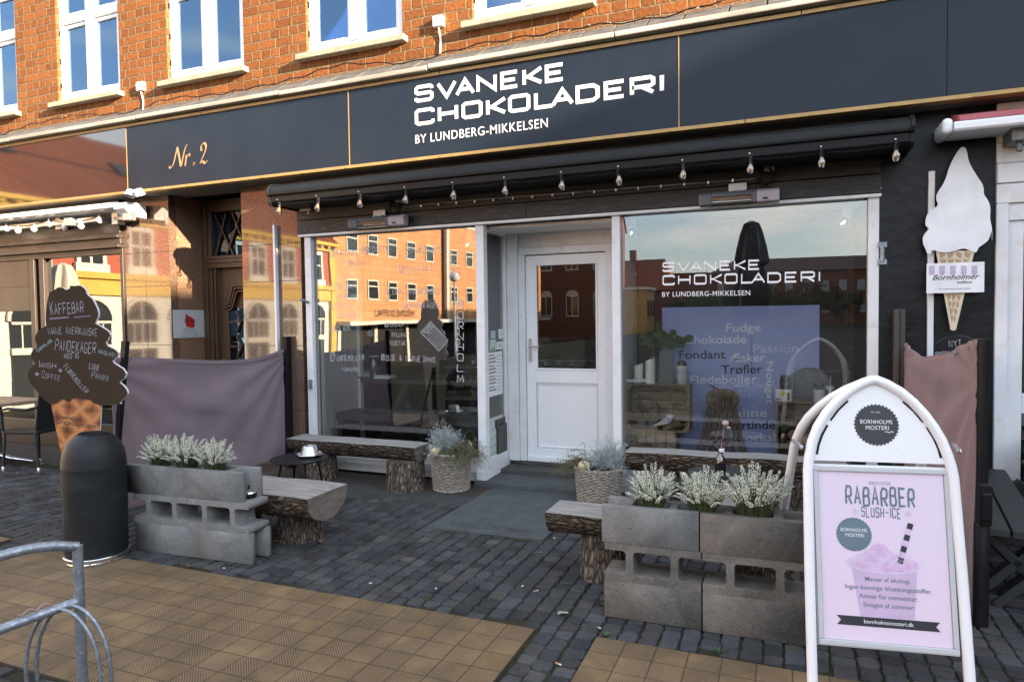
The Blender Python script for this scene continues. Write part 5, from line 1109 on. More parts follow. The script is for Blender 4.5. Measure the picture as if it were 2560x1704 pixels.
MB().lathe([(.047,.033),(.049,.037),(.046,.045),(.03,.053),(.008,.055),(.008,.058)], 28).build('lid', m_chrome, at, smooth=True); MB().lathe([(.007,.055),(.006,.085),(.001,.087)], 12).build('knob', m_blackmet, at, smooth=True)
vs = thing('bottle_vase', 'small glass bottle with dried flower heads on the right round table', 'vase', F(1801, 1188, 1.80)); vs.location = (F(1801,1180,1.78).x, 1.78, .4555)
MB().lathe([(.001,.003),(.036,.003),(.038,.02),(.038,.10),(.03,.125),(.016,.145),(.014,.175),(.017,.18)], 24).build('bottle', m_jar, vs, smooth=True)
MB().lathe([(.0385,.03),(.0388,.031),(.0388,.09),(.0385,.091)], 24).build('label', m_black, vs)
MB().lathe([(.001,.172),(.018,.172),(.019,.19),(.001,.193)], 14, (.01,-.02,0)).tube([(.012,-.02,.18),(.03,-.02,.2),(.03,0,.185)], .0015, 5).build('cap', m_wclean, vs)
mb = MB(); r = random.Random(4)
for i, (dx, dz, s) in enumerate(((-.02,.245,.022),(.025,.25,.022),(.0,.27,.02),(.045,.235,.018),(-.04,.235,.018))):
    mb.tube([(0,0,.1),(dx*.4,0,.19),(dx,0,dz)], .002, 5)
    for k in range(16):
        a = r.uniform(0,6.28); b = r.uniform(-1,1); c = Vector((dx, 0, dz)); d = Vector((math.cos(a), math.sin(a), b)).normalized()*s; u = d.cross(Vector((0,0,1))).normalized()*s*.45; mb.quad(c, c+d*.5+u, c+d*1.2, c+d*.5-u)
mb.build('dried_flower', PM('dried_brown_flower', (.07,.035,.025), (.12,.06,.04), scale=30, rough=.9), vs)
mb = MB().tube([(0,0,.1),(.01,0,.25),(.03,0,.36)], .002, 5); mb.lathe([(.001,.352),(.018,.358),(.024,.372),(.018,.388),(.001,.392)], 14, (.035,0,0)); mb.lathe([(.001,.33),(.014,.335),(.016,.345),(.001,.352)], 12, (.055,0,0)); mb.build('pale_flower', PM('pale_dried_flower', (.5,.36,.32), rough=.9), vs, smooth=True)
# ------------------------------------------------------------------ wicker baskets with plants
def basket(x, y, z, r0, r1, H, rows, lab, seed):
    t = thing('wicker_basket', lab, 'basket', (x, y, z), group='wicker baskets beside the shop door'); n = 34; rr = random.Random(seed)
    mb = MB()
    for k in range(n):
        a = 2*math.pi*k/n; mb.tube([((r0-.004)*math.cos(a), (r0-.004)*math.sin(a), .0), ((r1-.004)*math.cos(a), (r1-.004)*math.sin(a), H)], .0042, 5)
    mb.build('stakes', m_stake, t, smooth=True)['kind'] = 'stuff'
    mb = MB(); N = n*4
    for j in range(rows):
        z0 = .008+(H-.02)*j/(rows-1); rb = r0+(r1-r0)*z0/H; dzz = rr.uniform(-.001,.001)
        mb.tube([((rb+.0055*math.cos(n*math.pi*2*k/N/2+math.pi*j))*math.cos(2*math.pi*k/N), (rb+.0055*math.cos(n*math.pi*2*k/N/2+math.pi*j))*math.sin(2*math.pi*k/N), z0+dzz+.0012*math.sin(k*.7+j)) for k in range(N)], .0050, 6, closed=True)
    mb.build('weave', m_wick, t, smooth=True)
    mb = MB()
    for ph in (0, math.pi):
        mb.tube([((r1+.006*math.cos(k*.55+ph))*math.cos(2*math.pi*k/160), (r1+.006*math.cos(k*.55+ph))*math.sin(2*math.pi*k/160), H+.004+.006*math.sin(k*.55+ph)) for k in range(160)], .0058, 6, closed=True)
        mb.tube([((r0+.006*math.cos(k*.55+ph))*math.cos(2*math.pi*k/160), (r0+.006*math.cos(k*.55+ph))*math.sin(2*math.pi*k/160), .007+.004*math.sin(k*.55+ph)) for k in range(160)], .0052, 6, closed=True)
    mb.build('rim', m_wick, t, smooth=True)
    for a0 in ((-2.5, .75) if seed == 1 else (-1.95, 1.2)):
        h = MB(); c = Vector((r1*math.cos(a0), r1*math.sin(a0), H)); tx = Vector((-math.sin(a0), math.cos(a0), 0))
        for ph in (0, 2.1, 4.2):
            h.tube([c+tx*(.052*math.cos(q))+Vector((0,0,.09*math.sin(q)-.01))+Vector((math.cos(a0), math.sin(a0), 0))*(.007*math.cos(k*.9+ph))+Vector((0,0,.006*math.sin(k*.9+ph))) for k, q in enumerate([math.pi*i/30 for i in range(31)])], .0052, 6)
        h.build('handle', m_wick, t, smooth=True)
    MB().lathe([(.001,H-.035),(r1-.008,H-.04)], 28).build('soil', m_soil, t)
    MB().lathe([(r0-.012,.004),(r1-.013,H-.02)], 28).build('liner', m_dark, t)
    return t
def silver(x, y, z, R, H, lab, seed, n=210):
    r = random.Random(seed); mb = MB()
    for k in range(n):
        a = r.uniform(0, 6.283); el = math.asin(r.uniform(-.12, 1)); p = Vector((r.gauss(0,.02), r.gauss(0,.02), 0)); d = Vector((math.cos(a)*math.cos(el), math.sin(a)*math.cos(el), math.sin(el)))
        pts = [p.copy()]; L = R*r.uniform(.6, 1.05)
        for s in range(6):
            d = (d+Vector((r.gauss(0,.22), r.gauss(0,.22), r.gauss(0,.2)))).normalized(); p = p+d*L/6; pts.append(Vector((p.x, p.y, p.z*H/R)))
        mb.tube(pts, [.0022,.002,.0019,.0017,.0015,.0013,.001], 4, cap=False)
        for s in range(1, 7):
            for _ in range(4):
                e = (d+Vector((r.gauss(0,.8), r.gauss(0,.8), r.gauss(0,.8)))).normalized(); q = pts[s]; q2 = q+e*r.uniform(.012,.034); mb.tube([q, q.lerp(q2,.5)+Vector((r.gauss(0,.003),)*3), q2], [.0014,.0012,.0009], 3, cap=False)
    t = thing('silver_bush', lab, 'plant', (x, y, z), group='silver bushes in the wicker baskets'); mb.build('foliage', m_silver, t)
def creeper(x, y, z, dirs, lab, seed, n=90):
    r = random.Random(seed); st, lf = MB(), MB()
    for k in range(n):
        a = r.uniform(*dirs); p = Vector((r.gauss(0,.03), r.gauss(0,.03), 0)); d = Vector((math.cos(a)*.7, math.sin(a)*.7, r.uniform(.2,.9))).normalized(); pts = [p.copy()]; L = r.uniform(.16,.34)
        for s in range(9):
            d = (d+Vector((r.gauss(0,.18), r.gauss(0,.18), -.19+r.gauss(0,.12)))).normalized(); p = p+d*L/9; pts.append(p.copy())
            for _ in range(3):
                c = p+Vector((r.gauss(0,.008), r.gauss(0,.008), r.gauss(0,.008))); u = Vector((r.uniform(-1,1), r.uniform(-1,1), r.uniform(-.6,.6))).normalized()*r.uniform(.004,.0075); v = u.cross(Vector((r.uniform(-1,1), r.uniform(-1,1), 1))).normalized()*u.length*.9; lf.quad(c+u, c+v, c-u, c-v)
        st.tube(pts, .0009, 3, cap=False)
    t = thing('wire_vine', lab, 'plant', (x, y, z), group='wire vines in the wicker baskets'); st.build('stems', m_twig, t); lf.build('leaves', m_wire, t)
def gourd(x, y, z, s, lab):
    t = thing('gourd', lab, 'gourd', (x, y, z), group='pale gourds in the baskets'); mb = MB().lathe([(.001,-.8*s),(.5*s,-.72*s),(.95*s,-.3*s),(s,.1*s),(.8*s,.55*s),(.4*s,.78*s),(.05*s,.7*s)], 30)
    for v in mb.v:
        a = math.atan2(v.y, v.x); k = 1+.05*math.cos(9*a); v.x *= k; v.y *= k
    mb.build('flesh', m_gourd, t, smooth=True); MB().tube([(0,0,.7*s),(.05*s,0,1.0*s),(.2*s,0,1.15*s)], [.13*s,.1*s,.09*s], 8).build('stalk', m_twig, t, smooth=True)
basket(-1.715, 2.40, 0, .165, .19, .34, 24, 'tall wicker basket left of the doorway with a silver bush and green vine', 1)
silver(-1.79, 2.42, .36, .20, .25, 'pale silver bush in the wicker basket left of the doorway', 21); creeper(-1.62, 2.37, .36, (-2.2, 1.4), 'green wire vine trailing over the right side of the left wicker basket', 31, 130)
gourd(-1.80, 2.27, .37, .045, 'pale gourd tucked under the handle of the left wicker basket')
basket(-.285, 2.36, 0, .175, .20, .31, 22, 'wide wicker basket right of the door, partly behind the concrete planter', 2)
silver(-.20, 2.39, .33, .20, .24, 'pale silver bush in the wicker basket right of the door', 23); creeper(-.40, 2.38, .33, (1.7, 4.4), 'green wire vine trailing over the left side of the right wicker basket', 33, 80)
gourd(-.37, 2.21, .35, .05, 'cream gourd tucked inside the handle of the right wicker basket')
# ------------------------------------------------------------------ bin
bn = thing('litter_bin', 'charcoal dome topped litter bin with a chrome foot ring beside the left planter', 'bin', (-3.155, -.055, 0)); bn.scale = (.925, .925, 1)
MB().lathe([(.198,.03),(.202,.05),(.207,.3),(.209,.60),(.2085,.618),(.2095,.625),(.2095,.636),(.208,.645),(.204,.70),(.192,.745),(.172,.785),(.145,.818),(.115,.84),(.098,.848)], 56).build('body', m_binp, bn, smooth=True, ang=50)
MB().lathe([(.206,.0),(.213,.003),(.2145,.012),(.2115,.016),(.2115,.034),(.2135,.04),(.211,.045),(.2,.046)], 56).build('foot_ring', m_chrome, bn, smooth=True, ang=60)
MB().lathe([(.099,.846),(.101,.853),(.096,.855),(.092,.852),(.09,.84),(.089,.78)], 48).build('rim', m_binp, bn, smooth=True); MB().lathe([(.001,.80),(.089,.80)], 32).build('opening', m_dark, bn)
# ------------------------------------------------------------------ bicycle rack
def RP(px, py, P0, n): d = _ray(px, py); return CAM+d*((Vector(P0)-CAM).dot(n)/d.dot(n))
rk = thing('bicycle_rack', 'galvanised tube bicycle rack at the left front corner', 'bicycle rack', (-1.715, -1.184, 0))
dd = Vector((-.34, -.94, 0)).normalized(); nn = Vector((dd.y, -dd.x, 0)); P0 = Vector((-1.715, -1.184, 0))
L0 = lambda v: Vector(v)-P0
MB().tube([(0,0,0),(0,0,.615)], .0215, 16).build('post', m_galv, rk, smooth=True)
tops = [Vector((0,0,.61))]+[L0(RP(px, py, P0, nn)) for px, py in ((150,1364),(100,1367),(50,1376),(0,1389),(-50,1406))]
e = tops[-1]; tops += [e+dd*.15+Vector((0,0,-.01)), e+dd*.5+Vector((0,0,-.03))]
MB().tube(tops, .0215, 16).build('top_tube', m_galv, rk, smooth=True)
ra_, rb_ = L0(RP(196,1502,P0,nn)), L0(RP(0,1573,P0,nn)); rdir = (rb_-ra_).normalized()
MB().tube([ra_-rdir*.01, rb_, rb_+rdir*.5], .02, 16).build('rail', m_galv, rk, smooth=True)
hn = Vector((.36, -.93, 0)).normalized(); hx = Vector((-hn.y, hn.x, 0))
for k, (s, c0) in enumerate(((.045, .02), (.085, .045))):
    q = ra_+rdir*s; rz_, rx_ = .30, .20; c = q+Vector((0,0,-rz_-.0))+hx*.02
    MB().tube([c+hx*(rx_*math.cos(a))+Vector((0,0,rz_*math.sin(a)))+rdir*(.03*math.cos(a)) for a in [math.pi/2-2*math.pi*i/48 for i in range(48)] if c.z+rz_*math.sin(a) > -.02], .0085, 10).build('hoop', m_galv, rk, smooth=True)
q = ra_+rdir*.10+Vector((0,0,.024)); o = MB().tube([q+rdir*(.12*t)+Vector((0,0,.016*abs(math.sin(t*7)))) for t in [i/14 for i in range(15)]], .0045, 6).build('elastic_band', PM('tan_rubber', (.35,.24,.19), rough=.7), smooth=True)
tag(topmesh(o, (0,0,0)), 'tan elastic band draped over the lower rail of the bicycle rack', 'band'); o.location = P0
# ------------------------------------------------------------------ cloth wind screens
def interp(T):
    def f(u):
        for (a, b), (c, d) in zip(T, T[1:]):
            if u <= c: t = (u-a)/(c-a); return b+(d-b)*t
        return T[-1][1]
    return lambda u: sum(f(min(1, max(0, u+k*.02))) for k in range(-3, 4))/7
def screen(name, A, Bp, topf, botf, mat, lab, seed, amp=.03):
    t = thing('wind_screen', lab, 'wind screen', A); A, Bp = Vector(A), Vector(Bp); d = Bp-A; nx, nz = 80, 44; nrm = Vector((d.y, -d.x, 0)).normalized(); mb = MB()
    for i in range(nx+1):
        for j in range(nz+1):
            u, v = i/nx, j/nz; zt, zb = topf(u), botf(u); z = zb+(zt-zb)*v
            # folds fan out from the two upper corners
            q1 = math.atan2(1.25-z, u*2+.08); q2 = math.atan2(1.25-z, (1-u)*2+.08)
            off = amp*(.5*math.sin(q1*17+seed)*math.exp(-u*1.6)+.5*math.sin(q2*19+seed)*math.exp(-(1-u)*1.6))*(.35+.65*math.sin(math.pi*u))+amp*1.5*math.sin(math.pi*u)*mnoise.noise((u*2.5, z*2, seed))+amp*.5*mnoise.noise((u*5+z*5, z*4-u*3, seed))*math.sin(math.pi*u)+amp*.22*math.exp(-((z-.62+.42*u)/.05)**2)*(u*(1-u)*4)-amp*.2*math.exp(-((z-.85+.30*u)/.04)**2)*(u*(1-u)*4)+amp*.2*math.exp(-((z-.35+.22*u)/.05)**2)*(u*(1-u)*4)
            p = d*u+nrm*off; mb.v.append(Vector((p.x, p.y, z)))
    for i in range(nx):
        for j in range(nz): a = i*(nz+1)+j; mb.f.append((a, a+nz+1, a+nz+2, a+1)); mb.m.append(0)
    o = mb.build('cloth', mat, t, smooth=True, ang=180); so_ = o.modifiers.new('thickness', 'SOLIDIFY'); so_.thickness = .003
    vv = [mb.v[i*(nz+1)+nz] for i in range(nx+1)]; hm = MB()
    for (a, b) in zip(vv, vv[1:]): hm.quad(a+nrm*.004+Vector((0,0,.003)), b+nrm*.004+Vector((0,0,.003)), b+nrm*.004-Vector((0,0,.032)), a+nrm*.004-Vector((0,0,.032))); hm.quad(a-nrm*.004+Vector((0,0,.003)), b-nrm*.004+Vector((0,0,.003)), b-nrm*.004-Vector((0,0,.032)), a-nrm*.004-Vector((0,0,.032))); hm.quad(a+nrm*.004+Vector((0,0,.003)), b+nrm*.004+Vector((0,0,.003)), b-nrm*.004+Vector((0,0,.003)), a-nrm*.004+Vector((0,0,.003)))
    hm.build('hem', mat, t)
    return t
wA, wB = (-3.85, .62, 0), (-3.80, 2.60, 0)
t = screen('a', wA, wB, interp([(0,1.316),(.2,1.283),(.4,1.245),(.56,1.215),(.68,1.205),(.8,1.215),(.92,1.25),(1,1.30)]), lambda u: .04+.10*u*u, m_plum, 'plum coloured cloth wind screen stretched between two dark posts at left', 1.3, .03)
tp = S(314, 852, -3.82)-Vector(wA)
MB().bar((-.03,-.03,0), tp+Vector((0,.0,0)), .055, .04, (0,1,0)).build('post', m_blackmet, t, bevel=.004)
MB().box(.03, .10, 1.95, 2.02, .0, 1.40).box(.035,.095,1.945,2.025,1.40,1.42).build('post', m_blackmet, t, bevel=.006)
wA, wB = (2.09, .86, 0), (2.015, 2.54, 0)
t = screen('b', wA, wB, interp([(0,1.46),(.2,1.40),(.38,1.345),(.62,1.30),(.75,1.293),(.9,1.33),(1,1.375)]), lambda u: .06, m_rose, 'dusty rose cloth wind screen between two dark posts by the black wall', 4.1)
MB().tube([(.02,-.03,.0),(.02,-.03,1.46)], .027, 14).lathe([(.03,.0),(.035,.0),(.035,.52),(.03,.53)], 14, (.02,-.03,0)).build('post', m_blackmet, t, smooth=True, ang=40)
MB().box(-.005,.05,-.10,-.03,.53,.74).box(.0,.045,-.12,-.10,.56,.70).build('handle', m_blackmet, t, bevel=.015, seg=4)
m_bronze = PM('bronze_post', (.06,.05,.042), rough=.45)
MB().box(-.15,-.115,1.66,1.77,0,1.62).box(-.112,-.075,1.68,1.77,0,1.62).build('post', m_bronze, t, bevel=.005)
# ------------------------------------------------------------------ coffee bar cut-out sign
KO = Vector((-3.44, .115, 0)); KA = R_(20.5); KU = Vector((math.cos(KA), math.sin(KA), 0)); KN = Vector((math.sin(KA), -math.cos(KA), 0))
ks = thing('coffee_bar_sign', 'dark brown ice cream shaped chalk sign on a printed waffle cone', 'sign', KO, KA)
def KP(px, py): v = RP(px, py, KO, KN)-KO; return (v.dot(KU), v.z)
def K3(x, y): return KP(60+x/4.9, 700+y/4.9)
def K2(x, y): return KP(x/5.227, 880+y/5.227)
top = [K3(*p) for p in ((330,150),(360,140),(390,118),(425,95),(455,86),(495,97),(530,122),(578,102),(570,76),(600,68),(640,74),(672,66),(705,68),(735,88),(765,118),(778,165),(800,192),(840,222),(866,262),(888,305),(908,350),(922,402),(916,450),(898,490),(880,528),(912,545),(945,562),(1000,595),(1045,625),(1076,682),(1045,705),(1040,725),(1012,762),(1030,800),(1070,822),(1112,840),(1145,865),(1167,895),(1150,938),(1120,965),(1096,985),(1115,1015),(1150,1040),(1222,1082),(1262,1142),(1240,1200),(1205,1222),(1180,1250),(1232,1292),(1268,1340),(1282,1385),(1262,1420),(1235,1445),(1210,1470),(1182,1500))]
top += [K2(*p) for p in ((1590,672),(1520,682),(1450,694),(1380,690),(1322,688),(1275,672),(1240,660),(1215,640),(1190,620),(1120,606),(1020,588),(950,608),(935,630),(905,642),(870,630),(850,602),(800,622),(765,648),(740,664),(680,680))]
top += [K3(*p) for p in ((270,1465),(210,1402),(170,1355),(140,1312),(105,1275),(80,1240),(65,1150),(75,1110),(92,1078),(125,1045),(160,1022),(130,985),(110,950),(98,920),(106,890),(130,858),(152,838),(185,812),(165,765),(150,720),(155,685),(172,650),(200,615),(232,590),(262,572),(292,556),(282,500),(280,450),(285,390),(292,330),(300,270),(312,220))]
slab2d([top], .003, -.0125).build('chocolate_swirl', m_choc, ks)
import_edge = slab2d([top], .022, .0).build('foam_edge', m_foamw, ks)
cone = [K2(*p) for p in ((672,655),(850,595),(1000,580),(1220,640),(1330,685),(1318,900),(1303,1060),(1288,1500),(1275,2380),(1010,2380),(905,1800),(790,1245))]
m_waf, n_, l_ = nodes('printed_waffle'); b_ = n_['Principled BSDF']; b_.inputs['Roughness'].default_value = .5
t_ = n_.new('ShaderNodeTexCoord'); mp_ = n_.new('ShaderNodeMapping'); mp_.inputs['Rotation'].default_value = (0, R_(38), 0); mp_.inputs['Scale'].default_value = (8.5, 0, 8.5); l_.new(t_.outputs['Object'], mp_.inputs[0])
sx_ = n_.new('ShaderNodeSeparateXYZ'); nz_ = n_.new('ShaderNodeTexNoise'); nz_.inputs['Scale'].default_value = 14; nz_.inputs['Detail'].default_value = 8; l_.new(t_.outputs['Object'], nz_.inputs['Vector'])
va = n_.new('ShaderNodeVectorMath'); va.operation = 'MULTIPLY_ADD'; va.inputs[1].default_value = (.35,.35,.35); l_.new(nz_.outputs['Color'], va.inputs[0]); l_.new(mp_.outputs[0], va.inputs[2]); l_.new(va.outputs[0], sx_.inputs[0])
def tri_(o):
    a = n_.new('ShaderNodeMath'); a.operation = 'PINGPONG'; a.inputs[1].default_value = .5; l_.new(o, a.inputs[0]); return a.outputs[0]
mn = n_.new('ShaderNodeMath'); mn.operation = 'MINIMUM'; l_.new(tri_(sx_.outputs[0]), mn.inputs[0]); l_.new(tri_(sx_.outputs[2]), mn.inputs[1])
ad_ = n_.new('ShaderNodeMath'); ad_.operation = 'MULTIPLY_ADD'; ad_.inputs[1].default_value = .35; l_.new(nz_.outputs[0], ad_.inputs[0]); l_.new(mn.outputs[0], ad_.inputs[2])
rp_ = n_.new('ShaderNodeValToRGB'); el_ = rp_.color_ramp.elements; el_[0].position = .2; el_[0].color = (.50,.22,.075,1); el_[1].position = .62; el_[1].color = (.10,.028,.012,1); e_ = el_.new(.38); e_.color = (.33,.11,.035,1); l_.new(ad_.outputs[0], rp_.inputs[0]); l_.new(rp_.outputs[0], b_.inputs['Base Color'])
slab2d([cone], .003, -.006).build('waffle_cone', m_waf, ks); slab2d([[(x*.985, z) for x, z in cone]], .014, .004).build('foam_edge', m_foamw, ks)
def kline(body, L, Rr, h, mat=m_chalk, sw=.062, jit=.12, first=1.25, rs=3):
    a, b, c = K3(*L), K3(*Rr), K3(L[0], L[1]-h); hh = math.dist(a, c); ls, W = strokes(body, hh, .55*hh, 0, .28*hh, jit, rs, first)
    letters('lettering', ls, sw*hh, mat, ks, Matrix.Translation((a[0], -.0155, a[1])) @ Matrix.Rotation(-math.atan2(b[1]-a[1], b[0]-a[0]), 4, 'Y') @ Matrix.Diagonal((math.dist(a, b)/W, 1, 1, 1)))
kline('KAFFEBAR', (350,430), (750,395), 130, first=1.2, rs=2); kline('VARME', (310,668), (482,660), 80, first=1.1); kline('AMERIKANSKE', (530,655), (912,686), 85, first=1.0, rs=5)
kline('PANDEKAGER', (400,855), (890,900), 128, first=1.1, rs=7); kline('MED IS', (510,955), (685,955), 60, sw=.08, first=1); kline('IRISH', (205,1062), (408,1078), 55, first=1.6); kline('COFFEE', (235,1190), (455,1230), 58, first=1.5)
kline('FLØDEBOLLER', (500,1060), (770,1385), 52, sw=.08, first=1.2); kline('LUNE', (812,1078), (930,1105), 65, sw=.10, first=1.1); kline('PANINI', (840,1190), (1035,1240), 70, first=1.2)
kline('CHOKOLADE', (190,880), (370,745), 32, mat=m_chalkb, sw=.12); kline('HÅNDLAVET', (925,890), (1135,945), 45, mat=m_chalkb, sw=.09)
mb = MB()
def kz(x, y): a = K3(x, y); return (a[0], a[1])
mb.ribbon([kz(330,470), kz(450,462), kz(570,452)], .006, -.0155); mb.ribbon([kz(630,455), kz(740,445), kz(840,440)], .006, -.0155); mb.ribbon([kz(330,480), kz(450,470), kz(570,458)], .003, -.0158); mb.build('underline', m_chalkp, ks)
for cx0, cy0 in ((462,1105),(178,1148)):
    mb = MB().ribbon([kz(cx0+dx*18, cy0+dy*18) for dx, dy in ((0,1.2),(-1,-.1),(-.6,-.9),(0,-.2),(.7,-.9),(1,-.1),(0,1.2))], .004, -.0155); mb.build('heart', m_chalk, ks)
def sl2(body, L, Rr, h, sw):
    a, b, c = KP(*L), KP(*Rr), KP(L[0], L[1]-h); hh = math.dist(a, c); ls, W = strokes(body, hh-sw, .165*hh/.15, 0, .05*hh/.15, widths={'I':.3,'E':.86,'L':.86}); k = math.dist(a, b)/W
    letters('lettering', ls, sw, m_charc, ks, Matrix.Translation((a[0], -.0082, a[1])) @ Matrix.Rotation(-math.atan2(b[1]-a[1], b[0]-a[0]), 4, 'Y') @ Matrix.Diagonal((k,1,1,1)))
sl2('SVANEKE', (144,1044), (205,1052), 9, .0045); sl2('CHOKOLADERI', (144,1056), (241,1070), 9, .0045)
a = KP(143, 1068); ttext('lettering', 'BY LUNDBERG-MIKKELSEN', m_charc, ks, a[0], a[1], .13, -.0082, height=.007, rot=R_(-7))
MB().box(-.02, .04, .016, .03, .3, .9).bar((.0,.03,.85),(-.02,.30,.02),.03,.02).bar((-.15,.025,.02),(.2,.025,.02),.03,.025).build('strut', m_blackmet, ks)
# ------------------------------------------------------------------ pavement board
ab = thing('pavement_board', 'white arched pavement sign with a pink slush poster at the right front', 'sign', (1.585, -.038, .218), rot=(-R_(10.11), 0, R_(9.46)))
def arch(dx=0, s=1): return [(-.300,0,-.222),(-.296,0,.3),(-.289,0,.70),(-.282,0,.76),(-.268,0,.825),(-.243,0,.89),(-.205,0,.952),(-.158,0,1.007),(-.102,0,1.055),(-.05,0,1.087),(-.012,0,1.101),(.004,0,1.101),(.045,0,1.083),(.097,0,1.050),(.145,0,1.005),(.185,0,.955),(.220,0,.90),(.247,0,.845),(.266,0,.785),(.278,0,.735),(.284,0,.69),(.293,0,.3),(.299,0,-.222)]
MB().tube(arch(), .0215, 16).build('front_frame', m_wclean, ab, smooth=True)
ar = arch(); ar[0] = (-.304,0,-.415); ar[-1] = (.303,0,-.415); bk = MB().tube(ar, .0215, 16); M = Matrix.Translation((0,.05,1.08)) @ Matrix.Rotation(R_(42), 4, 'X') @ Matrix.Translation((0,0,-1.08)); bk.xf(M)
bk.build('rear_frame', m_wclean, ab, smooth=True)
hp = [(-.272,.745),(.268,.745),(.255,.79),(.236,.845),(.208,.90),(.172,.955),(.132,1.0),(.085,1.042),(.035,1.073),(-.004,1.088),(-.045,1.074),(-.095,1.044),(-.148,.996),(-.195,.942),(-.232,.88),(-.256,.82)]
slab2d([hp], .006, .004, .001).build('header_panel', m_wclean, ab)
mb = MB()
for s in (-1, 1): c_ = -.004; mb.ribbon([(c_+s*.246,.77),(c_+s*.238,.81),(c_+s*.222,.855),(c_+s*.198,.90)], .010, .0002); mb.ribbon([(c_+s*.185,.92),(c_+s*.15,.968),(c_+s*.11,1.008)], .009, .0002)
mb.build('slot', m_dark, ab)
mb = MB().box(-.268,.268,-.006,.012,.70,.722).box(-.268,.268,-.006,.012,-.026,-.002).box(-.268,-.248,-.006,.012,-.002,.70).box(.248,.268,-.006,.012,-.002,.70); mb.build('snap_frame', m_plate, ab, bevel=.004)
MB().box(-.271,.271,.012,.02,-.032,.73).build('backing', m_wclean, ab)
for s in (-1,1): MB().bar((s*.312,.0,.80),(s*.33,.10,.83),.018,.01).lathe([(.001,.008),(.012,.007),(.012,0)], 10, (s*.312,-.0,.80), Matrix.Rotation(R_(90*s), 4, 'Y')).build('hinge', m_alu, ab, bevel=.002)
emb = slab2d([scallop(-.004, .905, .088)], .001, -.0002).build('emblem', m_charc, ab)
def btext(body, x, z, w_, h, mat, y=-.0014, **k): return ttext('lettering', body, mat, ab, x-w_/2, z, w_, y, height=h, **k)
btext('EST. 2010', -.005, .957, .036, .006, m_vinyl); btext('BORNHOLMS', -.004, .910, .128, .018, m_vinyl, spacing=1.05); btext('MOSTERI', -.001, .884, .092, .018, m_vinyl, spacing=1.05)
mb = MB().ribbon(chaikin(chaikin([(.028,.874),(.036,.878),(.044,.872),(.052,.876),(.058,.878),(.062,.873)])), .0025, -.0014); mb.build('flourish', m_vinyl, ab)
ps = MB().box(-.2465,.2465,.004,.0115,-.001,.701).build('poster', m_pink, ab)
def ptxt(body, x, z, w_, h, mat, y=.0034, **k):
    return ttext('lettering', body, mat, ps, x-w_/2, z, w_, y, height=h, **k)
ptxt('ØKOLOGISK', 0, .648, .088, .0145, m_teal, spacing=1.05)
ls, W = strokes('RABARBER', .074, .027, 0, .017, .08, 5); k = .268/W; letters('lettering', ls, .0098, m_teal, ps, Matrix.Translation((-.138,.0034,.562)) @ Matrix.Diagonal((k,1,1,1)), step=.0002)
ls, W = strokes('SLUSH-ICE', .040, .017, 0, .0115, .07, 6); k = .152/W; letters('lettering', ls, .0055, m_teal, ps, Matrix.Translation((-.078,.0034,.512)) @ Matrix.Diagonal((k,1,1,1)), step=.0002)
for sx in (-.103, .103):
    mb = MB()
    for q in range(3):
        a = math.pi*q/3+.3; mb.ribbon([(sx-.014*math.cos(a), .53-.014*math.sin(a)), (sx+.014*math.cos(a), .53+.014*math.sin(a))], .0014, .0034-.0002*q)
        for s in (-1,1):
            for e in (-.5,.5): mb.ribbon([(sx+s*.009*math.cos(a), .53+s*.009*math.sin(a)), (sx+s*.009*math.cos(a)+s*.006*math.cos(a+e), .53+s*.009*math.sin(a)+s*.006*math.sin(a+e))], .0012, .0028)
    mb.build('snowflake', m_lilac, ps)
slab2d([scallop(-.112, .435, .070, 32, .02)], .0008, .0032).build('emblem', m_teal, ps)
ptxt('BORNHOLMS', -.112, .447, .104, .0145, m_vinyl, .0024, spacing=1.05); ptxt('MOSTERI', -.109, .425, .073, .0145, m_vinyl, .0024, spacing=1.05)
mb = MB(); n = 40
slab2d([[(-.128,.31),(.128,.31),(.105,.06),(-.095,.06)]], .0005, .0035).build('printed_cup', PM('cup_pink', (.60,.46,.64), rough=.3), ps)
slab2d([[(-.145+.29*0+.145+.150*math.cos(2*math.pi*q/48), .318+.038*math.sin(2*math.pi*q/48)) for q in range(48)]], .0005, .0031).build('cup_rim', PM('cup_rim_print', (.68,.62,.76), rough=.3), ps)
r = random.Random(5); ol = [(.132*math.cos(math.pi*q/40), .315+(.038+.05*math.exp(-((math.cos(math.pi*q/40)+.15)/.42)**2)+.007*r.uniform(-1,1))*max(.0,math.sin(math.pi*q/40))**.6) for q in range(41)]+[(.132*math.cos(math.pi+math.pi*q/20), .315+.03*math.sin(math.pi+math.pi*q/20)) for q in range(1,20)]
slab2d([ol], .0004, .0028).build('slush_ice', m_pinkd, ps)
mb = MB()
for q in range(46):
    x, z = r.uniform(-.11,.11), r.uniform(.30,.345)+.03*r.random(); pt = [(x+r.uniform(-.02,.02), z+r.uniform(-.012,.012)) for _ in range(4)]; mb.ribbon(pt, .0012, .0025-.00004*q)
mb.build('ice_glint', PM('ice_glint', (.78,.72,.84), rough=.3), ps)
for q in range(7):
    t0, t1 = q/7, (q+1)/7; A_, B2 = Vector((.062,.325)), Vector((.112,.492)); a_, b2 = A_.lerp(B2, t0), A_.lerp(B2, t1); mb = MB().ribbon([(a_.x,a_.y),(b2.x,b2.y)], .022, .0022); mb.build('straw_band', m_charc if q % 2 == 0 else m_pinkd, ps)
for i, (s, w_) in enumerate((('Masser af økologi.',.175),('Ingen kunstige tilsætningsstoffer.',.335),('Ansvar for mennesker.',.228),('Smagen af sommer.',.198))): ptxt(s, .012, .245-.035*i, w_, .0195, m_teal, .0026, bold=.006)
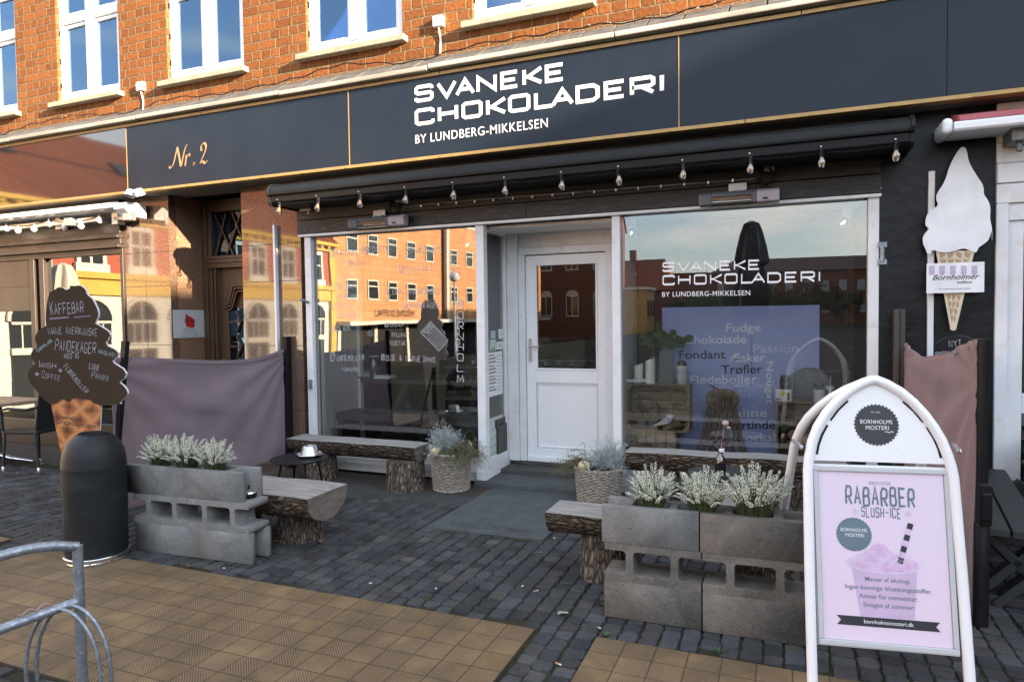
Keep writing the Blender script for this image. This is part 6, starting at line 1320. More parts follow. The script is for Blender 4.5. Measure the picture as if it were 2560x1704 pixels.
slab2d([[(-.193,.098),(.203,.098),(.187,.079),(.203,.060),(-.193,.060),(-.177,.079)]], .0006, .0030).build('ribbon', m_charc, ps); ptxt('bornholmsmosteri.dk', .008, .0725, .19, .0165, m_vinyl, .0024)
# ------------------------------------------------------------------ dark picnic bench at right, cafe furniture at left
pb = thing('picnic_table', 'black stained wooden picnic table beside the rose wind screen', 'table', (2.75, 1.7, 0), R_(-8))
m_pw = PM('black_stained_timber', (.022,.024,.026), (.035,.037,.038), scale=6, rough=.6, bump=.3, bscale=16, stretch=(8,.6,8))
for i in range(2): MB().box(-.52+.155*i, -.52+.155*i+.145, -.78, .85, .42, .46).build('seat', m_pw, pb, bevel=.004)
for i in range(2): MB().box(.90+.155*i, .90+.155*i+.145, -.78, .85, .42, .46).build('seat', m_pw, pb, bevel=.004)
for i in range(5): MB().box(-.02+.15*i, -.02+.15*i+.14, -.8, .87, .70, .74).build('tabletop', m_pw, pb, bevel=.004)
for y in (-.58, .62):
    MB().bar((-.42,y,.0),(.22,y,.70),.045,.12,(0,1,0)).bar((1.13,y,0),(.49,y,.70),.045,.12,(0,1,0)).build('leg', m_pw, pb, bevel=.004); MB().box(-.55,1.26,y+.03,y+.075,.32,.42).build('brace', m_pw, pb, bevel=.004); MB().box(-.62,1.3,y-.04,y+.04,.0,.05).build('runner', m_pw, pb, bevel=.004)
    MB().bar((-.52,y+.05,.0),(-.15,y+.05,.42),.045,.1,(0,1,0)).bar((-.1,y+.05,0),(-.5,y+.05,.42),.045,.1,(0,1,0)).build('brace', m_pw, pb, bevel=.004)
for y in (.35,): MB().bar((-.60,y,.46),(-.68,y,.92),.04,.12,(0,1,0)).bar((-.58,y+.2,.46),(-.66,y+.2,.86),.04,.12,(0,1,0)).build('back_board', m_pw, pb, bevel=.004)
def cafe_chair(x, y, rz, lab):
    t = thing('cafe_chair', lab, 'chair', (x, y, 0), R_(rz), 'black woven cafe chairs')
    MB().box(-.22,.22,-.22,.22,.40,.445).build('seat', m_rubber, t, bevel=.012)
    mb = MB(); M = Matrix.Translation((0,.20,.44)) @ Matrix.Rotation(R_(-9), 4, 'X'); mb.box(-.22,.22,-.012,.012,0,.44,M); mb.build('backrest', m_rubber, t, bevel=.01)
    for s in (-1,1):
        MB().tube([(s*.225,-.2,.44),(s*.235,-.2,.66),(s*.235,-.12,.68),(s*.23,.1,.67),(s*.225,.25,.70)], .016, 10).build('armrest', m_rubber, t, smooth=True)
        for yy, dy in ((-.19,-.02),(.19,.05)): l = MB().tube([(s*.21,yy,.42),(s*.225,yy+dy,.03)], .014, 10).build('leg', m_rubber, t, smooth=True); o = MB().lathe([(.001,0),(.016,0),(.016,.045),(.012,.05)], 12, (s*.2265,yy+dy,0)).build('foot_cap', m_alu, l, smooth=True)
cafe_chair(-6.52, 1.72, -78, 'black woven cafe chair with metal feet behind the coffee bar sign'); cafe_chair(-7.75, 1.75, 80, 'black woven cafe chair at the far left behind the wooden table')
ct = thing('cafe_table', 'wooden cafe table on a chrome pedestal at the left edge', 'table', (-7.05, 1.62, 0))
MB().box(-.42,.40,-.33,.33,.70,.735).build('tabletop', m_tablew, ct, bevel=.004); MB().tube([(0,0,.08),(0,0,.70)], .03, 16).build('pedestal', m_chrome, ct, smooth=True)
for k in range(4): a = R_(45+90*k); MB().tube([(0,0,.12),(.12*math.cos(a),.12*math.sin(a),.07),(.33*math.cos(a),.33*math.sin(a),.02)], [.035,.03,.018], 10).build('foot', m_chrome, ct, smooth=True)
# ------------------------------------------------------------------ litter on the ground
def leaf(px, py, s, mat, lab, rz):
    p = G(px, py, .008); mb = MB(); n = 6
    for i in range(n):
        for sd in (-1, 1):
            def q(t, e): return Vector((s*(t-.5), sd*e*s*.42*math.sin(math.pi*t)**.8, .10*s*(e+.4*math.sin(t*5))))
            mb.quad(q(i/n,0), q((i+1)/n,0), q((i+1)/n,1), q(i/n,1))
    o = mb.build('fallen_leaf', mat); o.location = p; o.rotation_euler = (rnd.uniform(-.2,.2), rnd.uniform(-.2,.2), rz); tag(o, lab, 'leaf', 'fallen leaves on the setts')
m_leafp = PM('pale_leaf', (.40,.42,.33), (.3,.33,.22), scale=30, rough=.7)
leaf(1408,1533,.07,m_leafp,'pale green leaf lying on the setts left of the right planter',.9); leaf(1350,1380,.03,m_orangep,'brown leaf on the setts just below the stone slab',.3); leaf(808,1268,.06,m_orangep,'brown leaf below the cut end of the left log bench',.5); leaf(476,1414,.045,m_orangep,'brown leaf against the foot of the left concrete planter',1.2)
leaf(804,1352,.05,m_orangep,'yellow leaf on the setts right of the left log stump',2.0); leaf(694,1352,.06,m_orangep,'narrow orange leaf standing against the left log stump',1.3); leaf(1291,1178,.05,m_orangep,'brown leaf on the entrance step beside the doorway',.1); leaf(1498,1569,.03,m_leafp,'small yellow green leaf on the setts beside the right tile patch',2.2)
rr = random.Random(12)
for k in range(46):
    x, y = rr.uniform(-6.9, -4.5), rr.uniform(1.0, 2.5) if k < 30 else rr.uniform(-.3, 2.3)
    o = bpy.data.objects.new('fallen_leaf', bpy.data.objects['fallen_leaf.001'].data); link(o); o.location = (x, y, .008); s = rr.uniform(.8, 2.0); o.scale = (s, s, s); o.rotation_euler = (rr.uniform(-.5,.5), rr.uniform(-.5,.5), rr.uniform(0,6)); tag(o, 'small dry leaf scattered on the setts in front of the cafe at left', 'leaf', 'dry leaves scattered at the left')
def butt(px, py, rz, lab):
    p = G(px, py, .006); t = thing('cigarette_butt', lab, 'cigarette butt', p, rz); M = Matrix.Rotation(R_(90), 4, 'Y'); MB().lathe([(.0038,0),(.0038,.022)], 10, M=M, cap0=True, cap1=True).build('filter', m_cork, t, smooth=True, ang=40); MB().lathe([(.0037,.0221),(.0036,.032)], 10, M=M, cap1=True).build('paper', m_paper, t, smooth=True, ang=40)
butt(1389, 1655, -.35, 'orange tipped cigarette butt on the setts between the two tile patches'); butt(1333, 1477, .8, 'white cigarette stub on the setts left of the right planter')
for i, (px, py) in enumerate(((1386,1344),(926,1457),(1306,1464),(1090,1470),(560,1419))):
    p = G(px, py, .006); o = MB().box(-.009,.009,-.005,.005,0,.002).build('paper_scrap', m_paper, bevel=.001); o.location = p; o.rotation_euler = (0,0,i*.7); tag(o, 'tiny scrap of white paper lying on the dark setts', 'paper scrap', 'scraps of paper on the setts')
for i, (px, py) in enumerate(((1505,1512),(1515,1590),(2135,1555),(575,1412),(1795,1628))):
    p = G(px, py, 0); t = MB()
    for k in range(26): a = rr.uniform(0,6.28); L = rr.uniform(.02,.05); d = Vector((math.cos(a)*L, math.sin(a)*L, rr.uniform(.004,.025))); s = Vector((-math.sin(a), math.cos(a), 0))*.004; t.tri(-s, s, d)
    o = t.build('weed_tuft', m_green); o.location = p; tag(o, ('small green weed growing in a joint left of the right planter','small green weed at the corner of the right tile patch','small green weed beside the foot of the pavement board','tuft of grass at the corner of the left concrete planter','tuft of grass between the right planter and the tiles')[i], 'weed', 'weeds between the setts')
# ------------------------------------------------------------------ writing on the left shop window
YG = 2.6835
def Z7(x, y): return (700+x/3.485, 500+y/3.485)
def wtext(body, L, Rr, h, sw=.085, first=1.25, rs=3, jit=.12): hand('window_writing', body, m_penw, wL, Z7(*L), Z7(*Rr), YG, h/3.485, sw=max(sw, 2.1/h), jit=jit, first=first, rs=rs)
for a in (('BYENS',(470,490),(668,482),52),('BEDSTE',(735,465),(940,445),48),('KAFFE',(622,575),(750,562),40),('VI HAR',(412,775),(545,772),45),('OGSÅ',(580,768),(660,765),42),('VEGANSK',(500,862),(668,858),36),('GLUTENFRI',(430,948),(625,943),42),('LAKTOSEFRI',(497,1025),(692,1022),36),
    ('CHOKOLADE',(408,1155),(615,1132),44),('FLØDEBOLLER',(475,1398),(732,1392),42),('VARIANTER',(540,1488),(690,1492),30),('SMOOTHIES',(1112,465),(1402,462),48),('IS HELE ÅRET',(1070,632),(1322,618),42),('LUNE',(950,826),(1068,822),44),('AMERIKANSKE',(1122,820),(1388,814),46),
    ('PANDEKAGER',(1102,946),(1390,938),44),('KYLLING',(975,1190),(1095,1190),34),('VEGETAR',(955,1266),(1090,1264),36),('KOLDE',(905,1398),(1003,1395),46),('&',(1040,1395),(1062,1395),36),('VARME',(1095,1408),(1225,1408),46),('DRIKKE',(1248,1410),(1355,1412),42),('SANDWICH',(958,1106),(1075,1100),30)): wtext(a[0], a[1], a[2], a[3], sw=.07)
off = wpos(wL)
def W7(x, y): v = F(*Z7(x, y), YG); return (v.x-off.x, v.z-off.z)
yo = YG-off.y
for k, ch in enumerate('BORNHOLM'):
    y = 880+k*92; ls, W = strokes(ch, 1, .8, 0, .2, .05, k); a, b = W7(1545, y+60), W7(1610, y); M = Matrix.Translation((a[0], yo-.0006, a[1])) @ Matrix.Diagonal(((b[0]-a[0]), 1, (b[1]-a[1]), 1)); letters('window_writing', ls, .08, m_penw, wL, M)
def hatchbox(x0, y0, x1, y1):
    mb = MB(); mb.ribbon([W7(x0,y0), W7(x1,y0), W7(x1,y1), W7(x0,y1)], .003, yo, closed=True)
    n = 5
    for i in range(n): t = (i+.5)/n; mb.ribbon([W7(x0, y0+(y1-y0)*t), W7(x1, y0+(y1-y0)*max(0, t-.15))], .0022, yo-.0003-.0001*i)
    mb.build('window_drawing', m_penw, wL)
for b in ((430,420,464,500),(706,412,744,472),(595,522,620,578),(1034,574,1068,640),(922,760,950,828),(1074,892,1102,950),(914,1056,944,1104),(440,1324,474,1400),(1522,845,1560,900),(1530,1020,1562,1080),(1532,1110,1562,1170),(1534,1210,1566,1266),(884,1345,904,1392)): hatchbox(*b)
mb = MB(); c4_ = [(1310,1058),(1465,1220),(1385,1316),(1226,1150)]
def bl(u, v): 
    a = Vector(c4_[0]).lerp(Vector(c4_[1]), u); b = Vector(c4_[3]).lerp(Vector(c4_[2]), u); p = a.lerp(b, v); return W7(p.x, p.y)
mb.ribbon([bl(0,0), bl(1,0), bl(1,1), bl(0,1)], .003, yo, closed=True); mb.ribbon([bl(.04,.04), bl(.97,.04), bl(.97,.96), bl(.04,.96)], .002, yo-.0003, closed=True)
mb.ribbon([bl(.32,.14), bl(.90,.14), bl(.90,.86), bl(.32,.86)], .003, yo-.0005, closed=True)
for i in range(1,6): mb.ribbon([bl(.32+.58*i/6,.14), bl(.32+.58*i/6,.86)], .002, yo-.0007)
for i in range(1,4): mb.ribbon([bl(.32,.14+.72*i/4), bl(.9,.14+.72*i/4)], .002, yo-.0009)
mb.build('window_drawing', m_penw, wL)
hand('window_writing', 'SVANEKE', m_penw, wL, Z7(1262,1160), Z7(1322,1092), YG-.001, 7, sw=.12, first=1, jit=.05); hand('window_writing', 'CHOKOLADERI', m_penw, wL, Z7(1285,1172), Z7(1340,1108), YG-.001, 5, sw=.14, first=1, jit=.05)
mb = MB(); mb.ribbon([W7(1482,605), W7(1530,715), W7(1572,600), W7(1540,590), W7(1482,605)], .0025, yo)
for i in range(3): mb.ribbon([W7(1490+25*i,605), W7(1512+20*i,690-20*abs(i-1))], .0018, yo-.0003); mb.ribbon([W7(1560-25*i,603), W7(1540-20*i,690-20*abs(i-1))], .0018, yo-.0005)
mb.ribbon(chaikin(chaikin([W7(1485,600), W7(1480,570), W7(1510,555), W7(1530,520), W7(1555,555), W7(1575,570), W7(1570,600)])), .0025, yo-.0007); mb.build('window_drawing', m_penw, wL)
mb = MB()
for k in range(8): a = math.pi*k/4; mb.ribbon([W7(790+8*math.cos(a),1160+8*math.sin(a)), W7(790+30*math.cos(a+.2),1160+30*math.sin(a+.2)), W7(790+22*math.cos(a+.45),1160+22*math.sin(a+.45))], .0022, yo-.0002*k)
mb.build('window_drawing', m_penw, wL)
# ------------------------------------------------------------------ papers on the side pane
XS = -1.4885
def notice(name, lab, x0, y0, x1, y1, mat, y_off=0):
    a, b = S(*Z7(x0, y1), XS), S(*Z7(x1, y0), XS); c = S(*Z7(x0, y0), XS)
    t = thing(name, lab, 'notice', (XS, a.y, a.z), rz=R_(90)); wdt, hgt = abs(b.y-a.y), c.z-a.z
    MB().box(0, wdt, -.0015, -.0003, 0, hgt).build('sheet', mat, t); return t, wdt, hgt
def nl(t, body, x, z, w_, h, mat=m_ink, **k): ttext('lettering', body, mat, t, x, z, w_, -.0020, height=h, **k)
t, a, b = notice('paper_notice', 'white printed menu sheet taped on the narrow side window by the door', 1810, 1330, 1935, 1720, m_paper)
for i in range(11): MB().box(.06*a, .55*a if i % 3 else .45*a, -.0021, -.0016, b*(.92-.08*i), b*(.92-.08*i)+(.018 if i % 3 else .01)).box(.6*a, .9*a, -.0021, -.0016, b*(.9-.08*i), b*(.9-.08*i)+.005).build('print_line', m_ink if i % 3 == 0 else m_inkl, t)
t, a, b = notice('mint_poster', 'mint green poster about saving the earth for chocolate, low on the side window', 1780, 1920, 1940, 2310, m_mint)
for i in range(1,5): MB().box(a*i/5, a*i/5+.0015, -.0019, -.0016, .01, b-.01).build('printed_board_line', m_inkl, t)
for i, s in enumerate(('Save the earth,','It is the','only planet','with chocolate')): nl(t, s, a*(.06 if i in (0,3) else .2), b*(.70-.185*i), a*(.86 if i in (0,3) else .55), .028, m_inkl)
for (nm, lab, q, m) in (('small_sticker','pale blue square sticker, upper left of the stickers on the side window',(1835,1140,1875,1205),PM('pale_blue_sticker',(.45,.58,.66),rough=.5)),('small_sticker','white certificate sticker, upper right of the stickers on the side window',(1903,1125,1941,1208),m_paper),('small_sticker','white square sticker beside the green smiling report on the side window',(1886,1235,1943,1302),m_paper),('small_sticker','black square sticker under the payment card strip on the side window',(1950,1326,1986,1378),m_black)):
    t, a, b = notice(nm, lab, *q, m)
    if m is not m_black:
        for i in range(3): MB().box(a*.2, a*.8, -.0021, -.0016, b*(.3+.18*i), b*(.3+.18*i)+.006).build('print_line', m_inkl, t)
    else: ttext('lettering', 'B', m_vinyl, t, a*.3, b*.35, a*.4, -.002)
t, a, b = notice('report_sticker', 'mint green report sticker with a smiling face on the side window', 1826, 1214, 1881, 1316, PM('report_green', (.50,.66,.56), rough=.6))
mgr = PM('smile_green', (.02,.18,.10), rough=.6); mb = MB().ribbon([(a*.5+a*.33*math.cos(R_(k)), b*.6+a*.33*math.sin(R_(k))) for k in range(0,360,15)], .006, -.0019, closed=True); mb.ribbon([(a*.5+a*.2*math.cos(R_(k)), b*.58+a*.2*math.sin(R_(k))) for k in range(200,341,20)], .005, -.0022)
for s in (-1,1): mb.ribbon([(a*.5+s*a*.12, b*.63), (a*.5+s*a*.12, b*.69)], .006, -.0022)
mb.build('smiling_face', mgr, t); MB().box(a*.15,a*.85,-.0021,-.0016,b*.06,b*.18).build('print_line', mgr, t)
t, a, b = notice('card_strip', 'narrow strip of coloured payment card symbols on the side window', 1953, 1085, 1981, 1312, m_paper)
for i, c in enumerate(((.5,.03,.03),(.6,.2,.03),(.03,.08,.4),(.5,.5,.5),(.03,.2,.45),(.4,.1,.1),(.1,.2,.4),(.45,.05,.05),(.05,.1,.35))):
    MB().box(a*.1,a*.9,-.0021,-.0016,b*(.94-.105*i)-.02,b*(.94-.105*i)).build('card_symbol', PM('card_colour', c, rough=.5), t)
# ------------------------------------------------------------------ inside the left window
def spot(px, py, Y, lab, tilt):
    p = F(px, py, Y); t = thing('spot_lamp', lab, 'lamp', p, group='white spot lamps inside the shop windows'); t.scale = (1.25,1.25,1.25); M = Matrix.Rotation(R_(tilt), 4, 'Y')
    MB().lathe([(.001,.13),(.03,.13),(.032,.02),(.034,.01)], 18, M=M, cap0=True).build('housing', m_wclean, t, smooth=True, ang=40); MB().lathe([(.033,.012),(.05,-.045),(.048,-.05),(.02,-.03),(.001,-.02)], 20, M=M).build('lamp_head', m_chrome, t, smooth=True)
    MB().tube([M @ Vector((0,0,.12)), (M @ Vector((0,0,.13)))+Vector((0,0,.12))], .006, 8).box(-.11,.11,-.015,.015,.235,.26).build('bracket', m_wclean, t)
spot(849,620,3.0,'white spot lamp inside the left window, nearest the panelled side',-15); spot(1172,606,3.0,'white spot lamp inside the left window, nearest the door',8); spot(1579,575,2.95,'white spot lamp inside the right window, nearest the door',5); spot(2112,548,2.95,'white spot lamp inside the right window, nearest the black wall',18)
tb = thing('display_table', 'black brown wooden table inside the left window', 'table', (-2.4, 3.75, .08)); a = F(900, 945, 3.40); zt = a.z-.08
MB().box(-1.0,.95,-.36,.36,zt-.05,zt).build('tabletop', m_dwood, tb, bevel=.005); MB().bar((-.85,-.2,0),(-.45,-.2,zt-.05),.08,.08).bar((-.45,.2,0),(-.85,.2,zt-.05),.08,.08).bar((.8,-.2,0),(.4,-.2,zt-.05),.08,.08).bar((.4,.2,0),(.8,.2,zt-.05),.08,.08).build('trestle', m_dwood, tb, bevel=.004)
bz = F(900, 1030, 3.0).z; bb = thing('display_bench', 'black brown slatted bench inside the left window', 'bench', (-2.4, 3.12, .08))
for i in range(5): MB().box(-.98,.92,-.17+.07*i,-.11+.07*i,bz-.14,bz-.08).build('slat', m_dwood, bb, bevel=.004)
MB().box(-1.0,.94,-.20,-.175,bz-.16,bz-.08).box(-1.0,-.94,-.17,.17,0,bz-.141).box(.88,.94,-.17,.17,0,bz-.141).build('frame', m_dwood, bb, bevel=.004)
mb = MB(); n = 60
for i in range(n):
    for j in range(6):
        def p(i, j):
            u = i/n; f = .035*max(0, math.sin(u*9+.6))**3*(1 if .1 < u < .45 else .25)+.012*mnoise.noise((u*14, j*.7, 1)); return (-3.25+1.75*u, 2.95+.3*j/6, bz+.006+abs(f)*(1-j/9)-(.03 if j == 0 and u > .3 else 0))
        mb.quad(p(i,j), p(i+1,j), p(i+1,j+1), p(i,j+1))
o = mb.build('grey_blanket', PM('grey_felt', (.17,.145,.15), (.13,.11,.115), scale=9, rough=1), smooth=True, ang=180); tag(topmesh(o, (-2.4,3.1,bz)), 'grey felt blanket crumpled along the bench inside the left window', 'blanket')
def potplant(x, y, z, pot, pm, nl_, lab, seed, big=False):
    t = thing('potted_plant', lab, 'plant', (x, y, z)); r = random.Random(seed)
    MB().lathe([(.001,0),(pot*.75,0),(pot,pot*1.7),(pot*.92,pot*1.7),(pot*.9,pot*1.5),(.001,pot*1.5)], 24).build('pot', pm, t, smooth=True, ang=40)
    st, lf = MB(), MB()
    for k in range(nl_):
        a = r.uniform(0,6.28); h = r.uniform(.16,.36); tip = Vector((.14*math.cos(a)*r.uniform(.4,1), .10*math.sin(a), pot*1.5+h)); pts = [Vector((0,0,pot*1.5)), Vector((tip.x*.3, tip.y*.3, pot*1.5+h*.6)), tip]; st.tube(pts, .003, 5, cap=False)
        for s in range(6):
            c = pts[1].lerp(pts[2], s/5); b = r.uniform(0,6.28); d = Vector((math.cos(b), math.sin(b), r.uniform(-.1,.6)))*.05; u = d.cross(Vector((0,0,1))).normalized()*.016; lf.quad(c, c+d*.5+u, c+d, c+d*.5-u)
    st.build('stems', m_hgreen, t); lf.build('leaves', m_green, t)
zt_ = zt+.08
potplant(F(885,940,3.52).x, 3.52, zt_, .055, m_terr, 16, 'leafy potted plant on the table behind the left window writing', 3); potplant(F(915,940,3.6).x, 3.6, zt_, .045, m_zinc, 7, 'small potted plant in a metal pot on the table in the left window', 8)
o = MB().box(-.11,.11,-.07,.07,0,.012).box(-.105,.105,-.066,.066,.012,.03).box(-.11,.11,-.07,.07,.03,.034).build('book', m_paper, bevel=.002); p = F(960,938,3.45); o.location = (p.x, 3.47, zt_); tag(o, 'white book lying flat on the table inside the left window', 'book')
jr = thing('glass_jar', 'empty clear glass jar beside the plant on the left window table', 'jar', (F(926,930,3.62).x+.03, 3.66, zt_)); MB().lathe([(.001,.004),(.06,.004),(.065,.02),(.065,.2),(.05,.22),(.052,.235)], 24).build('jar_wall', m_jar, jr, smooth=True); MB().lathe([(.001,.236),(.054,.236),(.054,.25),(.001,.252)], 24).build('lid', m_wclean, jr)
hy = thing('word_ornament', 'small white wooden word ornament among the plants on the left window table', 'ornament', (F(892,925,3.38).x, 3.40, zt_)); ttext('lettering', 'HYGGE', m_vinyl, hy, 0, .02, .17, -.006, height=.045, bold=.02); MB().box(-.01,.19,-.005,.02,0,.018).build('base', m_dwood, hy)
sh = thing('wall_shelf', 'wooden shelf with paper bags at the back of the shop', 'shelf', (-1.6, 5.9, 0)); z1, z2 = F(1050,912,5.9).z, F(1050,988,5.9).z
for z in (z1, z2): MB().box(-2.0,.9,-.12,.2,z-.03,z).build('board', m_crate, sh, bevel=.003)
for x in (-1.95, .85): MB().box(x-.02,x+.02,-.1,.2,.08,z1+.5).build('upright', m_dwood, sh)
r = random.Random(2)
for i in range(9):
    x = -3.05+.23*i; o = MB().box(-.075,.075,-.05,.05,0,.2).box(-.075,.075,-.012,.012,.2,.24).build('paper_bag', m_kraft, bevel=.006); o.location = (x, 5.86, z2); tag(o, 'brown paper bag on the lower shelf at the back of the shop', 'bag', 'paper bags on the shop shelf')
for i in range(12):
    t = thing('bottle', 'small dark bottle standing on the upper shelf at the back of the shop', 'bottle', (-3.1+.19*i, 5.85, z1), group='bottles on the shop shelf'); MB().lathe([(.001,0),(.03,0),(.03,.12),(.012,.16),(.012,.2),(.001,.2)], 14).build('glass', m_charc, t, smooth=True); MB().lathe([(.0308,.03),(.0308,.09)], 14).build('label', m_paper, t)
ctr = thing('shop_counter', 'glass fronted chocolate counter inside behind the door', 'counter', (-.8, 5.3, .08)); MB().box(-1.2,1.6,-.4,.4,0,.75).build('base', m_dwood, ctr, bevel=.01); MB().box(-1.2,1.6,-.4,-.39,.75,1.25).box(-1.2,1.6,-.4,.3,1.25,1.262).build('glass_case', m_jar, ctr); MB().box(-1.1,1.5,-.35,.3,.95,.965).build('shelf', m_alu, ctr)
vz = thing('striped_vase', 'white vase with blue rings on the sill of the second upper window', 'vase', F(292, 205, 2.80)); vz.location.z = 4.43
MB().lathe([(.001,0),(.055,0),(.06,.02),(.06,.17),(.035,.22),(.03,.27),(.036,.29)], 24).build('body', m_wclean, vz, smooth=True, ang=50)
for z in (.05,.11,.18): MB().lathe([(.0606,z),(.0610,z+.006),(.0606,z+.012)], 24).build('ring', PM('blue_glaze', (.05,.12,.3), rough=.3) if z == .05 else bpy.data.materials['blue_glaze'], vz)
vz = thing('white_cup', 'small white cup on the sill of the third upper window', 'cup', F(865, 70, 2.80)); vz.location.z = 4.43; MB().lathe([(.001,0),(.035,0),(.045,.1),(.042,.1),(.032,.008)], 20).build('body', m_wclean, vz, smooth=True, ang=50)
# ------------------------------------------------------------------ banner and display in the right window
YB = 3.22
def ZR(x, y): return (1300+x/2.412, 500+y/2.412)
bn_ = thing('window_banner', 'dark window banner with a violet panel of sweet names in the right shop window', 'banner', (.85, YB, 1.2))
a, b = F(1596,560,YB), F(2136,560,YB); MB().box(a.x, b.x, YB+.0, YB+.004, .25, F(1800,556,YB).z).build('sheet', m_mesh, bn_, world=True)
p0, p1 = F(*ZR(857,648), YB-.001), F(*ZR(1806,632), YB-.001); MB().box(p0.x, p1.x, YB-.0015, YB-.0005, .25, (p0.z+p1.z)/2).build('violet_panel', m_purple, bn_, world=True)
gr = meshof(MB().lathe([(.007,-.002),(.011,-.004),(.013,0)], 14, (0,0,0), Matrix.Rotation(R_(90), 4, 'X')), m_alu, True)
gp = [ZR(x, y) for x, y in ((830,190),(967,186),(1105,178),(1253,170),(1400,160),(1570,150),(1778,140),(697,447),(697,588),(697,733),(697,875),(1995,282),(1997,427),(1996,580),(1994,733),(1995,886),(1994,1035),(693,325))]
rep('eyelet', gr, [F(*q, YB-.002) for q in gp], bn_)
def bt(body, L, Rr, h, mat, bold=.012): ptext('lettering', body, mat, bn_, ZR(*L), ZR(*Rr), YB-.0028, h/2.412, bold=bold)
for body, L, Rr, h, m in (('Fudge',(1243,793),(1453,790),52,m_txtw),('Chokolade',(992,867),(1367,862),52,m_txtw),('Passion',(1405,920),(1680,917),52,m_txtv),('Fondant',(960,956),(1240,954),52,m_txtd),('Æsker',(1260,974),(1480,972),52,m_txtw),('Trøfler',(1215,1046),(1462,1043),54,m_txtd),('Flødeboller',(1027,1106),(1430,1103),52,m_txtw),('Praline',(1205,1309),(1493,1305),54,m_txtw),('Hjertindegang',(1222,1380),(1700,1376),50,m_txtd),('Workshop',(1265,1456),(1670,1450),52,m_txtw)): bt(body, L, Rr, h, m)
for body, x, y0, y1, h in (('Nougat',1487,972,1228,44),('Lakrids',1180,1135,1500,44)):
    a, b = F(*ZR(x, y0), YB-.0028), F(*ZR(x, y1), YB-.0028); off2 = wpos(bn_); hh = (F(*ZR(x+h, y0), YB)-F(*ZR(x, y0), YB)).length
    ttext('lettering', body, m_txtw, bn_, a.x-off2.x, a.z-off2.z, a.z-b.z, YB-.0028-off2.y, height=hh, rot=R_(-90), bold=.012)
def gsign(body, L, Rr, h, sw):
    a, b = F(*ZR(*L), YG), F(*ZR(*Rr), YG); hh = (F(*ZR(L[0], L[1]-h), YG)-a).length; o2 = wpos(wR); ls, W = strokes(body, hh-sw, .165, 0, .066, widths={'I':.3,'E':.86,'L':.86,'V':1.05,'K':.95}); k = (b.x-a.x-sw)/W
    letters('window_lettering', ls, sw, m_vinyl, wR, Matrix.Translation((a.x-o2.x+sw/2, YG-o2.y, a.z-o2.z+sw/2)) @ Matrix.Rotation(-math.atan2(b.z-a.z, b.x-a.x), 4, 'Y') @ Matrix.Diagonal((k,1,1,1)))
gsign('SVANEKE', (857,434), (1447,421), 60, .0165); gsign('CHOKOLADERI', (857,515), (1812,494), 62, .0165)
ptext('window_lettering', 'BY LUNDBERG-MIKKELSEN', m_vinyl, wR, ZR(857,583), ZR(1388,573), YG, 30/2.412, bold=.004, spacing=1.1)
def crate(x0, x1, y0, y1, z0, z1, lab, up=False):
    t = thing('fruit_crate', lab, 'crate', ((x0+x1)/2, (y0+y1)/2, z0), group='old wooden fruit crates in the right window'); c = wpos(t); W, D, H = (x1-x0)/2, (y1-y0)/2, z1-z0; g = .010
    if not up:
        MB().box(-W,W,-D,D,0,g).box(-W,W,-D,D,H-g,H).box(-W,-W+g*1.4,-D,D,g,H-g).box(W-g*1.4,W,-D,D,g,H-g).build('frame', m_crate, t, bevel=.002); n = 5
        for i in range(n): MB().box(-W+g*1.4,W-g*1.4,D-g,D,g+(H-2*g)*i/n+.004,g+(H-2*g)*(i+1)/n-.004).build('slat', m_crate, t, bevel=.002)
        for sx in (-1,1):
            for zz in (0,1): mb = MB(); mb.add(fill2d([[(sx*(W-g*1.4), (g if zz == 0 else H-g)),(sx*(W-g*1.4-.05), (g if zz == 0 else H-g)),(sx*(W-g*1.4), (g+.05 if zz == 0 else H-g-.05))]], .02), Matrix.Translation((0,-D+.03,0))); mb.build('corner_block', m_crate, t)
    else:
        n = 5
        for i in range(n): MB().box(-W+2*W*i/n+.004,-W+2*W*(i+1)/n-.004,-D,-D+g,0,H).build('slat', m_crate, t, bevel=.002)
        MB().box(-W,W,-D+g,D,H-.02,H-.005).box(-W,-W+g,-D+g,D,0,H-.02).box(W-g,W,-D+g,D,0,H-.02).box(-W,W,D-g,D,0,H-.03).build('frame', m_crate, t, bevel=.002)
    return t
YC = 2.86
a, b = F(1564,1075,YC), F(1722,962,YC); c1 = (a.x, b.x, a.z+.005, F(1564,958,YC).z)
crate(c1[0]+.01, F(1690,1100,YC).x, YC, YC+.27, .205, a.z+.003, 'fruit crate with upright slats under the other crate in the right window', True)
crate(c1[0], c1[1], YC, YC+.26, c1[2], c1[3], 'open fruit crate holding driftwood and zinc buckets in the right window')
a2, b2 = F(1940,1120,YC), F(2110,1000,YC); crate(a2.x, b2.x+.05, YC, YC+.25, .205, F(1940,1003,YC).z, 'open fruit crate holding firewood at the right end of the right window')
zc, zc0, zr = c1[3], c1[2]+.011, F(1940,1003,YC).z
for px, h, r_, lab in ((1597,.165,.042,'shorter cream wax candle on the left crate in the right window'),(1627,.215,.043,'taller cream wax candle on the left crate in the right window')):
    t = thing('wax_candle', lab, 'candle', (F(px,940,2.93).x, 2.93 if h < .2 else 2.90, zc+.001), group=None); mb = MB().lathe([(.001,0),(r_,0),(r_,h),(r_*.9,h+.004),(r_*.75,h-.02),(.001,h-.025)], 28)
    for v in mb.v:
        if v.z > h*.9: v.z += v.x*.35
    mb.build('wax', m_cream, t, smooth=True, ang=50); MB().tube([(0,0,h-.03),(.002,0,h)], .002, 6).build('wick', m_charc, t)
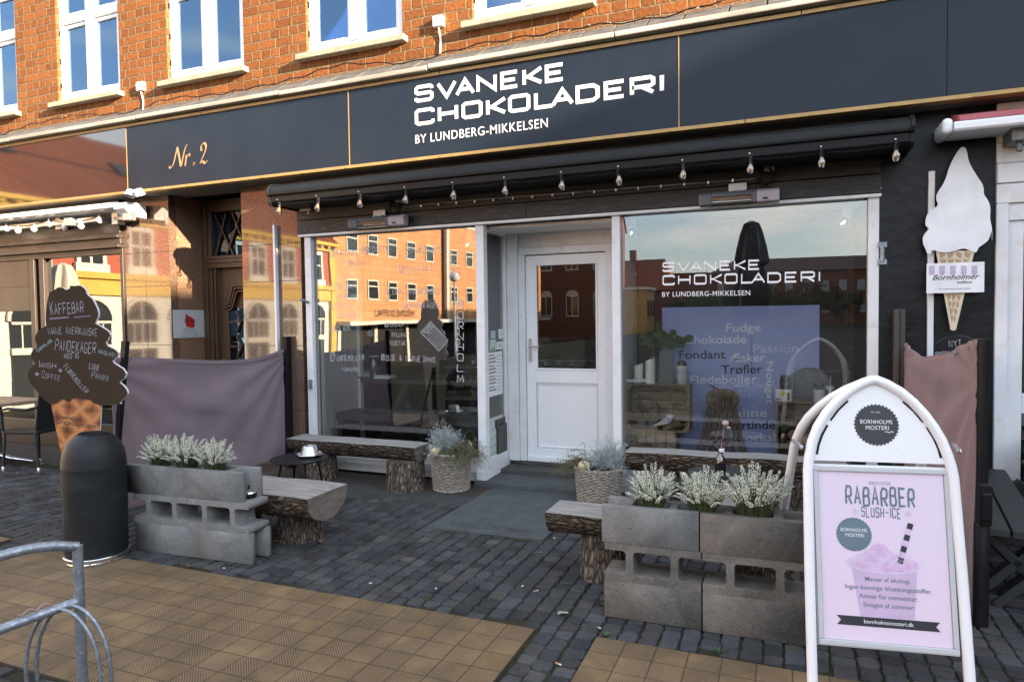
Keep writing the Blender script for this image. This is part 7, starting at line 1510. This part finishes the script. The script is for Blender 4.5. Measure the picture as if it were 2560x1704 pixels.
def leafblade(mb, base, tip, wd, lobes):
    base, tip = Vector(base), Vector(tip); d = tip-base; s = Vector((d.z, 0, -d.x)).normalized(); n = 12
    for i in range(n):
        for sd in (-1,1):
            def q(t, e): w_ = wd*math.sin(math.pi*min(1, t*.95+.05))**.8*(1+.45*math.sin(t*lobes)); return base+d*t+s*sd*e*w_+Vector((0, -.03*math.sin(t*3)*e-.02*t, .01*e))
            mb.quad(q(i/n,0), q((i+1)/n,0), q((i+1)/n,1), q(i/n,1))
gv = thing('glass_vase', 'clear glass vase of big dark green leaves behind the candles in the right window', 'vase', (F(1640,930,3.06).x, 3.06, zc+.001)); MB().lathe([(.001,.004),(.055,.004),(.06,.02),(.062,.24),(.06,.24)], 24).build('glass', m_jar, gv, smooth=True, ang=50)
def gq(px, py): v = F(px, py, 3.06); return Vector((v.x-gv.location.x, 0, v.z-gv.location.z))
st, lf = MB(), MB()
for b0, tp in (((1632,872),(1605,832)),((1655,872),(1648,803)),((1668,872),(1735,842)),((1660,870),(1690,826))):
    B0, T0 = gq(*b0), gq(*tp); st.tube([(0,0,.02), B0], .004, 6); leafblade(lf, B0, T0, .05, 16)
st.build('stems', PM('leaf_stalk', (.12,.2,.05), rough=.5), gv); lf.build('leaves', m_green, gv)
o = MB().box(-.065,.065,-.006,.006,0,.30).build('slate_board', m_slateb, bevel=.008); o.location = (F(1664,950,2.92).x, 2.93, zc+.001); o.rotation_euler = (R_(-10),0,0); tag(o, 'tall dark slate board leaning beside the tall candle in the right window', 'board')
for k in range(2):
    t = thing('clay_pot', ('lower white clay pot of the stack of two on the left crate','upper white clay pot of the stack, with a dark ball on top')[k], 'pot', (F(1705,945,2.94).x, 2.94, zc+.001+.075*k)); MB().lathe([(.001,0),(.036,0),(.045,.062),(.05,.064),(.052,.09),(.047,.09),(.04,.02)], 22).build('pot_wall', m_terr, t, smooth=True, ang=40)
    if k: MB().lathe([(.001,.14),(.03,.13),(.042,.10),(.04,.07)], 16).build('dark_ball', m_charc, t, smooth=True)
for k, (px, py) in enumerate(((1580,950),(1600,955))):
    o = MB().quad((-.09,0,0),(.09,-.04,.0),(.09,.04,.03),(-.05,.0,.02)).build('folded_paper', m_paper); o.location = (F(px,py,2.90).x, 2.90-.01*k, zc+.012+.006*k); o.modifiers.new('thickness','SOLIDIFY').thickness = .002; tag(o, ('white folded paper dart at the left end of the left crate','white folded paper beside the dart on the left crate')[k], 'paper')
def bucket(px, lab):
    t = thing('zinc_bucket', lab, 'bucket', (F(px,1060,2.92).x, 2.92, zc0)); MB().lathe([(.001,.002),(.032,.002),(.045,.085),(.048,.088),(.045,.088),(.03,.01)], 20).build('pail', m_zinc, t, smooth=True, ang=50); mb = MB(); r = random.Random(px)
    for k in range(40): a = r.uniform(0,6.28); s = Vector((math.cos(a)*.04, math.sin(a)*.04, .09+r.uniform(.0,.06))); mb.tri((s.x*.5,s.y*.5,.07),(s.x*.5+.004,s.y*.5,.07),s)
    mb.build('succulent', m_green, t)
bucket(1604, 'zinc bucket with spiky green plant, left in the crate with driftwood'); bucket(1632, 'zinc bucket beside the spiky plant in the crate with driftwood')
mb = MB(); r = random.Random(6); c = F(1615,1020,3.02)
for k in range(7):
    p = Vector((c.x+r.uniform(-.10,.12), 3.02+r.uniform(-.03,.04), zc0+r.uniform(.01,.12))); d = Vector((r.uniform(-1,1), r.uniform(-.3,.3), r.uniform(-.1,1.1))).normalized(); pts = [p]
    for s in range(5): d = (d+Vector((r.gauss(0,.3), r.gauss(0,.1), r.gauss(0,.25)))).normalized(); q = pts[-1]+d*.045; q.z = max(zc0+.02, min(q.z, zc-.04)); pts.append(q)
    mb.tube(pts, [.022,.028,.022,.018,.012,.005], 8)
o = mb.build('driftwood', PM('pale_driftwood', (.16,.11,.075), (.08,.055,.04), scale=20, rough=.9, bump=.6, bscale=30), smooth=True); tag(topmesh(o, (c.x,3.02,zc0)), 'gnarled piece of driftwood in the left crate of the right window', 'driftwood')
def straw_jar(px, y, z, lab, fillm):
    t = thing('straw_jar', lab, 'jar', (F(px,1040,y).x, y, z)); MB().lathe([(.001,.003),(.038,.003),(.04,.01),(.04,.085),(.03,.10),(.03,.11)], 22).build('glass', m_jar, t, smooth=True); MB().lathe([(.032,.10),(.033,.125),(.001,.127)], 20).build('lid', m_wclean, t, smooth=True, ang=40); MB().tube([(0,0,.01),(.008,0,.21)], .004, 8).build('straw', m_paper, t)
    for k in range(5): MB().tube([(.0056+.0009*k,0,.135+.015*k),(.0059+.0009*k,0,.142+.015*k)], .0043, 8).build('straw_band', m_charc, t)
    MB().lathe([(.001,.005),(.036,.005),(.036,.06),(.001,.06)], 18).build('contents', fillm, t, smooth=True, ang=40)
straw_jar(1675, 3.0, zc0, 'drinking jar with striped straw in the left crate of the right window', m_jar); straw_jar(2074, 2.99, zr+.001, 'drinking jar with striped straw on the right crate', m_kraft)
sp = thing('twine_spool', 'wooden spool of dark twine lying in the left crate of the right window', 'spool', (F(1680,1055,2.91).x, 2.92, zc0+.04)); M = Matrix.Rotation(R_(65), 4, 'Y'); MB().lathe([(.001,-.08),(.04,-.08),(.04,-.065),(.02,-.065),(.02,.065),(.04,.065),(.04,.08),(.001,.08)], 22, M=M).build('core', m_kraft, sp, smooth=True, ang=40); MB().lathe([(.021,-.064),(.033,-.06),(.033,.06),(.021,.064)], 22, M=M).build('twine', m_twig, sp, smooth=True)
o = MB().lathe([(.001,.0),(.038,.15),(.036,.15)], 24, M=Matrix.Rotation(R_(68), 4, 'Y')).build('paper_cone', m_paper, smooth=True); o.location = (F(1632,1072,2.885).x, 2.885, zc0+.03); tag(o, 'white paper cone lying in the left crate of the right window', 'paper cone')
# twig pumpkin on a lattice stand
pc = F(1806, 998, 2.98); rp = (F(1845,998,2.98)-pc).length; pk = thing('twig_pumpkin', 'pumpkin woven from brown twigs on the lattice twig stand', 'pumpkin', (pc.x, 2.98, pc.z)); r = random.Random(3); mb = MB()
for k in range(130):
    a = 2*math.pi*k/130+r.uniform(-.02,.02); lob = 1+.07*math.cos(8*a); sk = r.uniform(-.15,.15); mb.tube([(rp*lob*math.cos(a+sk*t)*max(.06,math.sin(math.pi*(.04+.92*t)))**.75, rp*lob*math.sin(a+sk*t)*max(.06,math.sin(math.pi*(.04+.92*t)))**.75, -.72*rp*math.cos(math.pi*(.04+.92*t))-(.18*rp if t > .93 else 0)) for t in [i/14 for i in range(15)]], r.uniform(.0028,.0048), 5)
mb.build('twigs', m_twig, pk, smooth=True)['kind'] = 'stuff'; MB().lathe([(.01,-.66*rp),(.8*rp,-.3*rp),(.9*rp,.05*rp),(.7*rp,.45*rp),(.05*rp,.5*rp)], 24).build('core', m_dark, pk, smooth=True); MB().tube([(0,0,.5*rp),(-.3*rp,-.05,.75*rp),(-.75*rp,-.1,1.0*rp)], [.012,.011,.009], 7).build('stalk', m_twig, pk, smooth=True)
lt = thing('twig_stand', 'flaring lattice stand of crossed twigs under the twig pumpkin', 'stand', (pc.x, 2.98, .205)); mb = MB(); ztop = pc.z-.55*rp-.205
for k in range(30):
    for s in (-1, 1):
        a = 2*math.pi*k/30+r.uniform(-.05,.05); sw_ = s*r.uniform(.5,1.0); r1_, r0_ = rp*r.uniform(.78,.95), rp*r.uniform(1.5,2.6)
        pts = []
        for t in (0,.35,.7,1.05): rr_ = r0_+(r1_-r0_)*min(1, t)**.6; pts.append((rr_*math.cos(a+sw_*t), min(.36, rr_*math.sin(a+sw_*t)*.7)*1.0, ztop*t))
        mb.tube([(p[0], max(-.2, min(.2, p[1])), p[2]) for p in pts], r.uniform(.0025,.0045), 5)
mb.build('twigs', m_twig, lt)['kind'] = 'stuff'
# right crate: tray, jars, box, mugs, firewood
tc_ = F(2023, 970, 3.13); rt = (F(2081,970,3.13)-tc_).length; tr = thing('round_tray', 'round zinc tray with chalk writing leaning behind the right crate', 'tray', (tc_.x, 3.135, tc_.z)); Mx = Matrix.Rotation(R_(90), 4, 'X')
MB().lathe([(.001,.0),(rt*.95,.0),(rt*.97,.016),(rt,.018),(rt,.012),(rt*.98,-.002),(.001,-.004)], 48, M=Mx).build('tray_disc', PM('grey_chalk_tray', (.18,.20,.20), (.13,.145,.145), scale=6, rough=.5), tr, smooth=True, ang=40)
for body, L, Rr, h in (('GAVER FRA',(2012,938),(2062,952),11),('BORNHOLM',(2010,950),(2058,963),9),('SVANEKE',(1990,955),(2030,967),8),('CHOKOLADE',(1998,968),(2042,980),7),('KARAMELLERIET',(1978,972),(2040,992),8),('THE',(1986,988),(2006,994),9)): hand('lettering', body, m_chalk, tr, L, Rr, 3.128, h, sw=.1, first=1.2)
t = thing('spread_jar', 'dark jar of spread with a black label standing on the white and yellow box', 'jar', (F(1962,960,2.92).x, 2.93, zr+.101)); MB().lathe([(.001,0),(.036,0),(.04,.006),(.04,.085),(.034,.095)], 24).build('glass', PM('chocolate_spread', (.035,.018,.01), rough=.15), t, smooth=True, ang=40); MB().lathe([(.036,.096),(.036,.115),(.001,.116)], 24).build('lid', PM('brown_lid', (.12,.07,.05), rough=.4), t, smooth=True, ang=40); MB().lathe([(.0406,.02),(.0406,.07)], 24).build('label', m_black, t); ttext('lettering', 'Choko', m_chalk, t, -.022, .04, .044, -.0415)
t = thing('gift_box', 'small white and yellow printed box under the dark jar on the right crate', 'box', (F(1958,985,2.9).x, 2.92, zr+.001)); MB().box(-.062,.062,-.04,.04,0,.098).build('carton', m_paper, t, bevel=.002); slab2d([circ(.0,.065,.022)], .001, -.0408).build('yellow_spot', PM('yellow_print', (.75,.65,.05), rough=.6), t); MB().box(.03,.05,-.0415,-.0403,.005,.075).build('figure_print', m_ink, t); MB().box(-.055,-.02,-.0415,-.0403,.01,.02).build('print_line', m_ink, t); MB().box(.0622,.064,-.035,.035,.002,.096).build('yellow_side', bpy.data.materials['yellow_print'], t)
t = thing('coffee_mug', 'white printed mug with a glass on it on the right crate', 'mug', (F(2048,985,2.9).x, 2.915, zr+.001)); MB().lathe([(.001,0),(.04,0),(.043,.005),(.043,.10),(.040,.10),(.038,.01)], 26).build('cup', m_wclean, t, smooth=True, ang=40); ttext('lettering', 'COFFEE', m_charc, t, -.026, .06, .04, -.0435); MB().lathe([(.036,.101),(.036,.15)], 20).build('glass', m_jar, t, smooth=True)
r = random.Random(9)
for k, (px, py, q) in enumerate(((1983,1085,.045),(2010,1062,.042),(1978,1112,.05),(2014,1100,.045),(2040,1080,.048),(2045,1112,.05),(2052,1050,.04))):
    c = F(px, py, 2.90); n = 14; mb = MB(); pr_ = [(q*(1+.2*r.uniform(-1,1))*math.cos(2*math.pi*i/n), q*.85*(1+.2*r.uniform(-1,1))*math.sin(2*math.pi*i/n)) for i in range(n)]; b0 = len(mb.v)
    for yy in (0, .17): mb.v += [Vector((p[0], yy, p[1])) for p in pr_]
    for i in range(n): j = (i+1) % n; mb.f.append((i, j, n+j, n+i)); mb.m.append(1)
    mb.v += [Vector((p[0], -.0005, p[1])) for p in pr_]; mb.f.append(tuple(range(2*n, 3*n))); mb.m.append(0)
    o = mb.build('firewood_log', [PM('split_wood', (.42,.27,.14), (.30,.18,.09), scale=25, rough=.8) if k == 0 else bpy.data.materials['split_wood'], m_bark], smooth=True, ang=40); o.location = (c.x, 2.90, max(c.z, .25)); tag(o, 'short split log stacked inside the right crate', 'log', 'firewood in the right crate')
t = thing('glass_jar', 'glass jar of green buds beside the firewood in the right crate', 'jar', (F(1958,1085,2.9).x, 2.90, F(1958,1092,2.9).z-.08)); MB().lathe([(.001,.003),(.038,.003),(.04,.01),(.04,.10),(.034,.115)], 22).build('glass', m_jar, t, smooth=True); mb = MB()
for k in range(9): a = k*2.4; mb.lathe([(.001,-.02),(.016,-.01),(.018,.005),(.001,.025)], 10, (.025*math.cos(a), .025*math.sin(a), .125+.006*k))
mb.build('buds', m_hgreen, t, smooth=True)
